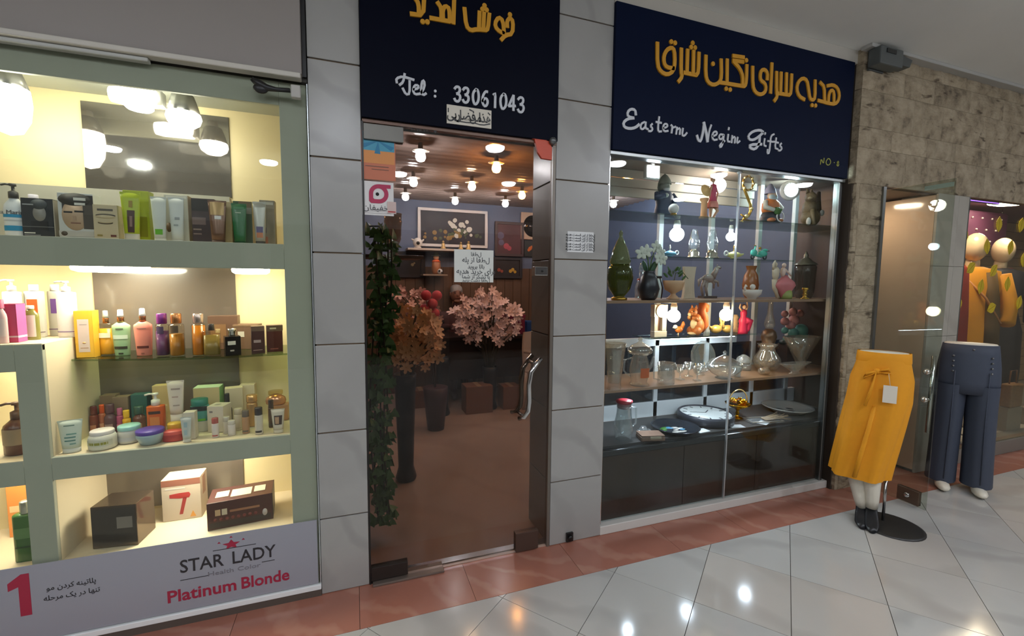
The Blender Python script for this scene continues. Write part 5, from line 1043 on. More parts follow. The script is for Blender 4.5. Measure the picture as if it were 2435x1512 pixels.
# ---- brown shelf (level 1.343)
def glassvase(label, q, y, z, prof, m, n=24, fac=0, amp=.08, name='glass_vase', cat='vase', sy=1, cap=False):
    t, w, h, T = fig(name, label, cat, *q, y, z); r = w/2
    fn = (lambda a, v: 1-amp*abs(math.sin(a*fac))) if fac else None
    part('body', G().lathe([(a*r, b*h) for a, b in prof], n=n if not fac else max(n, fac*4), sy=sy, fn=fn, cap=cap), m, t); return t, w, h
M_GRN = pane((164, 168, 84), 1.6, .03, .16, (120, 122, 50))
t, w, h = glassvase('large green glass urn with a cut-glass lid at the left of the window', (1446, 1500, 628, 712), 2.24, ZC, [(.5, 0), (.55, .03), (.35, .08), (.8, .3), (1, .6), (.95, .85), (.7, 1), (.66, 1)], M_GRN, fac=9, amp=.05, cap=True)
part('lid', G().lathe([(.74*w/2, 0), (.8*w/2, .02), (.72*w/2, .04), (.6*w/2, .08), (.3*w/2, .13), (.12*w/2, .16), (.16*w/2, .18), (.0001, .2)], (0, 0, h), 36, fn=lambda a, v: 1-.07*abs(math.sin(a*9)), cap=False), pane((196, 200, 140), 1.7, .03, .2, (196, 196, 150)), t)
part('foot', G().lathe([(.6*w/2, 0), (.6*w/2, .012), (.4*w/2, .02)], n=24), M_BRASS, t)
t, w, h, T = fig('orchid_plant', 'white orchid with drooping blooms in a dark vase', 'plant', 1508, 1578, 582, 708, 2.235, ZC)
part('vase', G().lathe([(.12, 0), (.16, .05), (.2, .2), (.14, .42), (.09, .5), (.11, .53)], n=18, T=T), mat((44, 40, 44), .3), t)
part('stems', G().tube([(0, 0, .5), (-.03, 0, .72), (-.1, -.02, .86), (-.2, -.05, .82)], .012, 6, T).tube([(0, 0, .5), (.05, 0, .75), (.1, -.02, .92), (.2, -.06, .78)], .012, 6, T), mat((80, 104, 60), .6), t)
pet = G()
for i in range(5):
    a = 2*PI*i/5+.3; pet.ball((0, 0, 0), (.055, .012, .034), 8, 5, TR(.048*math.cos(a), 0, .048*math.sin(a), ry=-a))
pet.ball((0, -.014, 0), (.016, .014, .016), 8, 5); pm = pet.mesh('bloom'); pm.transform(Matrix.Scale(h*1.25, 4))
for (bx, by, bz) in ((-.22, -.06, .84), (-.12, -.07, .88), (.08, -.08, .96), (.16, -.1, .86), (.12, -.12, .76), (.22, -.1, .74)): part('bloom', pm, mat((214, 214, 196), .6), t, (bx*h, by*h, bz*h), rz=bx)
g = G()
for a in (-.5, .5, 2.2): g.ball((0, 0, 0), (.05, .01, .13), 8, 6, T @ TR(.1*math.cos(a), .05*math.sin(a), .6, ry=.7*math.cos(a)))
part('leaves', g, mat((52, 80, 52), .5), t)
t, w, h, T = fig('decanter', 'clear glass decanter with a red stopper band behind the orchid', 'decanter', 1514, 1536, 622, 705, 2.46, ZC)
part('body', G().lathe([(.16, 0), (.17, .3), (.1, .5), (.06, .6), (.06, .72)], n=18, T=T), CRY, t); part('red_band', G().lathe([(.1, .48), (.12, .5), (.1, .54)], n=18, T=T), C(150, 44, 40), t); part('stopper', G().lathe([(.05, .72), (.08, .8), (.05, .92), (.0001, 1)], n=14, T=T, cap=False), CRY, t)
t, w, h, T = fig('side_stool_ornament', 'small ornament table with curved black legs', 'ornament', 1534, 1576, 655, 708, 2.4, ZC); T = TR(s=h)
part('top', G().lathe([(.34, .88), (.36, .92), (.34, .98)], n=20, sy=.7, T=T), C(60, 54, 54), t)
part('legs', G().tube([(-.3, 0, .88), (-.42, 0, .4), (-.36, 0, 0)], .025, 6, T).tube([(.3, 0, .88), (.45, 0, .45), (.4, 0, 0)], .025, 6, T).tube([(0, .1, .88), (0, .14, 0)], .025, 6, T), C(30, 26, 26), t)
t, w, h, T = fig('wooden_goblet', 'pale wooden goblet stand with trailing leaves', 'ornament', 1580, 1622, 668, 706, 2.3, ZC); T = TR(s=w)
part('bowl', G().lathe([(.3, 0), (.28, .05), (.12, .2), (.12, .28), (.4, .45), (.46, .7), (.48, .86)], n=22, T=T), mat((206, 164, 124), .5), t)
g = G()
for i in range(14):
    a = i*2.4; rr = .2+.03*i; zz = .95+.5*random.random(); g.ball((0, 0, 0), (.06, .012, .15), 6, 5, T @ TR(rr*math.cos(a)*.9, rr*math.sin(a)*.5, zz, rz=a, ry=.8))
part('leaves', g, mat((66, 94, 48), .6), t); part('stem', G().tube([(0, 0, .8), (.1, 0, 1.2), (.4, -.05, 1.3), (.75, -.08, .95)], .018, 6, T), mat((66, 84, 48), .6), t)
t, w, h, T = fig('card_stand', 'plain cream curved panel standing on the brown shelf', 'ornament', 1624, 1652, 634, 706, 2.36, ZC)
g = G(); vs = []
for k in range(7): v = k/6; xx = w/2*(1-.25*math.sin(PI*v)); vs.append([(-xx, -.01, h*v), (xx, -.01, h*v), (xx, .012, h*v), (-xx, .012, h*v)])
part('panel', g.loft(vs, False), mat((204, 184, 158), .5), t)
t, w, h, T = fig('horse_figurine', 'smoky glass rearing horse figurine', 'figurine', 1662, 1712, 628, 708, 2.44, ZC)
part('horse', G().ball((-.05, 0, .58), (.22, .1, .13), T=T).tube([(.1, 0, .62), (.22, 0, .8), (.26, 0, .9)], [.1, .07, .06], 10, T).ball((.31, 0, .9), (.1, .045, .05), T=T).tube([(.27, 0, .95), (.26, 0, 1)], [.02, .008], 6, T).tube([(-.18, 0, .52), (-.26, .03, .3), (-.2, .03, .06)], [.07, .04, .03], 8, T).tube([(-.12, 0, .5), (-.16, -.04, .28), (-.1, -.04, .06)], [.07, .04, .03], 8, T).tube([(.1, 0, .52), (.22, .04, .42), (.2, .04, .28)], [.06, .035, .025], 8, T).tube([(.12, 0, .52), (.28, -.04, .48), (.3, -.04, .34)], [.06, .035, .025], 8, T).tube([(-.26, 0, .6), (-.38, 0, .52), (-.4, 0, .34)], [.03, .05, .015], 8, T), mat((150, 132, 122), .25), t)
part('plinth', G().box(-.3, .2, -.12, .12, 0, .06, T), C(70, 56, 50), t)
t, w, h, T = fig('vase', 'amber brown pottery vase behind the swan dish', 'vase', 1768, 1802, 632, 703, 2.46, ZC)
part('body', G().lathe([(.14, 0), (.2, .1), (.24, .4), (.2, .7), (.12, .85), (.16, 1)], n=22, T=T, cap=False), mat((160, 96, 52), .25), t)
t, w, h, T = fig('swan_dish', 'white porcelain swan dish', 'dish', 1769, 1808, 676, 706, 2.28, ZC); T = TR(s=w)
part('bowl', G().lathe([(.2, 0), (.22, .05), (.42, .22), (.46, .42), (.4, .42), (.34, .22)], n=22, sy=.8, T=T, cap=False, fn=lambda a, v: 1+.05*math.sin(a*7)*v), mat((216, 202, 190), .35), t)
part('swan_neck', G().tube([(-.38, 0, .35), (-.46, 0, .5), (-.4, 0, .62), (-.32, 0, .56)], [.06, .05, .05, .03], 8, T).ball((.0, -.02, .55), (.14, .1, .13), T=T), mat((222, 210, 200), .35), t)
t, w, h, T = fig('dancing_couple', 'dancing couple figurine with a swirling rose dress', 'figurine', 1826, 1884, 622, 705, 2.27, ZC)
part('man', G().ball((-.2, 0, .92), (.05, .05, .065), T=T).lathe([(.06, .5), (.1, .62), (.11, .78), (.05, .86)], (-.18, 0, 0), 14, sy=.7, T=T).tube([(-.2, 0, .52), (-.14, 0, .25), (-.1, -.02, .02)], [.06, .05, .035], 8, T).tube([(-.22, 0, .52), (-.2, 0, .28), (-.02, 0, .02)], [.06, .05, .035], 8, T).tube([(-.26, 0, .78), (-.3, -.02, .92), (-.24, -.02, 1.02)], [.035, .03, .02], 8, T), mat((206, 186, 158), .45), t)
part('lady', G().ball((.05, -.05, .9), (.055, .055, .065), T=T).lathe([(.05, .6), (.08, .72), (.06, .82), (.02, .85)], (.05, -.03, 0), 14, sy=.8, T=T).tube([(.1, -.04, .8), (.22, -.08, .68), (.32, -.06, .62)], [.03, .025, .02], 8, T), mat((222, 190, 172), .45), t)
part('dress', G().lathe([(.1, .0), (.22, .2), (.34, .36), (.3, .46), (.14, .56), (.06, .64)], (.12, -.04, 0), 20, sy=.6, T=T, fn=lambda a, v: 1+.12*math.sin(a*4)*(1-v)), mat((198, 110, 110), .5), t)
part('green_base', G().lathe([(.16, 0), (.17, .1), (.14, .24)], (.16, -.05, 0), 16, T=T), mat((150, 158, 84), .5), t)
t, w, h, T = fig('candlestick', 'small turned brass candlestick on the brown shelf', 'candlestick', 1903, 1925, 684, 712, 2.205, ZC)
part('stick', G().lathe([(.36, 0), (.36, .06), (.2, .14), (.12, .3), (.24, .4), (.12, .5), (.2, .62), (.14, .75), (.28, .85), (.26, 1)], n=20, T=T), M_BRASS, t)
t, w, h, T = fig('covered_jar', 'tall grey glass jar with a finial lid', 'jar', 1890, 1938, 596, 706, 2.36, ZC)
part('body', G().lathe([(.14, 0), (.17, .04), (.19, .2), (.2, .5), (.21, .66), (.18, .7)], n=24, T=T), pane((180, 176, 168), 1.6, .03, .2, (130, 116, 104)), t)
part('lid', G().lathe([(.22, .7), (.21, .73), (.13, .78), (.1, .82), (.04, .86), (.05, .9), (.02, .96), (.0001, 1)], n=24, T=T, cap=False), mat((120, 112, 96), .25, .4), t)
# ---- squirrel shelf (level 1.087)
t, w, h, T = fig('column_clock', 'silver column clock with a round dial and pendulum slot', 'clock', 1551, 1582, 724, 799, 2.43, ZD)
k = w/h
part('case', G().box(-k*.46, -k*.2, -.09, .09, .18, .62, T).box(k*.14, k*.46, -.09, .09, .18, .62, T).box(-k*.5, k*.5, -.1, .1, .62, 1, T).box(-k*.46, k*.5, -.1, .1, 0, .18, T), mat((206, 198, 184), .3, .3), t, bev=.002)
part('slot', G().box(-k*.2, k*.14, .02, .06, .18, .62, T), C(84, 56, 44), t)
part('dial', G().lathe([(k*.42, 0), (k*.42, .03), (k*.36, .035)], n=28, T=T @ TR(0, -.1, .81, rx=PI/2)), mat((230, 220, 206), .4), t)
part('hands', G().box(-.004, .004, -.142, -.138, .8, .9, T).box(-.09, .0, -.142, -.138, .805, .815, T), C(110, 70, 60), t)
t, w, h, T = fig('bird_figurine', 'little white and orange bird figurine', 'figurine', 1596, 1627, 764, 797, 2.43, ZD)
part('body', G().ball((.1, 0, .42), (.3, .2, .24), T=T).tube([(.3, 0, .5), (.46, 0, .8), (.44, 0, .98)], [.14, .12, .05], 8, T), mat((206, 112, 44), .4), t)
part('head', G().ball((-.22, -.02, .62), (.16, .14, .15), T=T).tube([(-.34, -.03, .6), (-.46, -.04, .56)], [.05, .01], 8, T), C(230, 220, 200), t); part('feet', G().tube([(.02, -.05, .25), (.0, -.06, 0)], .025, 6, T).tube([(.14, .05, .25), (.14, .06, 0)], .025, 6, T), C(230, 200, 170), t)
t, w, h, T = fig('squirrel_figurine', 'large orange-brown squirrel figurine holding a nut', 'figurine', 1626, 1686, 724, 794, 2.45, ZD, rz=.2)
M_SQ = mat((188, 112, 56), .5, var=.15, sc=40)
part('body', G().ball((.05, 0, .3), (.26, .2, .3), T=T).ball((-.02, 0, .5), (.18, .16, .2), T=T).tube([(-.1, -.1, .5), (-.24, -.14, .56), (-.33, -.08, .6)], [.07, .055, .04], 8, T).tube([(-.1, .1, .5), (-.24, .12, .56), (-.33, .06, .6)], [.07, .055, .04], 8, T).ball((-.1, -.14, .14), (.16, .09, .14), T=T).ball((-.1, .14, .14), (.16, .09, .14), T=T), M_SQ, t)
part('head', G().ball((-.2, 0, .76), (.16, .13, .14), T=T).ball((-.32, 0, .71), (.09, .08, .08), T=T).tube([(-.16, -.07, .86), (-.15, -.09, .99)], [.05, .012], 8, T).tube([(-.16, .07, .86), (-.15, .09, .99)], [.05, .012], 8, T), M_SQ, t)
part('tail', G().tube([(.25, 0, .1), (.4, 0, .3), (.36, 0, .55), (.22, 0, .8), (.3, 0, 1.0), (.46, 0, .92), (.5, 0, .74)], [.1, .16, .16, .15, .15, .13, .06], 12, T, flat=.8), mat((176, 92, 44), .6, var=.2, sc=50), t)
part('muzzle', G().ball((-.37, 0, .69), (.05, .06, .06), T=T).ball((-.06, 0, .36), (.2, .13, .2), T=T).ball((-.2, 0, .05), (.14, .16, .05), T=T), C(232, 206, 160), t)
part('eyes', G().ball((-.3, -.1, .79), .022, 8, 6, T).ball((-.3, .1, .79), .022, 8, 6, T), M_BLACK, t); part('nut', G().ball((-.37, 0, .6), (.05, .05, .06), T=T), C(206, 160, 100), t)
for q, lb, s in (((1696, 1711, 748, 788), 'golden swan figurine facing its mate, left one', 1), ((1722, 1738, 750, 790), 'golden swan figurine facing its mate, right one', -1)):
    t, w, h, T = fig('swan_figurine', lb, 'figurine', *q, 2.44, ZD, group='pair of golden swans')
    part('body', G().ball((0, 0, .26), (.34, .2, .22), T=T).tube([(-s*.3, 0, .3), (-s*.42, 0, .42)], [.12, .02], 8, T), mat((214, 172, 96), .3, .3), t)
    part('neck', G().tube([(s*.26, 0, .32), (s*.34, 0, .55), (s*.24, 0, .78), (s*.28, 0, .92), (s*.4, 0, .86)], [.1, .07, .06, .08, .02], 8, T), mat((220, 184, 116), .3, .3), t)
t, w, h, T = fig('figurine', 'lady figurine in a crimson gown with raised arms', 'figurine', 1752, 1784, 716, 791, 2.42, ZD)
part('gown', G().lathe([(.16, 0), (.15, .08), (.13, .3), (.15, .4), (.09, .52), (.11, .64), (.08, .72), (.03, .74)], n=18, sy=.8, T=T).tube([(.02, -.02, .4), (.2, -.05, .38), (.14, -.03, .14), (.1, -.02, .09)], [.13, .11, .09, .085], 10, T), mat((210, 44, 82), .45), t)
part('skin', G().ball((0, -.01, .82), (.055, .055, .065), T=T).tube([(.08, 0, .7), (.14, 0, .82), (.1, 0, 1.0)], [.03, .025, .018], 8, T).tube([(-.08, 0, .7), (-.18, 0, .8), (-.14, 0, .92)], [.03, .025, .018], 8, T), M_SKIN, t); part('hair', G().ball((.01, .015, .85), (.06, .06, .06), T=T), C(90, 50, 30), t)
t, w, h, T = fig('carved_tower', 'beige carved stone tower next to the crimson lady', 'ornament', 1740, 1754, 748, 792, 2.5, ZD)
part('tower', G().lathe([(.24, 0), (.24, .08), (.17, .12), (.2, .25), (.16, .3), (.2, .45), (.16, .5), (.2, .65), (.15, .7), (.2, .85), (.12, 1)], n=14, T=T), mat((206, 176, 134), .6, var=.2, sc=60), t)
# ---- crystal shelf (level .82)
glassvase('tall square-shouldered crystal vase at the left end of the crystal shelf', (1438, 1484, 815, 921), 2.2, ZE, [(.62, 0), (.66, .05), (.6, .12), (.72, .5), (.9, .85), (1, 1), (.94, 1), (.66, .5), (.5, .14), (.0001, .12)], CRYW, fac=6, amp=.1)
t, w, h = glassvase('crystal coffee pot with painted panel and domed lid', (1492, 1548, 842, 916), 2.24, ZE, [(.62, 0), (.7, .04), (.55, .12), (.72, .5), (.6, .8), (.5, .95), (.55, 1)], CRYW, name='crystal_pot', cat='pot', cap=True)
part('lid', G().lathe([(.3*w, 0), (.42*w, .01), (.44*w, .03), (.3*w, .055), (.12*w, .07), (.05*w, .08), (.09*w, .092), (.0001, .11)], (0, 0, h), 22, cap=False), CRYW, t)
part('handle', G().tube([(-.3*w, 0, h*.9), (-.62*w, 0, h*.85), (-.66*w, 0, h*.5), (-.36*w, 0, h*.3)], .006, 8), CRY, t)
part('spout', G().tube([(.28*w, 0, h*.4), (.5*w, 0, h*.62), (.58*w, 0, h*.9)], [.014, .01, .006], 8), CRY, t)
part('painted_flower', arc(w*.36, h*.3, h*.6, -PI/2-.5, -PI/2+.5, off=.002), C(190, 92, 44), t)
t, w, h = glassvase('cut-glass mug with a diamond pattern', (1566, 1602, 862, 916), 2.22, ZE, [(.8, 0), (.9, .04), (.9, .5), (.84, .6), (.94, 1), (.88, 1), (.78, .3), (.0001, .1)], CRY, fac=12, amp=.05, name='glass_mug', cat='mug')
part('handle', G().tube([(-.42*w, 0, h*.85), (-.8*w, 0, h*.8), (-.8*w, 0, h*.3), (-.44*w, 0, h*.2)], .005, 8), CRY, t)
t, w, h, T = fig('glass_plate', 'upright round clear glass plate on a stand', 'plate', 1640, 1694, 812, 885, 2.44, ZE)
part('plate', G().lathe([(.0001, 0), (.3, .01), (.45, .05), (.5, .09), (.48, .09), (.43, .06), (.3, .025), (.0001, .02)], n=32, T=T @ TR(0, .0, .52, rx=PI/2-.15), cap=False), CRY, t)
part('stand', G().tube([(-.2, -.05, .014), (-.18, .05, .3)], .012, 6, T).tube([(.2, -.05, .014), (.18, .05, .3)], .012, 6, T), M_BRASS, t)
t, w, h = glassvase('crystal sugar bowl with a pointed lid', (1690, 1752, 868, 912), 2.24, ZE, [(.4, 0), (.5, .03), (.3, .1), (.7, .35), (.95, .7), (1, 1)], CRY, fac=12, amp=.06, name='sugar_bowl', cat='bowl', cap=True)
part('lid', G().lathe([(.5*w, 0), (.46*w, .015), (.3*w, .04), (.12*w, .06), (.04*w, .07), (.07*w, .085), (.0001, .1)], (0, 0, h), 24, cap=False), CRY, t)
for q, y, lb in (((1606, 1628, 868, 912), 2.3, 'clear liqueur glass beside the cut-glass mug'), ((1626, 1648, 862, 906), 2.36, 'clear liqueur glass behind its neighbour'), ((1648, 1668, 872, 914), 2.24, 'clear liqueur glass in front of the glass plate'), ((1656, 1676, 866, 908), 2.38, 'clear liqueur glass left of the sugar bowl')):
    glassvase(lb, q, y, ZE, [(.8, 0), (.8, .03), (.15, .08), (.12, .4), (.5, .5), (.8, .7), (.85, 1), (.8, 1), (.4, .55), (.0001, .5)], CRY, name='liqueur_glass', cat='glass')
t, w, h, T = fig('round_casket', 'frosted glass casket with a flat dome', 'casket', 1748, 1788, 842, 890, 2.42, ZE)
part('base', G().lathe([(.44, 0), (.46, .2), (.46, .5)], n=26, T=T), CRY, t); part('dome', G().lathe([(.47, .5), (.45, .62), (.34, .82), (.14, .95), (.0001, 1)], n=26, T=T, cap=False), pane((228, 236, 228), 1.7, .1, .3), t)
t, w, h, T = fig('white_cup', 'small plain white cup in front of the casket', 'cup', 1742, 1764, 872, 905, 2.25, ZE)
part('cup', G().lathe([(.26, 0), (.3, .04), (.34, .5), (.36, 1), (.32, 1), (.28, .3), (.0001, .1)], n=20, T=T, cap=False), C(214, 206, 192), t)
t, w, h, T = fig('glass_tumbler', 'glass tumbler lying on its side', 'glass', 1800, 1832, 873, 897, 2.24, ZE)
part('tumbler', G().lathe([(.0001, 0), (.42, .02), (.48, .5), (.5, 1.2), (.45, 1.2), (.4, .3), (.0001, .15)], n=22, T=T @ TR(-.6, 0, .5, ry=PI/2), cap=False), CRYW, t)
glassvase('ribbed clear glass carafe with a round belly', (1800, 1846, 818, 898), 2.36, ZE, [(.5, 0), (.7, .04), (1, .3), (.9, .5), (.55, .75), (.5, .88), (.72, 1), (.66, 1), (.45, .85), (.85, .4), (.0001, .06)], CRYW, fac=14, amp=.04, name='carafe', cat='carafe')
glassvase('wide flared crystal vase on the right of the crystal shelf', (1866, 1942, 800, 888), 2.31, ZE, [(.3, 0), (.34, .05), (.2, .14), (.34, .3), (.6, .6), (1, 1), (.96, 1), (.55, .6), (.0001, .2)], CRYW, fac=6, amp=.14, sy=.55)
glassvase('shallow flared crystal bowl in front of the flared vase', (1852, 1928, 862, 893), 2.2, ZE, [(.4, 0), (.42, .05), (.2, .15), (.5, .5), (1, 1), (.97, 1), (.46, .5), (.0001, .25)], CRYW, fac=8, amp=.08, name='crystal_bowl', cat='bowl', sy=.25)
t, w, h, T = fig('oil_lamp', 'tall oil lamp with a slim glass chimney behind the carafe', 'lamp', 1812, 1848, 718, 815, 2.47, ZE+.1405)
part('chimney', G().lathe([(.07, .42), (.11, .5), (.1, .6), (.055, .75), (.05, 1)], n=18, T=T, cap=False), CRYW, t); part('base', G().lathe([(.2, 0), (.2, .04), (.12, .1), (.16, .25), (.13, .36), (.07, .42)], n=20, T=T), mat((110, 84, 62), .3, .4), t)
one('lamp_plinth', G().lathe([(.05, 0), (.05, .125), (.06, .13), (.06, .14)], n=20), C(74, 56, 46), 'round dark plinth under the tall oil lamp', 'plinth', (t.location.x, 2.47, ZE))
t, w, h, T = fig('flower_ornament', 'pink and teal porcelain flower ornament at the right back of the window', 'ornament', 1856, 1912, 728, 805, 2.5, ZE+.1605)
g = G()
for (bx, bz, r) in ((-.3, .8, .1), (-.28, .6, .12), (.0, .85, .12), (.05, .62, .16), (-.05, .5, .14), (.25, .8, .12)): g.ball((bx, 0, bz), (r, r*.8, r*.9), 10, 7, T)
part('pink_blooms', g, mat((186, 124, 118), .45, var=.15, sc=40), t)
g = G()
for (bx, bz, r) in ((.0, .3, .14), (.3, .34, .2), (.34, .2, .18), (-.3, .36, .1), (-.2, .12, .12)): g.ball((bx, -.03, bz), (r, r*.8, r*.9), 10, 7, T)
part('teal_blooms', g, mat((86, 140, 128), .4, var=.15, sc=40), t)
part('base', G().lathe([(.4, 0), (.38, .08), (.2, .14)], n=18, sy=.5, T=T), C(40, 52, 46), t)
one('ornament_plinth', G().box(-.1, .1, -.05, .04, 0, .16), C(66, 48, 40), 'dark wooden block under the pink flower ornament', 'plinth', (t.location.x, 2.5, ZE), bev=.003)
# ---- display floor (level .49)
t, w, h = glassvase('clear glass water jug with a red lid on the display floor', (1464, 1502, 958, 1032), 2.25, ZF, [(.72, 0), (.85, .03), (1, .25), (.96, .5), (.72, .75), (.78, 1), (.72, 1), (.9, .4), (.0001, .05)], CRY, name='water_jug', cat='jug')
part('red_lid', G().lathe([(.36*w, -.03), (.38*w, 0), (.44*w, .004), (.44*w, .016), (.2*w, .02)], (0, 0, h), 22), mat((150, 34, 44), .35), t)
part('handle', G().tube([(.36*w, 0, h*.88), (.76*w, 0, h*.84), (.78*w, 0, h*.4), (.46*w, 0, h*.3)], .006, 8), CRY, t)
t, w, h, T = fig('leather_case', 'brown leather card case with a clear ornament on it', 'case', 1510, 1582, 1015, 1045, 2.2, ZF, rz=-.25)
part('case', G().box(-.075, .075, -.05, .05, 0, .028), mat((112, 90, 74), .5, var=.2, sc=40), t, bev=.006); part('lid', G().box(-.073, .073, -.048, .048, .03, .036), mat((138, 110, 92), .5, var=.2, sc=40), t, bev=.003); part('clasp', G().box(-.02, .05, -.052, -.046, .014, .03), mat((180, 170, 150), .3, .8), t, bev=.002)
p = onz(1508, 1015, ZF+.02)
one('crystal_ornament', G().ball((0, 0, .03), .03, 7, 5).ball((.03, -.01, .022), .02, 6, 4).ball((-.03, 0, .02), .02, 6, 4), CRY, 'small faceted crystal ornament beside the red-lidded jug', 'ornament', (p.x, 2.27, ZF))
def dish(name, label, cat, px, py, wpx, y, z, prof, m, n=36):
    p = at(px, py, y); a = at(px-wpx/2, py, y); b = at(px+wpx/2, py, y); t = thing(name, label, cat, (p.x, y, z)); w = b.x-a.x
    part('dish', G().lathe([(r*w/2, q*w) for r, q in prof], n=n, cap=False), m, t); return t, w
PL = [(.0001, .02), (.55, .02), (.6, .01), (.62, .0), (.66, .0), (.9, .09), (1, .12), (.97, .13), (.86, .1), (.62, .045), (.0001, .04)]
t, w = dish('painted_plate', 'dark plate painted with green, blue and white birds', 'plate', 1605, 1016, 92, 2.26, ZF, PL, mat((34, 38, 44), .25))
for nm, c, pts in (('green_paint', (70, 130, 50), ((-.6, .35, .22, .12), (-.4, .5, .2, .1), (-.7, .1, .12, .1))), ('blue_paint', (90, 160, 200), ((-.2, .42, .2, .14), (-.05, .28, .16, .08), (.5, -.1, .16, .1))), ('white_paint', (222, 216, 206), ((.2, .3, .2, .12), (.42, .1, .22, .1), (-.15, -.4, .3, .1), (.25, -.45, .22, .08), (.0, -.1, .16, .07)))):
    g = G()
    for (a, b, r1, r2) in pts: g.lathe([(1, 0), (1, .0012), (.0001, .0014)], n=14, cap=False, T=TR(a*w*.33, b*w*.33, .042*w) @ Matrix.Diagonal((r1*w*.42, r2*w*.42, 1, 1)))
    part(nm, g, mat(c, .3, var=.2, sc=60), t)
t, w = dish('clock_face', 'round wall clock with a white dial lying on the display floor', 'clock', 1677, 994, 100, 2.38, ZF, [(.0001, .02), (.96, .02), (1, .03), (1, .14), (.96, .17), (.92, .17), (.9, .15)], mat((52, 54, 62), .35))
part('dial', G().lathe([(.91*w/2, .148*w), (.0001, .15*w)], n=36, cap=False), mat((226, 230, 226), .3), t)
g = G()
for i in range(12): a = i*PI/6; g.box(-.004, .004, -.014, .014, 0, .001, TR(.37*w*math.cos(a), .37*w*math.sin(a), .1505*w, rz=a+PI/2))
part('hour_marks', g, C(50, 52, 56), t, kind='stuff'); part('hands', G().box(0, .2*w, -.003, .003, .152*w, .154*w, TR(rz=.6)).box(0, .28*w, -.002, .002, .154*w, .156*w, TR(rz=2.7)), C(60, 64, 70), t)
t, w, h, T = fig('gilded_basket', 'gilded flower basket on a tall foot', 'ornament', 1720, 1788, 925, 995, 2.36, ZF)
part('foot', G().lathe([(.2, 0), (.19, .02), (.06, .06), (.04, .12), (.07, .16), (.04, .24), (.08, .3), (.16, .36)], n=22, T=T), M_GOLDM, t)
part('bowl', G().lathe([(.1, .34), (.26, .38), (.38, .46), (.4, .52), (.36, .5), (.2, .42), (.0001, .4)], n=24, T=T, cap=False, fn=lambda a, v: 1+.07*math.sin(a*6)*v), M_GOLDM, t)
part('handle', G().tube([(.42*math.cos(PI*i/12), 0, .52+.46*math.sin(PI*i/12)) for i in range(13)], .022, 8, T), mat((236, 200, 130), .2, .8), t)
fm = G()
for i in range(5): a = 2*PI*i/5; fm.ball((0, 0, 0), (.05, .03, .014), 6, 4, TR(.045*math.cos(a), .045*math.sin(a), .012, rz=a, ry=-.4))
fm.ball((0, 0, .02), .02, 6, 4); fm = fm.mesh('gilt_bloom'); fm.transform(Matrix.Scale(h*1.25, 4))
for i in range(9):
    a = i*2.4; rr = .1+.03*i; o = part('gilt_bloom', fm, M_GOLDM, t, (rr*math.cos(a)*h, rr*math.sin(a)*h*.9, (.62-.012*i)*h)); o.rotation_euler = (-.5*math.sin(a), .9*math.cos(a), a)
for i, (px, py, y, lb) in enumerate(((1674, 1027, 2.19, 'white price card in front of the painted plate'), (1752, 1014, 2.19, 'white price card in front of the gilded basket'), (1828, 1009, 2.19, 'white price card near the glass tray'))):
    p = onz(px, py, ZF); one('price_card', G().box(-.05, .05, -.03, .03, .0, .0015), C(228, 230, 230), lb, 'card', (p.x, max(2.215, p.y), ZF), rz=(.1, -.25, .45)[i], group='price cards')
t, w, h, T = fig('glass_tray', 'long clear glass tray with a bunch of dried stems', 'tray', 1790, 1840, 978, 1005, 2.24, ZF, rz=-.2)
part('tray', G().box(-.12, .12, -.05, .05, 0, .008), CRY, t, bev=.003); part('rim', G().tube([(-.12, -.05, .012), (.12, -.05, .012), (.12, .05, .012), (-.12, .05, .012)], .004, 6, closed=True), mat((190, 180, 166), .3, .6), t)
g = G()
for i in range(16): a = random.uniform(-.5, .5); g.tube([(.0, a*.05, .015), (.1, a*.08, .02+random.random()*.02), (.16, a*.14, .02+random.random()*.03)], .0025, 5)
part('dried_stems', g, C(150, 130, 104), t, kind='stuff')
t, w = dish('glass_plate', 'round clear glass plate with dark motifs at the right of display floor', 'plate', 1872, 979, 80, 2.36, ZF, PL, mat((150, 146, 136), .15, .1))
g = G()
for a, b in ((-.3, .3), (.3, .1), (-.05, -.3)): g.lathe([(.2*w*.4, 0), (.0001, .001)], n=12, cap=False, T=TR(a*w*.4, b*w*.4, .042*w))
part('dark_motifs', g, C(40, 38, 36), t)
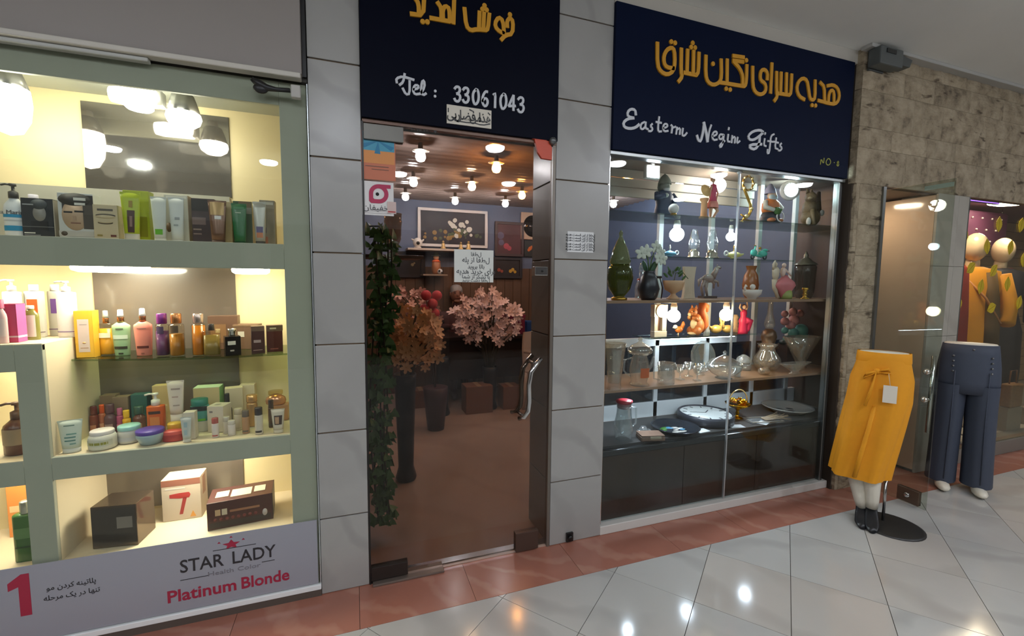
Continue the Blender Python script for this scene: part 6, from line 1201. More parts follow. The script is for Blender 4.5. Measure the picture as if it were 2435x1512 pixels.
# ================================================================ inside the gift shop
def pendant(x, y, rgb, label, z=2.345, r=.037):
    t = thing('pendant_bulb', label, 'lamp', (x, y, z), 0, 'pendant bulbs of the gift shop')
    part('bulb', G().lathe([(.0001, -r*1.1), (r*.7, -r*.85), (r, -r*.2), (r*.9, r*.4), (r*.45, r*1.1)], n=14, cap=False), glow(rgb, L_SHOPBULB), t)
    part('collar', G().lathe([(r*1.7, r*1.0), (r*1.75, r*1.08), (r*.5, r*1.25), (r*.45, 2.44-z)], n=16), mat((150, 140, 128), .3, .6), t)
WHT, ORG, WRM = (232, 240, 255), (255, 176, 84), (255, 214, 168)
for x, y, c, lb in ((.479, 3.33, WHT, 'white pendant bulb nearest the door hinge'), (1.092, 3.44, ORG, 'orange pendant bulb nearest the door'), (.54, 4.22, WHT, 'white pendant bulb in the second row on the left'), (1.086, 4.19, WRM, 'peach pendant bulb in the middle of the second row'), (.551, 4.98, WHT, 'white pendant bulb at the back left'), (1.106, 5.02, WHT, 'white pendant bulb above the large flower picture'), (1.687, 4.96, WHT, 'white pendant bulb at the back right'), (1.687, 4.42, ORG, 'orange pendant bulb deep in the shop right'), (2.35, 3.5, ORG, 'orange pendant bulb seen through the left of gift window'), (2.3, 4.3, WHT, 'white pendant bulb seen through the left of gift window'), (2.85, 3.4, WHT, 'white pendant bulb behind the gnome figurine'), (2.85, 4.5, WHT, 'white pendant bulb at the far right of the shop')):
    pendant(x, y, c, lb)
# pictures on the back wall
YP = 5.69
def picture(label, q, y, fm, cm, fw=.035, name='framed_picture', oval=False):
    x0, x1, z0, z1 = rectp(*q, y, 0); t = thing(name, label, 'picture', ((x0+x1)/2, y, z0)); w, h = x1-x0, z1-z0
    part('frame', G().box(-w/2, w/2, -.03, 0, 0, fw).box(-w/2, w/2, -.03, 0, h-fw, h).box(-w/2, -w/2+fw, -.03, 0, fw, h-fw).box(w/2-fw, w/2, -.03, 0, fw, h-fw), fm, t, bev=.004)
    part('canvas', G().box(-w/2+fw, w/2-fw, -.012, 0, fw, h-fw), cm, t); return t, w, h
def dabs(t, w, h, spec, y=-.0135):
    for nm, c, pts in spec:
        g = G()
        for (a, b, r) in pts: g.lathe([(1, 0), (.0001, .002)], n=10, cap=False, T=TR(a*w, y, b*h, rx=PI/2) @ Matrix.Diagonal((r*w, r*w, 1, 1)))
        part(nm, g, mat(c, .5), t, kind='stuff')
random.seed(3)
t, w, h = picture('large white-framed still life of pale flowers on dark blue', (993, 1158, 498, 588), YP, C(214, 210, 206), mat((26, 30, 44), .5, var=.3, sc=6))
dabs(t, w, h, (('white_flowers', (206, 204, 192), [(random.uniform(-.06, .3), random.uniform(.3, .72), random.uniform(.02, .04)) for i in range(16)]), ('ochre_fruit', (140, 112, 60), [(random.uniform(-.42, .1), random.uniform(.2, .42), random.uniform(.015, .035)) for i in range(14)]), ('green_leaves', (70, 84, 56), [(random.uniform(-.2, .42), random.uniform(.2, .6), random.uniform(.012, .03)) for i in range(18)])))
t, w, h = picture('dark framed picture low on the back wall left', (935, 1010, 598, 660), YP, C(34, 32, 38), mat((22, 26, 36), .5), .05)
dabs(t, w, h, (('pale_bird', (150, 148, 120), [(.1, .5, .05), (.16, .56, .03)]),))
t, w, h = picture('tall maroon portrait picture right of the flower picture', (1176, 1244, 528, 610), YP, C(70, 52, 52), mat((86, 48, 52), .5, var=.5, sc=5))
dabs(t, w, h, (('rose_dabs', (170, 70, 84), [(-.1, .3, .1), (.0, .24, .08)]), ('violet_dabs', (96, 88, 112), [(-.3, .6, .12), (-.28, .4, .1)])))
t, w, h = picture('dark picture of yellow fruit below the maroon portrait', (1172, 1240, 612, 662), YP, C(44, 40, 44), mat((40, 32, 32), .5, var=.4, sc=6))
dabs(t, w, h, (('yellow_fruit', (190, 150, 50), [(.1, .35, .06), (.18, .42, .06), (.26, .32, .05)]), ('red_fruit', (150, 70, 50), [(-.3, .4, .06), (-.2, .34, .05)])))
x0, x1, z0, z1 = rectp(1238, 1290, 506, 570, YP, 0)
t = thing('wall_mirror', 'dark oval mirror on a beige mount at the right of the back wall', 'mirror', ((x0+x1)/2, YP, z0)); w, h = x1-x0, z1-z0
part('mount', G().box(-w/2, w/2, -.02, 0, 0, h), C(206, 176, 150), t, bev=.004); part('oval', G().lathe([(1, 0), (.9, .02), (.0001, .021)], n=24, cap=False, T=TR(0, -.02, h*.5, rx=PI/2) @ Matrix.Diagonal((w*.4, h*.4, 1, 1))), mat((40, 34, 32), .1, .5), t)
x0, x1, z0, z1 = rectp(1246, 1272, 572, 610, YP, 0)
t = thing('flower_picture', 'small dark picture of an orange flower', 'picture', ((x0+x1)/2, YP, z0)); w, h = x1-x0, z1-z0
part('canvas', G().box(-w/2, w/2, -.02, 0, 0, h), C(40, 40, 36), t); dabs(t, w, h, (('orange_flower', (214, 110, 40), [(0, .5, .16), (.15, .6, .12), (-.12, .4, .12)]),), -.0205)
# wall shelf with figures
zs = at(1040, 593, 5.6).z
one('wall_shelf', G().box(.62, 1.50, 5.42, 5.69, -.025, 0), C(196, 182, 168), 'long pale wall shelf below the flower picture', 'shelf', (0, 0, zs-.001), bev=.003)
def wallfig(label, q, y, z, name='figurine'): return fig(name, label, 'figurine', *q, y, z)
t, w, h, T = wallfig('black and white cow-shaped teapot on the wall shelf', (978, 1008, 563, 592), 5.5, zs, 'cow_teapot')
part('body', G().ball((0, 0, .5), (.42, .34, .42), T=T).tube([(.36, 0, .6), (.55, 0, .8)], [.1, .05], 8, T).tube([(-.36, 0, .7), (-.56, 0, .8)], [.1, .03], 8, T).lathe([(.3, 0), (.32, .12)], n=16, T=T), C(222, 216, 206), t)
part('black_patch', G().ball((0, -.12, .45), (.24, .26, .22), T=T), C(30, 26, 26), t)
for q, lb in (((1046, 1062, 572, 592), 'tiny gilt figure left on the wall shelf'), ((1088, 1104, 575, 593), 'tiny gilt figure in the middle of the wall shelf'), ((1106, 1122, 573, 594), 'tiny gilt figure right on the wall shelf')):
    t, w, h, T = wallfig(lb, q, 5.5, zs); part('figure', G().lathe([(.3, 0), (.32, .1), (.18, .4), (.24, .6), (.1, .72)], n=12, T=T).ball((0, 0, .86), .14, 8, 6, T), mat((206, 176, 120), .4, .4), t)
z2 = at(1035, 652, 5.55).z
one('wall_shelf', G().box(.80, 1.10, 5.42, 5.69, -.02, 0), C(150, 128, 108), 'short brown wall shelf under the clown figure', 'shelf', (0, 0, z2-.001), bev=.003)
t, w, h, T = wallfig('clown figurine in orange with a football', (1024, 1050, 598, 652), 5.52, z2, 'clown_figurine')
part('suit', G().lathe([(.14, .0), (.17, .1), (.2, .3), (.19, .5), (.1, .62)], n=14, T=T), C(170, 110, 70), t); part('scarf', G().lathe([(.16, .52), (.2, .56), (.12, .64)], n=14, T=T), mat((214, 90, 36), .5), t)
part('head', G().ball((0, 0, .74), .13, 10, 8, T), M_SKIN, t); part('hat', G().lathe([(.2, .8), (.19, .84), (.12, .86), (.1, .98), (.0001, 1)], n=14, T=T, cap=False), C(60, 70, 64), t)
part('football', G().ball((.14, -.16, .12), .12, 10, 8, T), C(214, 210, 204), t); part('football_spots', G().ball((.1, -.25, .14), .05, 8, 6, T).ball((.2, -.23, .08), .045, 8, 6, T), M_BLACK, t)
# ribbed glass vase on a bracket shelf, left
zv = at(940, 608, 2.95).z
one('bracket_shelf', G().box(-.12, .42, -.12, .14, -.02, 0), C(96, 70, 52), 'small brown bracket shelf carrying the ribbed glass vase', 'shelf', (0, 2.95, zv-.001), bev=.003)
t, w, h = glassvase('tall ribbed glass vase behind the door hinge side', (912, 957, 508, 608), 2.95, zv, [(.5, 0), (.55, .03), (.3, .12), (.5, .22), (.85, .4), (.9, .7), (.98, .82), (.9, .86), (.95, .98), (1, 1), (.9, .98), (.8, .5), (.0001, .2)], pane((228, 214, 200), 1.6, .05, .25, (214, 196, 180)), fac=9, amp=.06)
# ---------------------------------------------------------------- ivy garland at the hinge side
random.seed(11)
t = thing('ivy_garland', 'long green ivy garland hanging inside the door at the hinge side', 'plant', (at(908, 900, 2.54).x, 2.54, 0))
g = G(); vine = []
for k in range(5):
    ph = random.random()*6; pts = [(.03*math.sin(z*3+ph)+(k-2)*.018, .04*math.cos(z*2.2+ph), z) for z in [i*.12+.12 for i in range(14)]]; vine.append(pts); g.tube(pts, .005, 5)
part('vines', g, C(60, 62, 36), t, kind='stuff')
lv = G()
for k in range(520):
    pts = random.choice(vine); p = random.choice(pts); s = random.uniform(.022, .042)
    T = TR(p[0]+random.uniform(-.04, .04), p[1]+random.uniform(-.05, .05), p[2]+random.uniform(-.06, .06), rz=random.uniform(-1.2, 1.2), rx=random.uniform(.6, 1.9), s=s)
    lv.add([(0, -.2, 0), (.8, -.3, .12), (.55, .4, .05), (0, 1.2, -.15), (-.55, .4, .05), (-.8, -.3, .12), (0, .25, 0)], [(0, 1, 6), (1, 2, 6), (2, 3, 6), (3, 4, 6), (4, 5, 6), (5, 0, 6)], False, T)
part('foliage', lv, mat((78, 128, 66), .5, var=.5, sc=5), t, kind='stuff')
part('wall_hook', G().tube([(-.24, 0, 1.72), (0, 0, 1.74), (.02, 0, 1.68)], .006, 6), M_BLACK, t)
# ---------------------------------------------------------------- floor vases with blossoms
bl = G()
for i in range(6):
    a = 2*PI*i/6; T = TR(rz=a); bl.add([(0, 0, 0), (.35, -.25, .12), (.85, -.2, .3), (1, 0, .34), (.85, .2, .3), (.35, .25, .12), (.5, 0, .1)], [(0, 1, 6), (1, 2, 6), (2, 3, 6), (3, 4, 6), (4, 5, 6), (5, 0, 6)], True, T)
bl.ball((0, 0, .1), .16, 6, 4); BLOOM = {}
def floorvase(label, x, y, h, r, blooms, rgb, cx, cz, sx, sz, n, size, seed):
    random.seed(seed); t = thing('floor_vase', label, 'vase', (x, y, .0045))
    part('vase', G().lathe([(r*.9, 0), (r, .02), (r*.72, .1), (r*.8, h*.4), (r*1.0, h*.9), (r*1.06, h), (r*.9, h), (r*.6, h*.3), (.0001, .2)], n=18, cap=False), mat((22, 22, 24), .35), t)
    t2 = thing('flower_bunch', blooms, 'flowers', (x, y, .0)); k = tuple(rgb)
    if k not in BLOOM: BLOOM[k] = bl.mesh('blossom'); BLOOM[k].materials.append(mat(rgb, .7, var=.2, sc=3))
    st = G()
    for i in range(n):
        a = random.uniform(0, 2*PI); q = math.sqrt(random.random()); px, pz = cx-x+sx*q*math.cos(a), cz+sz*q*math.sin(a); py = random.uniform(-.14, .14)
        o = part('blossom', BLOOM[k], None, t2, (px, py, pz)); s = size*random.uniform(.75, 1.25); o.scale = (s, s, s); o.rotation_euler = (random.uniform(.6, 2.2), random.uniform(-.5, .5), random.uniform(-.6, .6))
        if i % 3 == 0: st.tube([(0, 0, h*.55), (px*.3, py*.3, (h+pz)/2), (px, py, pz)], .005, 5)
    part('stems', st, C(70, 62, 44), t2, kind='stuff')
p = onz(966, 1140, 0); hz = at(966, 890, p.y).z
floorvase('tall slim black floor vase near the ivy', p.x, p.y, hz, .075, 'bunch of peach silk blossoms above the nearest black vase', (252, 196, 150), at(985, 800, p.y).x, at(985, 805, p.y).z, .19, .24, 80, .05, 1)
p = onz(1052, 986, 0); hz = at(1052, 850, p.y).z
floorvase('black floor vase in front of the counter, left one', p.x, p.y, hz, .085, 'bunch of rose silk blossoms left of the counter', (244, 196, 184), at(975, 740, p.y).x, at(975, 740, p.y).z, .3, .24, 60, .06, 2)
p3 = onz(1165, 971, 0); hz = at(1165, 872, p3.y).z
floorvase('black floor vase in front of the counter, right one', p3.x, p3.y, hz, .085, 'wide bunch of pink silk blossoms in front of the counter', (250, 212, 206), at(1156, 755, p3.y).x, at(1156, 755, p3.y).z, .37, .31, 170, .058, 3)
t = thing('red_pompoms', 'cluster of red pompom balls on sticks beside the pink blossoms', 'flowers', (at(1035, 740, 4.2).x, 4.2, .0))
g = G(); st = G()
for (px, py) in ((1012, 702), (1040, 703), (1028, 722), (1010, 735), (1034, 745), (1030, 768), (1018, 760)):
    q = at(px, py, 4.2); q = (q.x-t.location.x, random.uniform(-.05, .05), q.z); part('pompom', G().ball(q, .05, 12, 8), mat((196, 54, 62), .6, var=.15, sc=20), t); st.tube([(0, 0, .35), (q[0]*.5, q[1], q[2]*.6), q], .005, 5)
part('sticks', st, C(70, 50, 40), t); part('pot', G().lathe([(.08, .0045), (.11, .3), (.12, .42), (.1, .42)], n=18), C(60, 24, 26), t)
# ---------------------------------------------------------------- counter, chair, boxes
t = thing('counter_desk', 'dark brown counter desk at the back of the shop', 'desk', (1.6, 5.16, .0045))
M_DW = wood('dark_wood', (52, 34, 26), (38, 24, 20), 2, .35)
part('top', G().box(-.75, .75, -.26, .26, .76, .80), M_DW, t, bev=.004); part('front_panel', G().box(-.72, .72, -.22, -.2, .3, .76), M_DW, t)
for a, b in ((-.7, -.25), (.66, -.25), (-.7, .2), (.66, .2)): part('leg', G().box(a, a+.04, b, b+.04, 0, .76), M_DW, t)
x0, x1, z0, z1 = rectp(1196, 1252, 776, 832, 5.0, 0)
t = thing('gift_box', 'magenta gift box standing on the counter desk', 'box', ((x0+x1)/2, 5.06, .8053)); part('body', G().box(-.13, .13, -.06, .06, 0, .2), mat((120, 20, 54), .5), t, bev=.003); part('lid', G().box(-.135, .135, -.065, .065, .2, .235), mat((132, 24, 60), .5), t, bev=.003); part('clasp', G().ball((-.02, -.063, .14), .012, 8, 6), M_BRASS, t)
t = thing('small_blue_box', 'small blue box at the right end of the counter', 'box', (2.12, 5.2, .8053)); part('body', G().box(-.07, .07, -.06, .06, 0, .12), mat((30, 70, 130), .5), t, bev=.003); part('lid', G().box(-.073, .073, -.063, .063, .12, .14), mat((40, 84, 148), .5), t, bev=.003)
for x, y, w, d, h, lb in ((1.27, 4.66, .3, .22, .3, 'brown cardboard box between the two black vases'), (.70, 5.05, .22, .2, .2, 'brown cardboard box left of the black vase'), (1.66, 4.7, .2, .2, .26, 'brown cardboard box right of the black vase')):
    t = thing('cardboard_box', lb, 'box', (x, y, .005)); part('body', G().box(-w/2, w/2, -d/2, d/2, 0, h), mat((126, 84, 58), .7, var=.08), t, bev=.003); part('tape', G().box(-.025, .025, -d/2-.001, d/2+.001, h, h+.001), C(160, 124, 84), t)
t = thing('plastic_chair', 'white plastic garden chair right of the counter', 'chair', (2.05, 4.45, .0045), .5)
M_PL = mat((196, 176, 160), .4)
part('seat', G().box(-.2, .2, -.2, .2, .42, .45), M_PL, t, bev=.012, seg=3)
rg = []
for k in range(6): z = .45+.42*k/5; ww = .2*(1-.25*(k/5)**3); rg.append([(-ww, .19+.05*k/5, z), (ww, .19+.05*k/5, z), (ww, .215+.05*k/5, z), (-ww, .215+.05*k/5, z)])
part('backrest', G().loft(rg, False), M_PL, t)
for a in (-.18, .18):
    for b in (-.18, .18): part('leg', G().tube([(a, b, .43), (a*1.12, b*1.12, 0)], [.024, .018], 8), M_PL, t)
    part('armrest', G().tube([(a*1.1, .2, .66), (a*1.15, -.05, .66), (a*1.15, -.19, .6), (a*1.1, -.19, .44)], .018, 8), M_PL, t)
# ---------------------------------------------------------------- shopkeeper seated behind the counter
hx = at(1085, 700, 5.62).x
hd = at(1085, 700, 5.56)
t = thing('person', 'grey-haired person in a dark red jacket seated behind the blossoms', 'person', (hd.x, 5.56, .0045))
def skin(name, verts, edges, radii, root, m, parent, sub=2):
    me = bpy.data.meshes.new(name); me.from_pydata(verts, edges, []); o = bpy.data.objects.new(name, me); COL.objects.link(o)
    md = o.modifiers.new('skin', 'SKIN'); me.skin_vertices[0].data[root].use_root = True
    for i, r in enumerate(radii): me.skin_vertices[0].data[i].radius = (r, r) if not isinstance(r, tuple) else r
    s = o.modifiers.new('sub', 'SUBSURF'); s.levels = s.render_levels = sub
    dg = bpy.context.evaluated_depsgraph_get(); m2 = bpy.data.meshes.new_from_object(o.evaluated_get(dg)); bpy.data.objects.remove(o); bpy.data.meshes.remove(me)
    for p in m2.polygons: p.use_smooth = True
    m2.materials.clear(); return part(name, m2, m, parent)
hz = hd.z
sh = hz-.27
V_ = [(0, .02, .5), (0, .03, .72), (0, .02, sh-.06), (0, 0, sh+.04), (0, -.02, hz-.08)]; R_ = [(.15, .12), (.15, .12), (.17, .11), (.06, .055), (.05, .05)]; E_ = [(0, 1), (1, 2), (2, 3), (3, 4)]
for s in (-1, 1):
    b = len(V_); V_ += [(s*.19, .0, sh), (s*.25, -.02, sh-.14), (s*.12, -.22, .875), (s*.1, -.28, .86)]; R_ += [.065, .05, .034, (.04, .022)]; E_ += [(2, b), (b, b+1), (b+1, b+2), (b+2, b+3)]
    for k in range(4):
        c = len(V_); V_ += [(s*(.07+.022*k), -.33-.008*(1.5-abs(k-1.5)), .856), (s*(.07+.022*k), -.36-.01*(1.5-abs(k-1.5)), .85)]; R_ += [.009, .008]; E_ += [(b+3, c), (c, c+1)]
    c = len(V_); V_ += [(s*.05, -.29, .856), (s*.035, -.32, .852)]; R_ += [.01, .009]; E_ += [(b+3, c), (c, c+1)]
    c = len(V_); V_ += [(s*.1, -.05, .49), (s*.12, -.36, .5), (s*.12, -.36, .1), (s*.12, -.47, .04)]; R_ += [.085, .065, .05, .04]; E_ += [(0, c), (c, c+1), (c+1, c+2), (c+2, c+3)]
skin('body', V_, E_, R_, 0, mat((70, 34, 34), .7), t)
hg = G().ball((0, 0, hz), (.075, .092, .112), 20, 14).ball((0, -.085, hz-.01), (.014, .022, .022), 8, 6).ball((-.078, .005, hz), (.012, .022, .03), 8, 6).ball((.078, .005, hz), (.012, .022, .03), 8, 6).ball((0, -.045, hz-.085), (.04, .04, .03), 10, 8)
hg.tube([(0, .01, hz-.09), (0, .015, sh+.02)], .05, 12)
hd_ = part('head', hg, mat((150, 104, 84), .55), t)
part('hair', G().lathe([(.079, .02), (.082, .05), (.072, .09), (.045, .115), (.0001, .124)], (0, .012, hz), 20, sy=1.15, cap=False).ball((0, .05, hz+.02), (.077, .055, .085), 14, 10), mat((160, 156, 152), .8), t)
part('eyebrows', G().tube([(-.048, -.08, hz+.03), (-.02, -.09, hz+.034)], .005, 6).tube([(.048, -.08, hz+.03), (.02, -.09, hz+.034)], .005, 6), C(90, 84, 80), t)
part('eyes', G().ball((-.032, -.082, hz+.012), (.012, .006, .007), 8, 6).ball((.032, -.082, hz+.012), (.012, .006, .007), 8, 6), C(40, 30, 28), t)
part('mouth', G().tube([(-.025, -.083, hz-.052), (0, -.088, hz-.05), (.025, -.083, hz-.052)], .005, 6), C(120, 64, 58), t)
t = thing('stool', 'plain dark stool under the seated person', 'stool', (hd.x, 5.53, .0045)); part('seat', G().lathe([(.16, .34), (.17, .36), (.16, .38)], n=20), M_DW, t)
for i in range(4): a = PI/4+i*PI/2; part('leg', G().tube([(.1*math.cos(a), .1*math.sin(a), .35), (.14*math.cos(a), .14*math.sin(a), 0)], .014, 8), M_DW, t)
# ================================================================ mannequins and clothes window
def cloth(rings, n=48):
    """rings: (cx, cy, z, rx, ry, pleats, amp, phase)"""
    out = []
    for (cx, cy, z, rx, ry, k, am, ph) in rings:
        r = []
        for i in range(n):
            a = 2*PI*i/n; f = 1+am*math.sin(k*a+ph)+am*.4*math.sin((k*2+1)*a+ph*2); r.append((cx+rx*f*math.cos(a), cy+ry*f*math.sin(a), z))
        out.append(r)
    return out
M_YEL = mat((226, 150, 14), .75, var=.05, sc=30); M_NAVY = mat((60, 66, 80), .7, var=.06, sc=30); M_MANQ = mat((222, 214, 196), .3)
b = onz(2128, 1232, 0)
mx, my = 2.965, 1.70
t = thing('half_mannequin', 'half mannequin in mustard yellow culottes on a black disc base', 'mannequin', (mx, my, 0), -.98)
part('base_disc', G().lathe([(.165, 0), (.165, .006), (.15, .011), (.0001, .012)], (.09, .0, 0), 32, cap=False), mat((40, 38, 36), .45), t)
part('support_rod', G().tube([(.06, .03, .01), (.06, .03, .3)], .008, 8), M_CHROME, t)
part('waist_cap', G().lathe([(.118, 0), (.112, .006), (.0001, .01)], (0, 0, 1.045), 28, sy=.62, cap=False), M_MANQ, t)
part('legs', G().tube([(-.095, 0, .42), (-.085, .0, .28), (-.055, .005, .12), (-.045, .01, .075)], [.055, .05, .034, .03], 12).tube([(-.02, -.01, .42), (-.012, -.012, .28), (.0, -.01, .14), (.0, -.01, .09)], [.055, .05, .034, .03], 12), M_MANQ, t)
for s, (fx, fy) in ((-1, (-.045, .0)), (1, (.0, -.02))):
    part('shoe', G().loft([[(fx+w2*math.cos(2*PI*i/14), fy+yy+.012*math.sin(2*PI*i/14)*2, z+hh*math.sin(2*PI*i/14)) for i in range(14)] for (yy, z, w2, hh) in ((.03, .085, .024, .025), (.0, .075, .03, .03), (-.05, .04, .034, .022), (-.1, .022, .036, .018), (-.135, .016, .022, .012))]).tube([(fx, fy+.035, .07), (fx, fy+.045, .0)], [.016, .01], 8), mat((30, 30, 32), .35), t)
tr = [(-.0, 0, 1.045, .122, .082, 6, .0, 0), (.0, 0, .99, .127, .088, 6, .005, 0), (-.003, 0, .89, .148, .102, 5, .02, .4), (-.01, 0, .76, .152, .11, 5, .045, .5), (-.03, 0, .62, .15, .115, 5, .07, .6), (-.05, 0, .48, .147, .118, 5, .085, .7), (-.068, 0, .36, .145, .12, 5, .095, .8), (-.078, 0, .28, .144, .122, 5, .1, .8)]
o = G().loft(cloth(tr), cap=False)
part('culottes', o, M_YEL, t)
part('culotte_fold', G().loft([[(x0+.012*math.cos(2*PI*i/8), -.1-.02*v-.016*math.sin(2*PI*i/8), z) for i in range(8)] for v, (x0, z) in enumerate(((-.03, .74), (-.05, .6), (-.075, .46), (-.1, .31)))]), M_YEL, t)
part('waistband', G().lathe([(.128, .99), (.13, .995), (.126, 1.05), (.123, 1.052)], n=40, sy=.66, cap=False), M_YEL, t)
g = G().ball((-.03, -.096, .945), (.02, .014, .016)); g.tube([(-.03, -.1, .945), (-.075, -.105, .93), (-.09, -.105, .9), (-.04, -.105, .935)], [.008, .016, .014, .006], 8, flat=.5).tube([(-.03, -.1, .945), (.02, -.105, .965), (.03, -.105, .94), (-.02, -.105, .94)], [.008, .014, .012, .006], 8, flat=.5).tube([(-.035, -.1, .94), (-.05, -.12, .85), (-.075, -.13, .74)], [.012, .018, .02], 8, flat=.4)
part('belt_bow', g, M_YEL, t)
tg = part('price_tag', G().box(.0, .062, -.138, -.136, .775, .875), C(230, 222, 206), t); part('tag_string', G().tube([(.03, -.137, .87), (.02, -.12, .94)], .0015, 5), C(200, 190, 170), tg)
# navy trousers
t = thing('half_mannequin', 'half mannequin in navy wide-leg trousers beside the clothes window', 'mannequin', (4.06, 1.80, 0), -.95)
part('waist_cap', G().lathe([(.136, 0), (.13, .008), (.0001, .014)], (0, 0, 1.04), 28, sy=.55, cap=False), M_MANQ, t)
part('hips', G().loft(cloth([(0, 0, 1.04, .142, .09, 4, 0, 0), (0, 0, .98, .15, .1, 4, .004, 0), (0, 0, .88, .162, .112, 4, .01, 0), (0, 0, .78, .166, .116, 4, .01, 0), (0, 0, .70, .162, .112, 4, .0, 0)]), cap=True), M_NAVY, t)
for s in (-1, 1):
    part('trouser_leg', G().loft(cloth([(s*.08, 0, .76, .085, .11, 4, .01, .3), (s*.082, 0, .6, .082, .105, 4, .025, .4), (s*.086, 0, .4, .08, .1, 4, .03, .5), (s*.09, -.0, .2, .08, .1, 4, .035, .6), (s*.093, 0, .05, .082, .102, 4, .035, .6)]), cap=False), M_NAVY, t)
    part('foot', G().ball((s*.093, -.09, .03), (.04, .1, .03), 12, 8).tube([(s*.09, 0, .3), (s*.093, 0, .05)], .035, 10), M_MANQ, t)
g = G()
for s in (-1, 1):
    for k in range(4): part('button', G().ball((s*.095, -.088-.004*k, .96-.035*k), .007, 8, 6), mat((120, 120, 120), .3, .6), t)
part('button', G().ball((0, -.096, 1.01), .007, 8, 6), mat((120, 120, 120), .3, .6), t)
for q in (-1, 1): part('crease', G().tube([(q*.085, -.108, .86), (q*.085, -.106, .5), (q*.092, -.104, .08)], .003, 5), M_NAVY, t)
# full mannequins in the window
def manq(label, px, py, y, rz):
    p = at(px, py, y); t = thing('mannequin', label, 'mannequin', (p.x, y, .1005), rz); k = (p.z-.1)/1.645; t.scale = (k, k, k)
    part('head', G().ball((0, -.01, 1.645), (.082, .1, .125), 20, 14).tube([(0, .01, 1.54), (0, .02, 1.44)], [.045, .055], 12), mat((232, 206, 170), .2), t)
    return t
t = manq('bald mannequin in a long mustard coat with chest strap', 2318, 588, 2.42, -.75)
part('coat', G().loft(cloth([(0, 0, 1.47, .07, .06, 5, 0, 0), (0, .0, 1.43, .19, .09, 5, .01, 0), (0, 0, 1.3, .2, .12, 5, .02, 0), (0, 0, 1.05, .17, .12, 5, .03, .3), (0, 0, .8, .21, .14, 5, .05, .4), (0, 0, .45, .22, .15, 5, .07, .5), (0, 0, .3, .22, .15, 5, .07, .5)])), mat((232, 156, 20), .7, var=.1), t)
part('sleeves', G().tube([(-.19, 0, 1.4), (-.26, 0, 1.15), (-.24, -.08, .92)], [.065, .06, .055], 10).tube([(.19, 0, 1.4), (.26, 0, 1.15), (.2, -.12, .98)], [.065, .06, .055], 10), mat((232, 156, 20), .7, var=.1), t)
part('dark_scarf', G().loft(cloth([(.09, -.09, 1.42, .035, .02, 3, .05, 0), (.1, -.12, 1.2, .045, .02, 3, .05, .2), (.11, -.125, .95, .05, .02, 3, .05, .3), (.11, -.14, .75, .05, .02, 3, .05, .3)])), mat((96, 72, 30), .7), t)
part('strap', G().tube([(-.12, -.06, 1.44), (.04, -.15, 1.2), (.16, -.13, .98)], .01, 6), C(206, 140, 80), t)
part('pole', G().tube([(0, 0, .31), (0, 0, 0)], .02, 10).lathe([(.15, 0), (.15, .01), (.02, .02)], n=24), M_CHROME, t)
t = manq('bald mannequin in a black dress with red collar', 2384, 596, 2.62, -.75)
part('dress', G().loft(cloth([(0, 0, 1.47, .07, .06, 5, 0, 0), (0, 0, 1.43, .18, .09, 5, .01, 0), (0, 0, 1.25, .19, .12, 5, .02, 0), (0, 0, 1.05, .15, .11, 5, .02, .3), (0, 0, .85, .2, .14, 5, .03, .4), (0, 0, .45, .21, .15, 5, .04, .5), (0, 0, .2, .2, .15, 5, .04, .5)])), mat((26, 26, 34), .6, var=.2), t)
part('sleeves', G().tube([(-.18, 0, 1.4), (-.25, 0, 1.15), (-.2, -.1, .95)], [.06, .055, .045], 10).tube([(.18, 0, 1.4), (.25, 0, 1.15), (.2, -.1, .95)], [.06, .055, .045], 10), mat((26, 26, 34), .6, var=.2), t)
part('collar', G().lathe([(.1, 1.43), (.085, 1.47), (.07, 1.46)], n=20, sy=.7, cap=False), C(130, 34, 44), t); part('brooch', G().ball((-.1, -.12, 1.33), (.04, .01, .012), 8, 6), mat((220, 60, 90), .4), t)
part('pole', G().tube([(0, 0, .22), (0, 0, 0)], .02, 10).lathe([(.15, 0), (.15, .01), (.02, .02)], n=24), M_CHROME, t)
# dark red garment on a stand at the left edge of the window
t = thing('hanging_garment', 'red garment on a stand at the left edge of clothes window', 'garment', (at(2290, 700, 2.36).x-.12, 2.36, .1005))
part('cloth', G().loft(cloth([(0, 0, 1.55, .03, .03, 5, 0, 0), (0, 0, 1.48, .12, .06, 5, .02, 0), (0, 0, 1.1, .13, .08, 5, .05, 0), (0, 0, .6, .14, .09, 5, .07, .3)])), mat((170, 50, 40), .7), t); part('stand', G().tube([(0, 0, .62), (0, 0, 0)], .012, 8).lathe([(.12, 0), (.12, .01), (.012, .02)], n=20), M_CHROME, t)
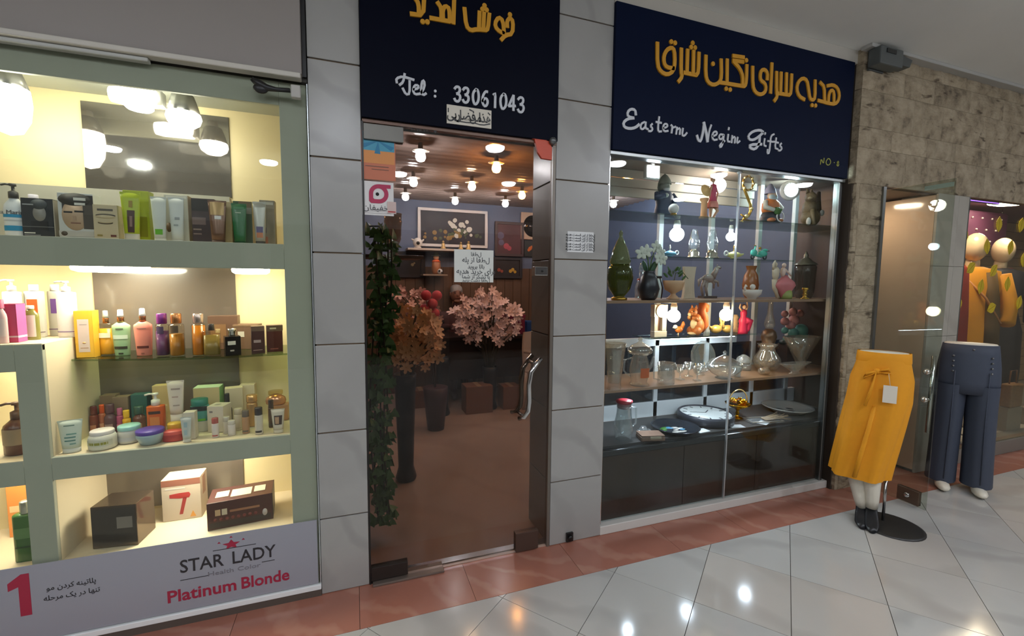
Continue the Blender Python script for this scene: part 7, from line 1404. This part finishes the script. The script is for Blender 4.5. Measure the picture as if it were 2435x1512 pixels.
# yellow leaf stickers on the glass
lf = []
for i in range(15):
    a = PI*i/14; w_ = .035*math.sin(a)*(1+.12*(i % 2)); lf.append((w_, -.055+.11*i/14))
poly = lf+[(-x_, z_) for x_, z_ in reversed(lf[1:-1])]
LEAF = G().prism(poly, -.0015, FRONT).mesh('leaf'); LEAF.materials.append(mat((186, 160, 30), .6, var=.25, sc=30))
VEIN = G().box(-.0015, .0015, -.0025, -.0015, -.05, .05).mesh('vein'); VEIN.materials.append(C(140, 116, 20))
for i, (zx, zy, r) in enumerate(((350, 570, .3), (600, 690, -.2), (865, 700, .2), (735, 440, .0), (985, 450, .2), (420, 930, .9), (675, 960, .7), (530, 1140, .2), (830, 1110, .0), (280, 1330, -.1), (960, 1320, .3), (650, 1380, 1.2), (1010, 840, .0))):
    p = at(2220+zx*.2116, 440+zy*.2116, 2.0655); s = 1.15
    names = ('by the pier beside a mannequin forehead', 'over the coat mannequin cheek', 'over the dress mannequin face', 'on the dark cushioned panel', 'at the upper right picture edge', 'over the coat shoulder', 'between the two mannequins', 'over the coat front', 'over the black dress chest', 'over the coat sleeve', 'right of the black dress', 'over the strap bag', 'at the right picture edge by the slats')
    o = part('leaf_sticker', LEAF, None, None, (p.x, 2.0655, p.z)); o.scale = (s, 1, s); o.rotation_euler.y = r; tag(o, 'yellow leaf sticker '+names[i], 'sticker', 'yellow leaf stickers')
    part('vein', VEIN, None, o)
# lit sign strip, lamp and cushioned panel
p = at(2338, 472, 2.35)
t = thing('led_sign', 'narrow violet LED sign with a phone number in the clothes window', 'sign', (p.x, 2.35, p.z)); part('case', G().box(-.26, .26, 0, .03, -.035, .035), C(30, 20, 44), t, bev=.003)
text('lit_digits', '۰۹۱۲۰۶۵۲۰۰۱', .06, glow((214, 70, 255), 14), t, (0, -.002, 0)); part('lit_rule', G().box(-.25, .25, -.002, 0, -.03, -.024), glow((120, 80, 255), 8), t)
for x, y, lb in ((at(2408, 487, 2.5).x, 2.5, 'oblong bright lamp at the top of the clothes window'), (5.0, 2.36, 'oblong lamp above the coat mannequin')):
    t = thing('oval_lamp', lb, 'lamp', (x, y, 2.2895)); part('diffuser', G().lathe([(.0001, -.05), (.12, -.045), (.17, -.03), (.18, -.01)], n=26, cap=False), glow((255, 232, 206), L_CLOTH), t); part('base', G().lathe([(.18, -.01), (.185, 0)], n=26), M_WHITE, t)
t = thing('cushioned_panel', 'dark purple buttoned panel hanging behind the mannequins', 'panel', (at(2345, 535, 2.8).x, 2.8, 1.84)); part('cushion', G().box(-.42, .42, 0, .06, 0, .4), mat((84, 44, 70), .5), t, bev=.04, seg=3)
g = G()
for i in range(3):
    for j in range(4 if i % 2 == 0 else 3): part('stud', G().ball((-.27+.18*j+(.09 if i % 2 else 0), -.004, .08+.12*i), .012, 8, 6), mat((230, 214, 206), .2, .6), t)
part('hanging_wires', G().tube([(-.35, .03, .38), (-.35, .03, .449)], .003, 5).tube([(.35, .03, .38), (.35, .03, .449)], .003, 5), M_CHROME, t)
# bags and shoes on the window floor
t = thing('handbag', 'brown patterned handbag on a riser in the clothes window', 'handbag', (at(2384, 925, 2.24).x+.16, 2.24, .3208)); part('body', G().box(-.1, .1, -.04, .04, 0, .22), mat((150, 112, 74), .5, var=.4, sc=40), t, bev=.015, seg=3); part('handle', G().tube([(-.06, 0, .21), (-.05, 0, .34), (.05, 0, .34), (.06, 0, .21)], .006, 8), C(120, 84, 54), t)
one('display_riser', G().box(-.12, .12, -.04, .05, 0, .22), C(150, 136, 116), 'stone-coloured riser under the brown handbag', 'riser', (at(2384, 925, 2.24).x+.16, 2.245, .1), bev=.004)
t = thing('handbag', 'grey snakeskin bag on the clothes window floor', 'handbag', (at(2408, 985, 2.26).x+.36, 2.27, .1008)); part('body', G().box(-.1, .1, -.045, .045, 0, .17), mat((146, 132, 112), .5, var=.3, sc=50), t, bev=.012, seg=3); part('scarf', G().ball((.0, -.01, .18), (.09, .05, .03), 12, 8), C(170, 110, 70), t)
t = thing('handbag', 'black slouchy bag behind the white shoes', 'handbag', (at(2372, 960, 2.24).x-.22, 2.2, .1008)); part('body', G().ball((0, 0, .1), (.1, .05, .1), 16, 10), mat((40, 38, 40), .45), t); part('handle', G().tube([(-.05, 0, .18), (0, 0, .28), (.05, 0, .18)], .006, 8), M_BLACK, t)
for x, y, rz, lb in ((4.86, 2.14, -1.0, 'white block-heel shoe nearest the pier'), (5.08, 2.14, -.8, 'white block-heel shoe with dark buckle')):
    t = thing('shoe', lb, 'shoe', (x, y, .1158), rz, 'white shoes in the clothes window'); part('upper', G().loft([[(w2*math.cos(2*PI*i/14), yy, z+hh*math.sin(2*PI*i/14)) for i in range(14)] for (yy, z, w2, hh) in ((.09, .08, .02, .03), (.05, .07, .03, .04), (0, .045, .034, .03), (-.06, .026, .036, .022), (-.11, .018, .022, .015))]), C(224, 214, 196), t); part('heel', G().box(-.02, .02, .05, .09, 0, .06), C(60, 56, 52), t, bev=.003); part('buckle', G().box(-.02, .02, -.02, .0, .066, .072), M_BLACK, t)
# grey box lamp high on the stone wall
p = at(2105, 128, 2.0)
t = thing('emergency_light', 'dark grey emergency light box high on the stone wall', 'light box', (p.x, 2.046, p.z-.04)); part('housing', G().box(-.11, .11, -.09, -.012, -.05, .06), mat((84, 88, 86), .4), t, bev=.008); part('wedge', G().prism([(0, 0), (.13, .0), (.15, .05), (0, .07)], .07, TR(.06, -.085, -.03) @ FRONT), mat((74, 78, 76), .4), t, bev=.004); part('wall_plate', G().box(-.09, .05, -.012, 0, -.06, .07), mat((70, 72, 70), .5), t)
part('lens', G().box(-.06, .03, -.095, -.09, .02, .045), mat((40, 42, 42), .2), t)
bpy.context.view_layer.update()
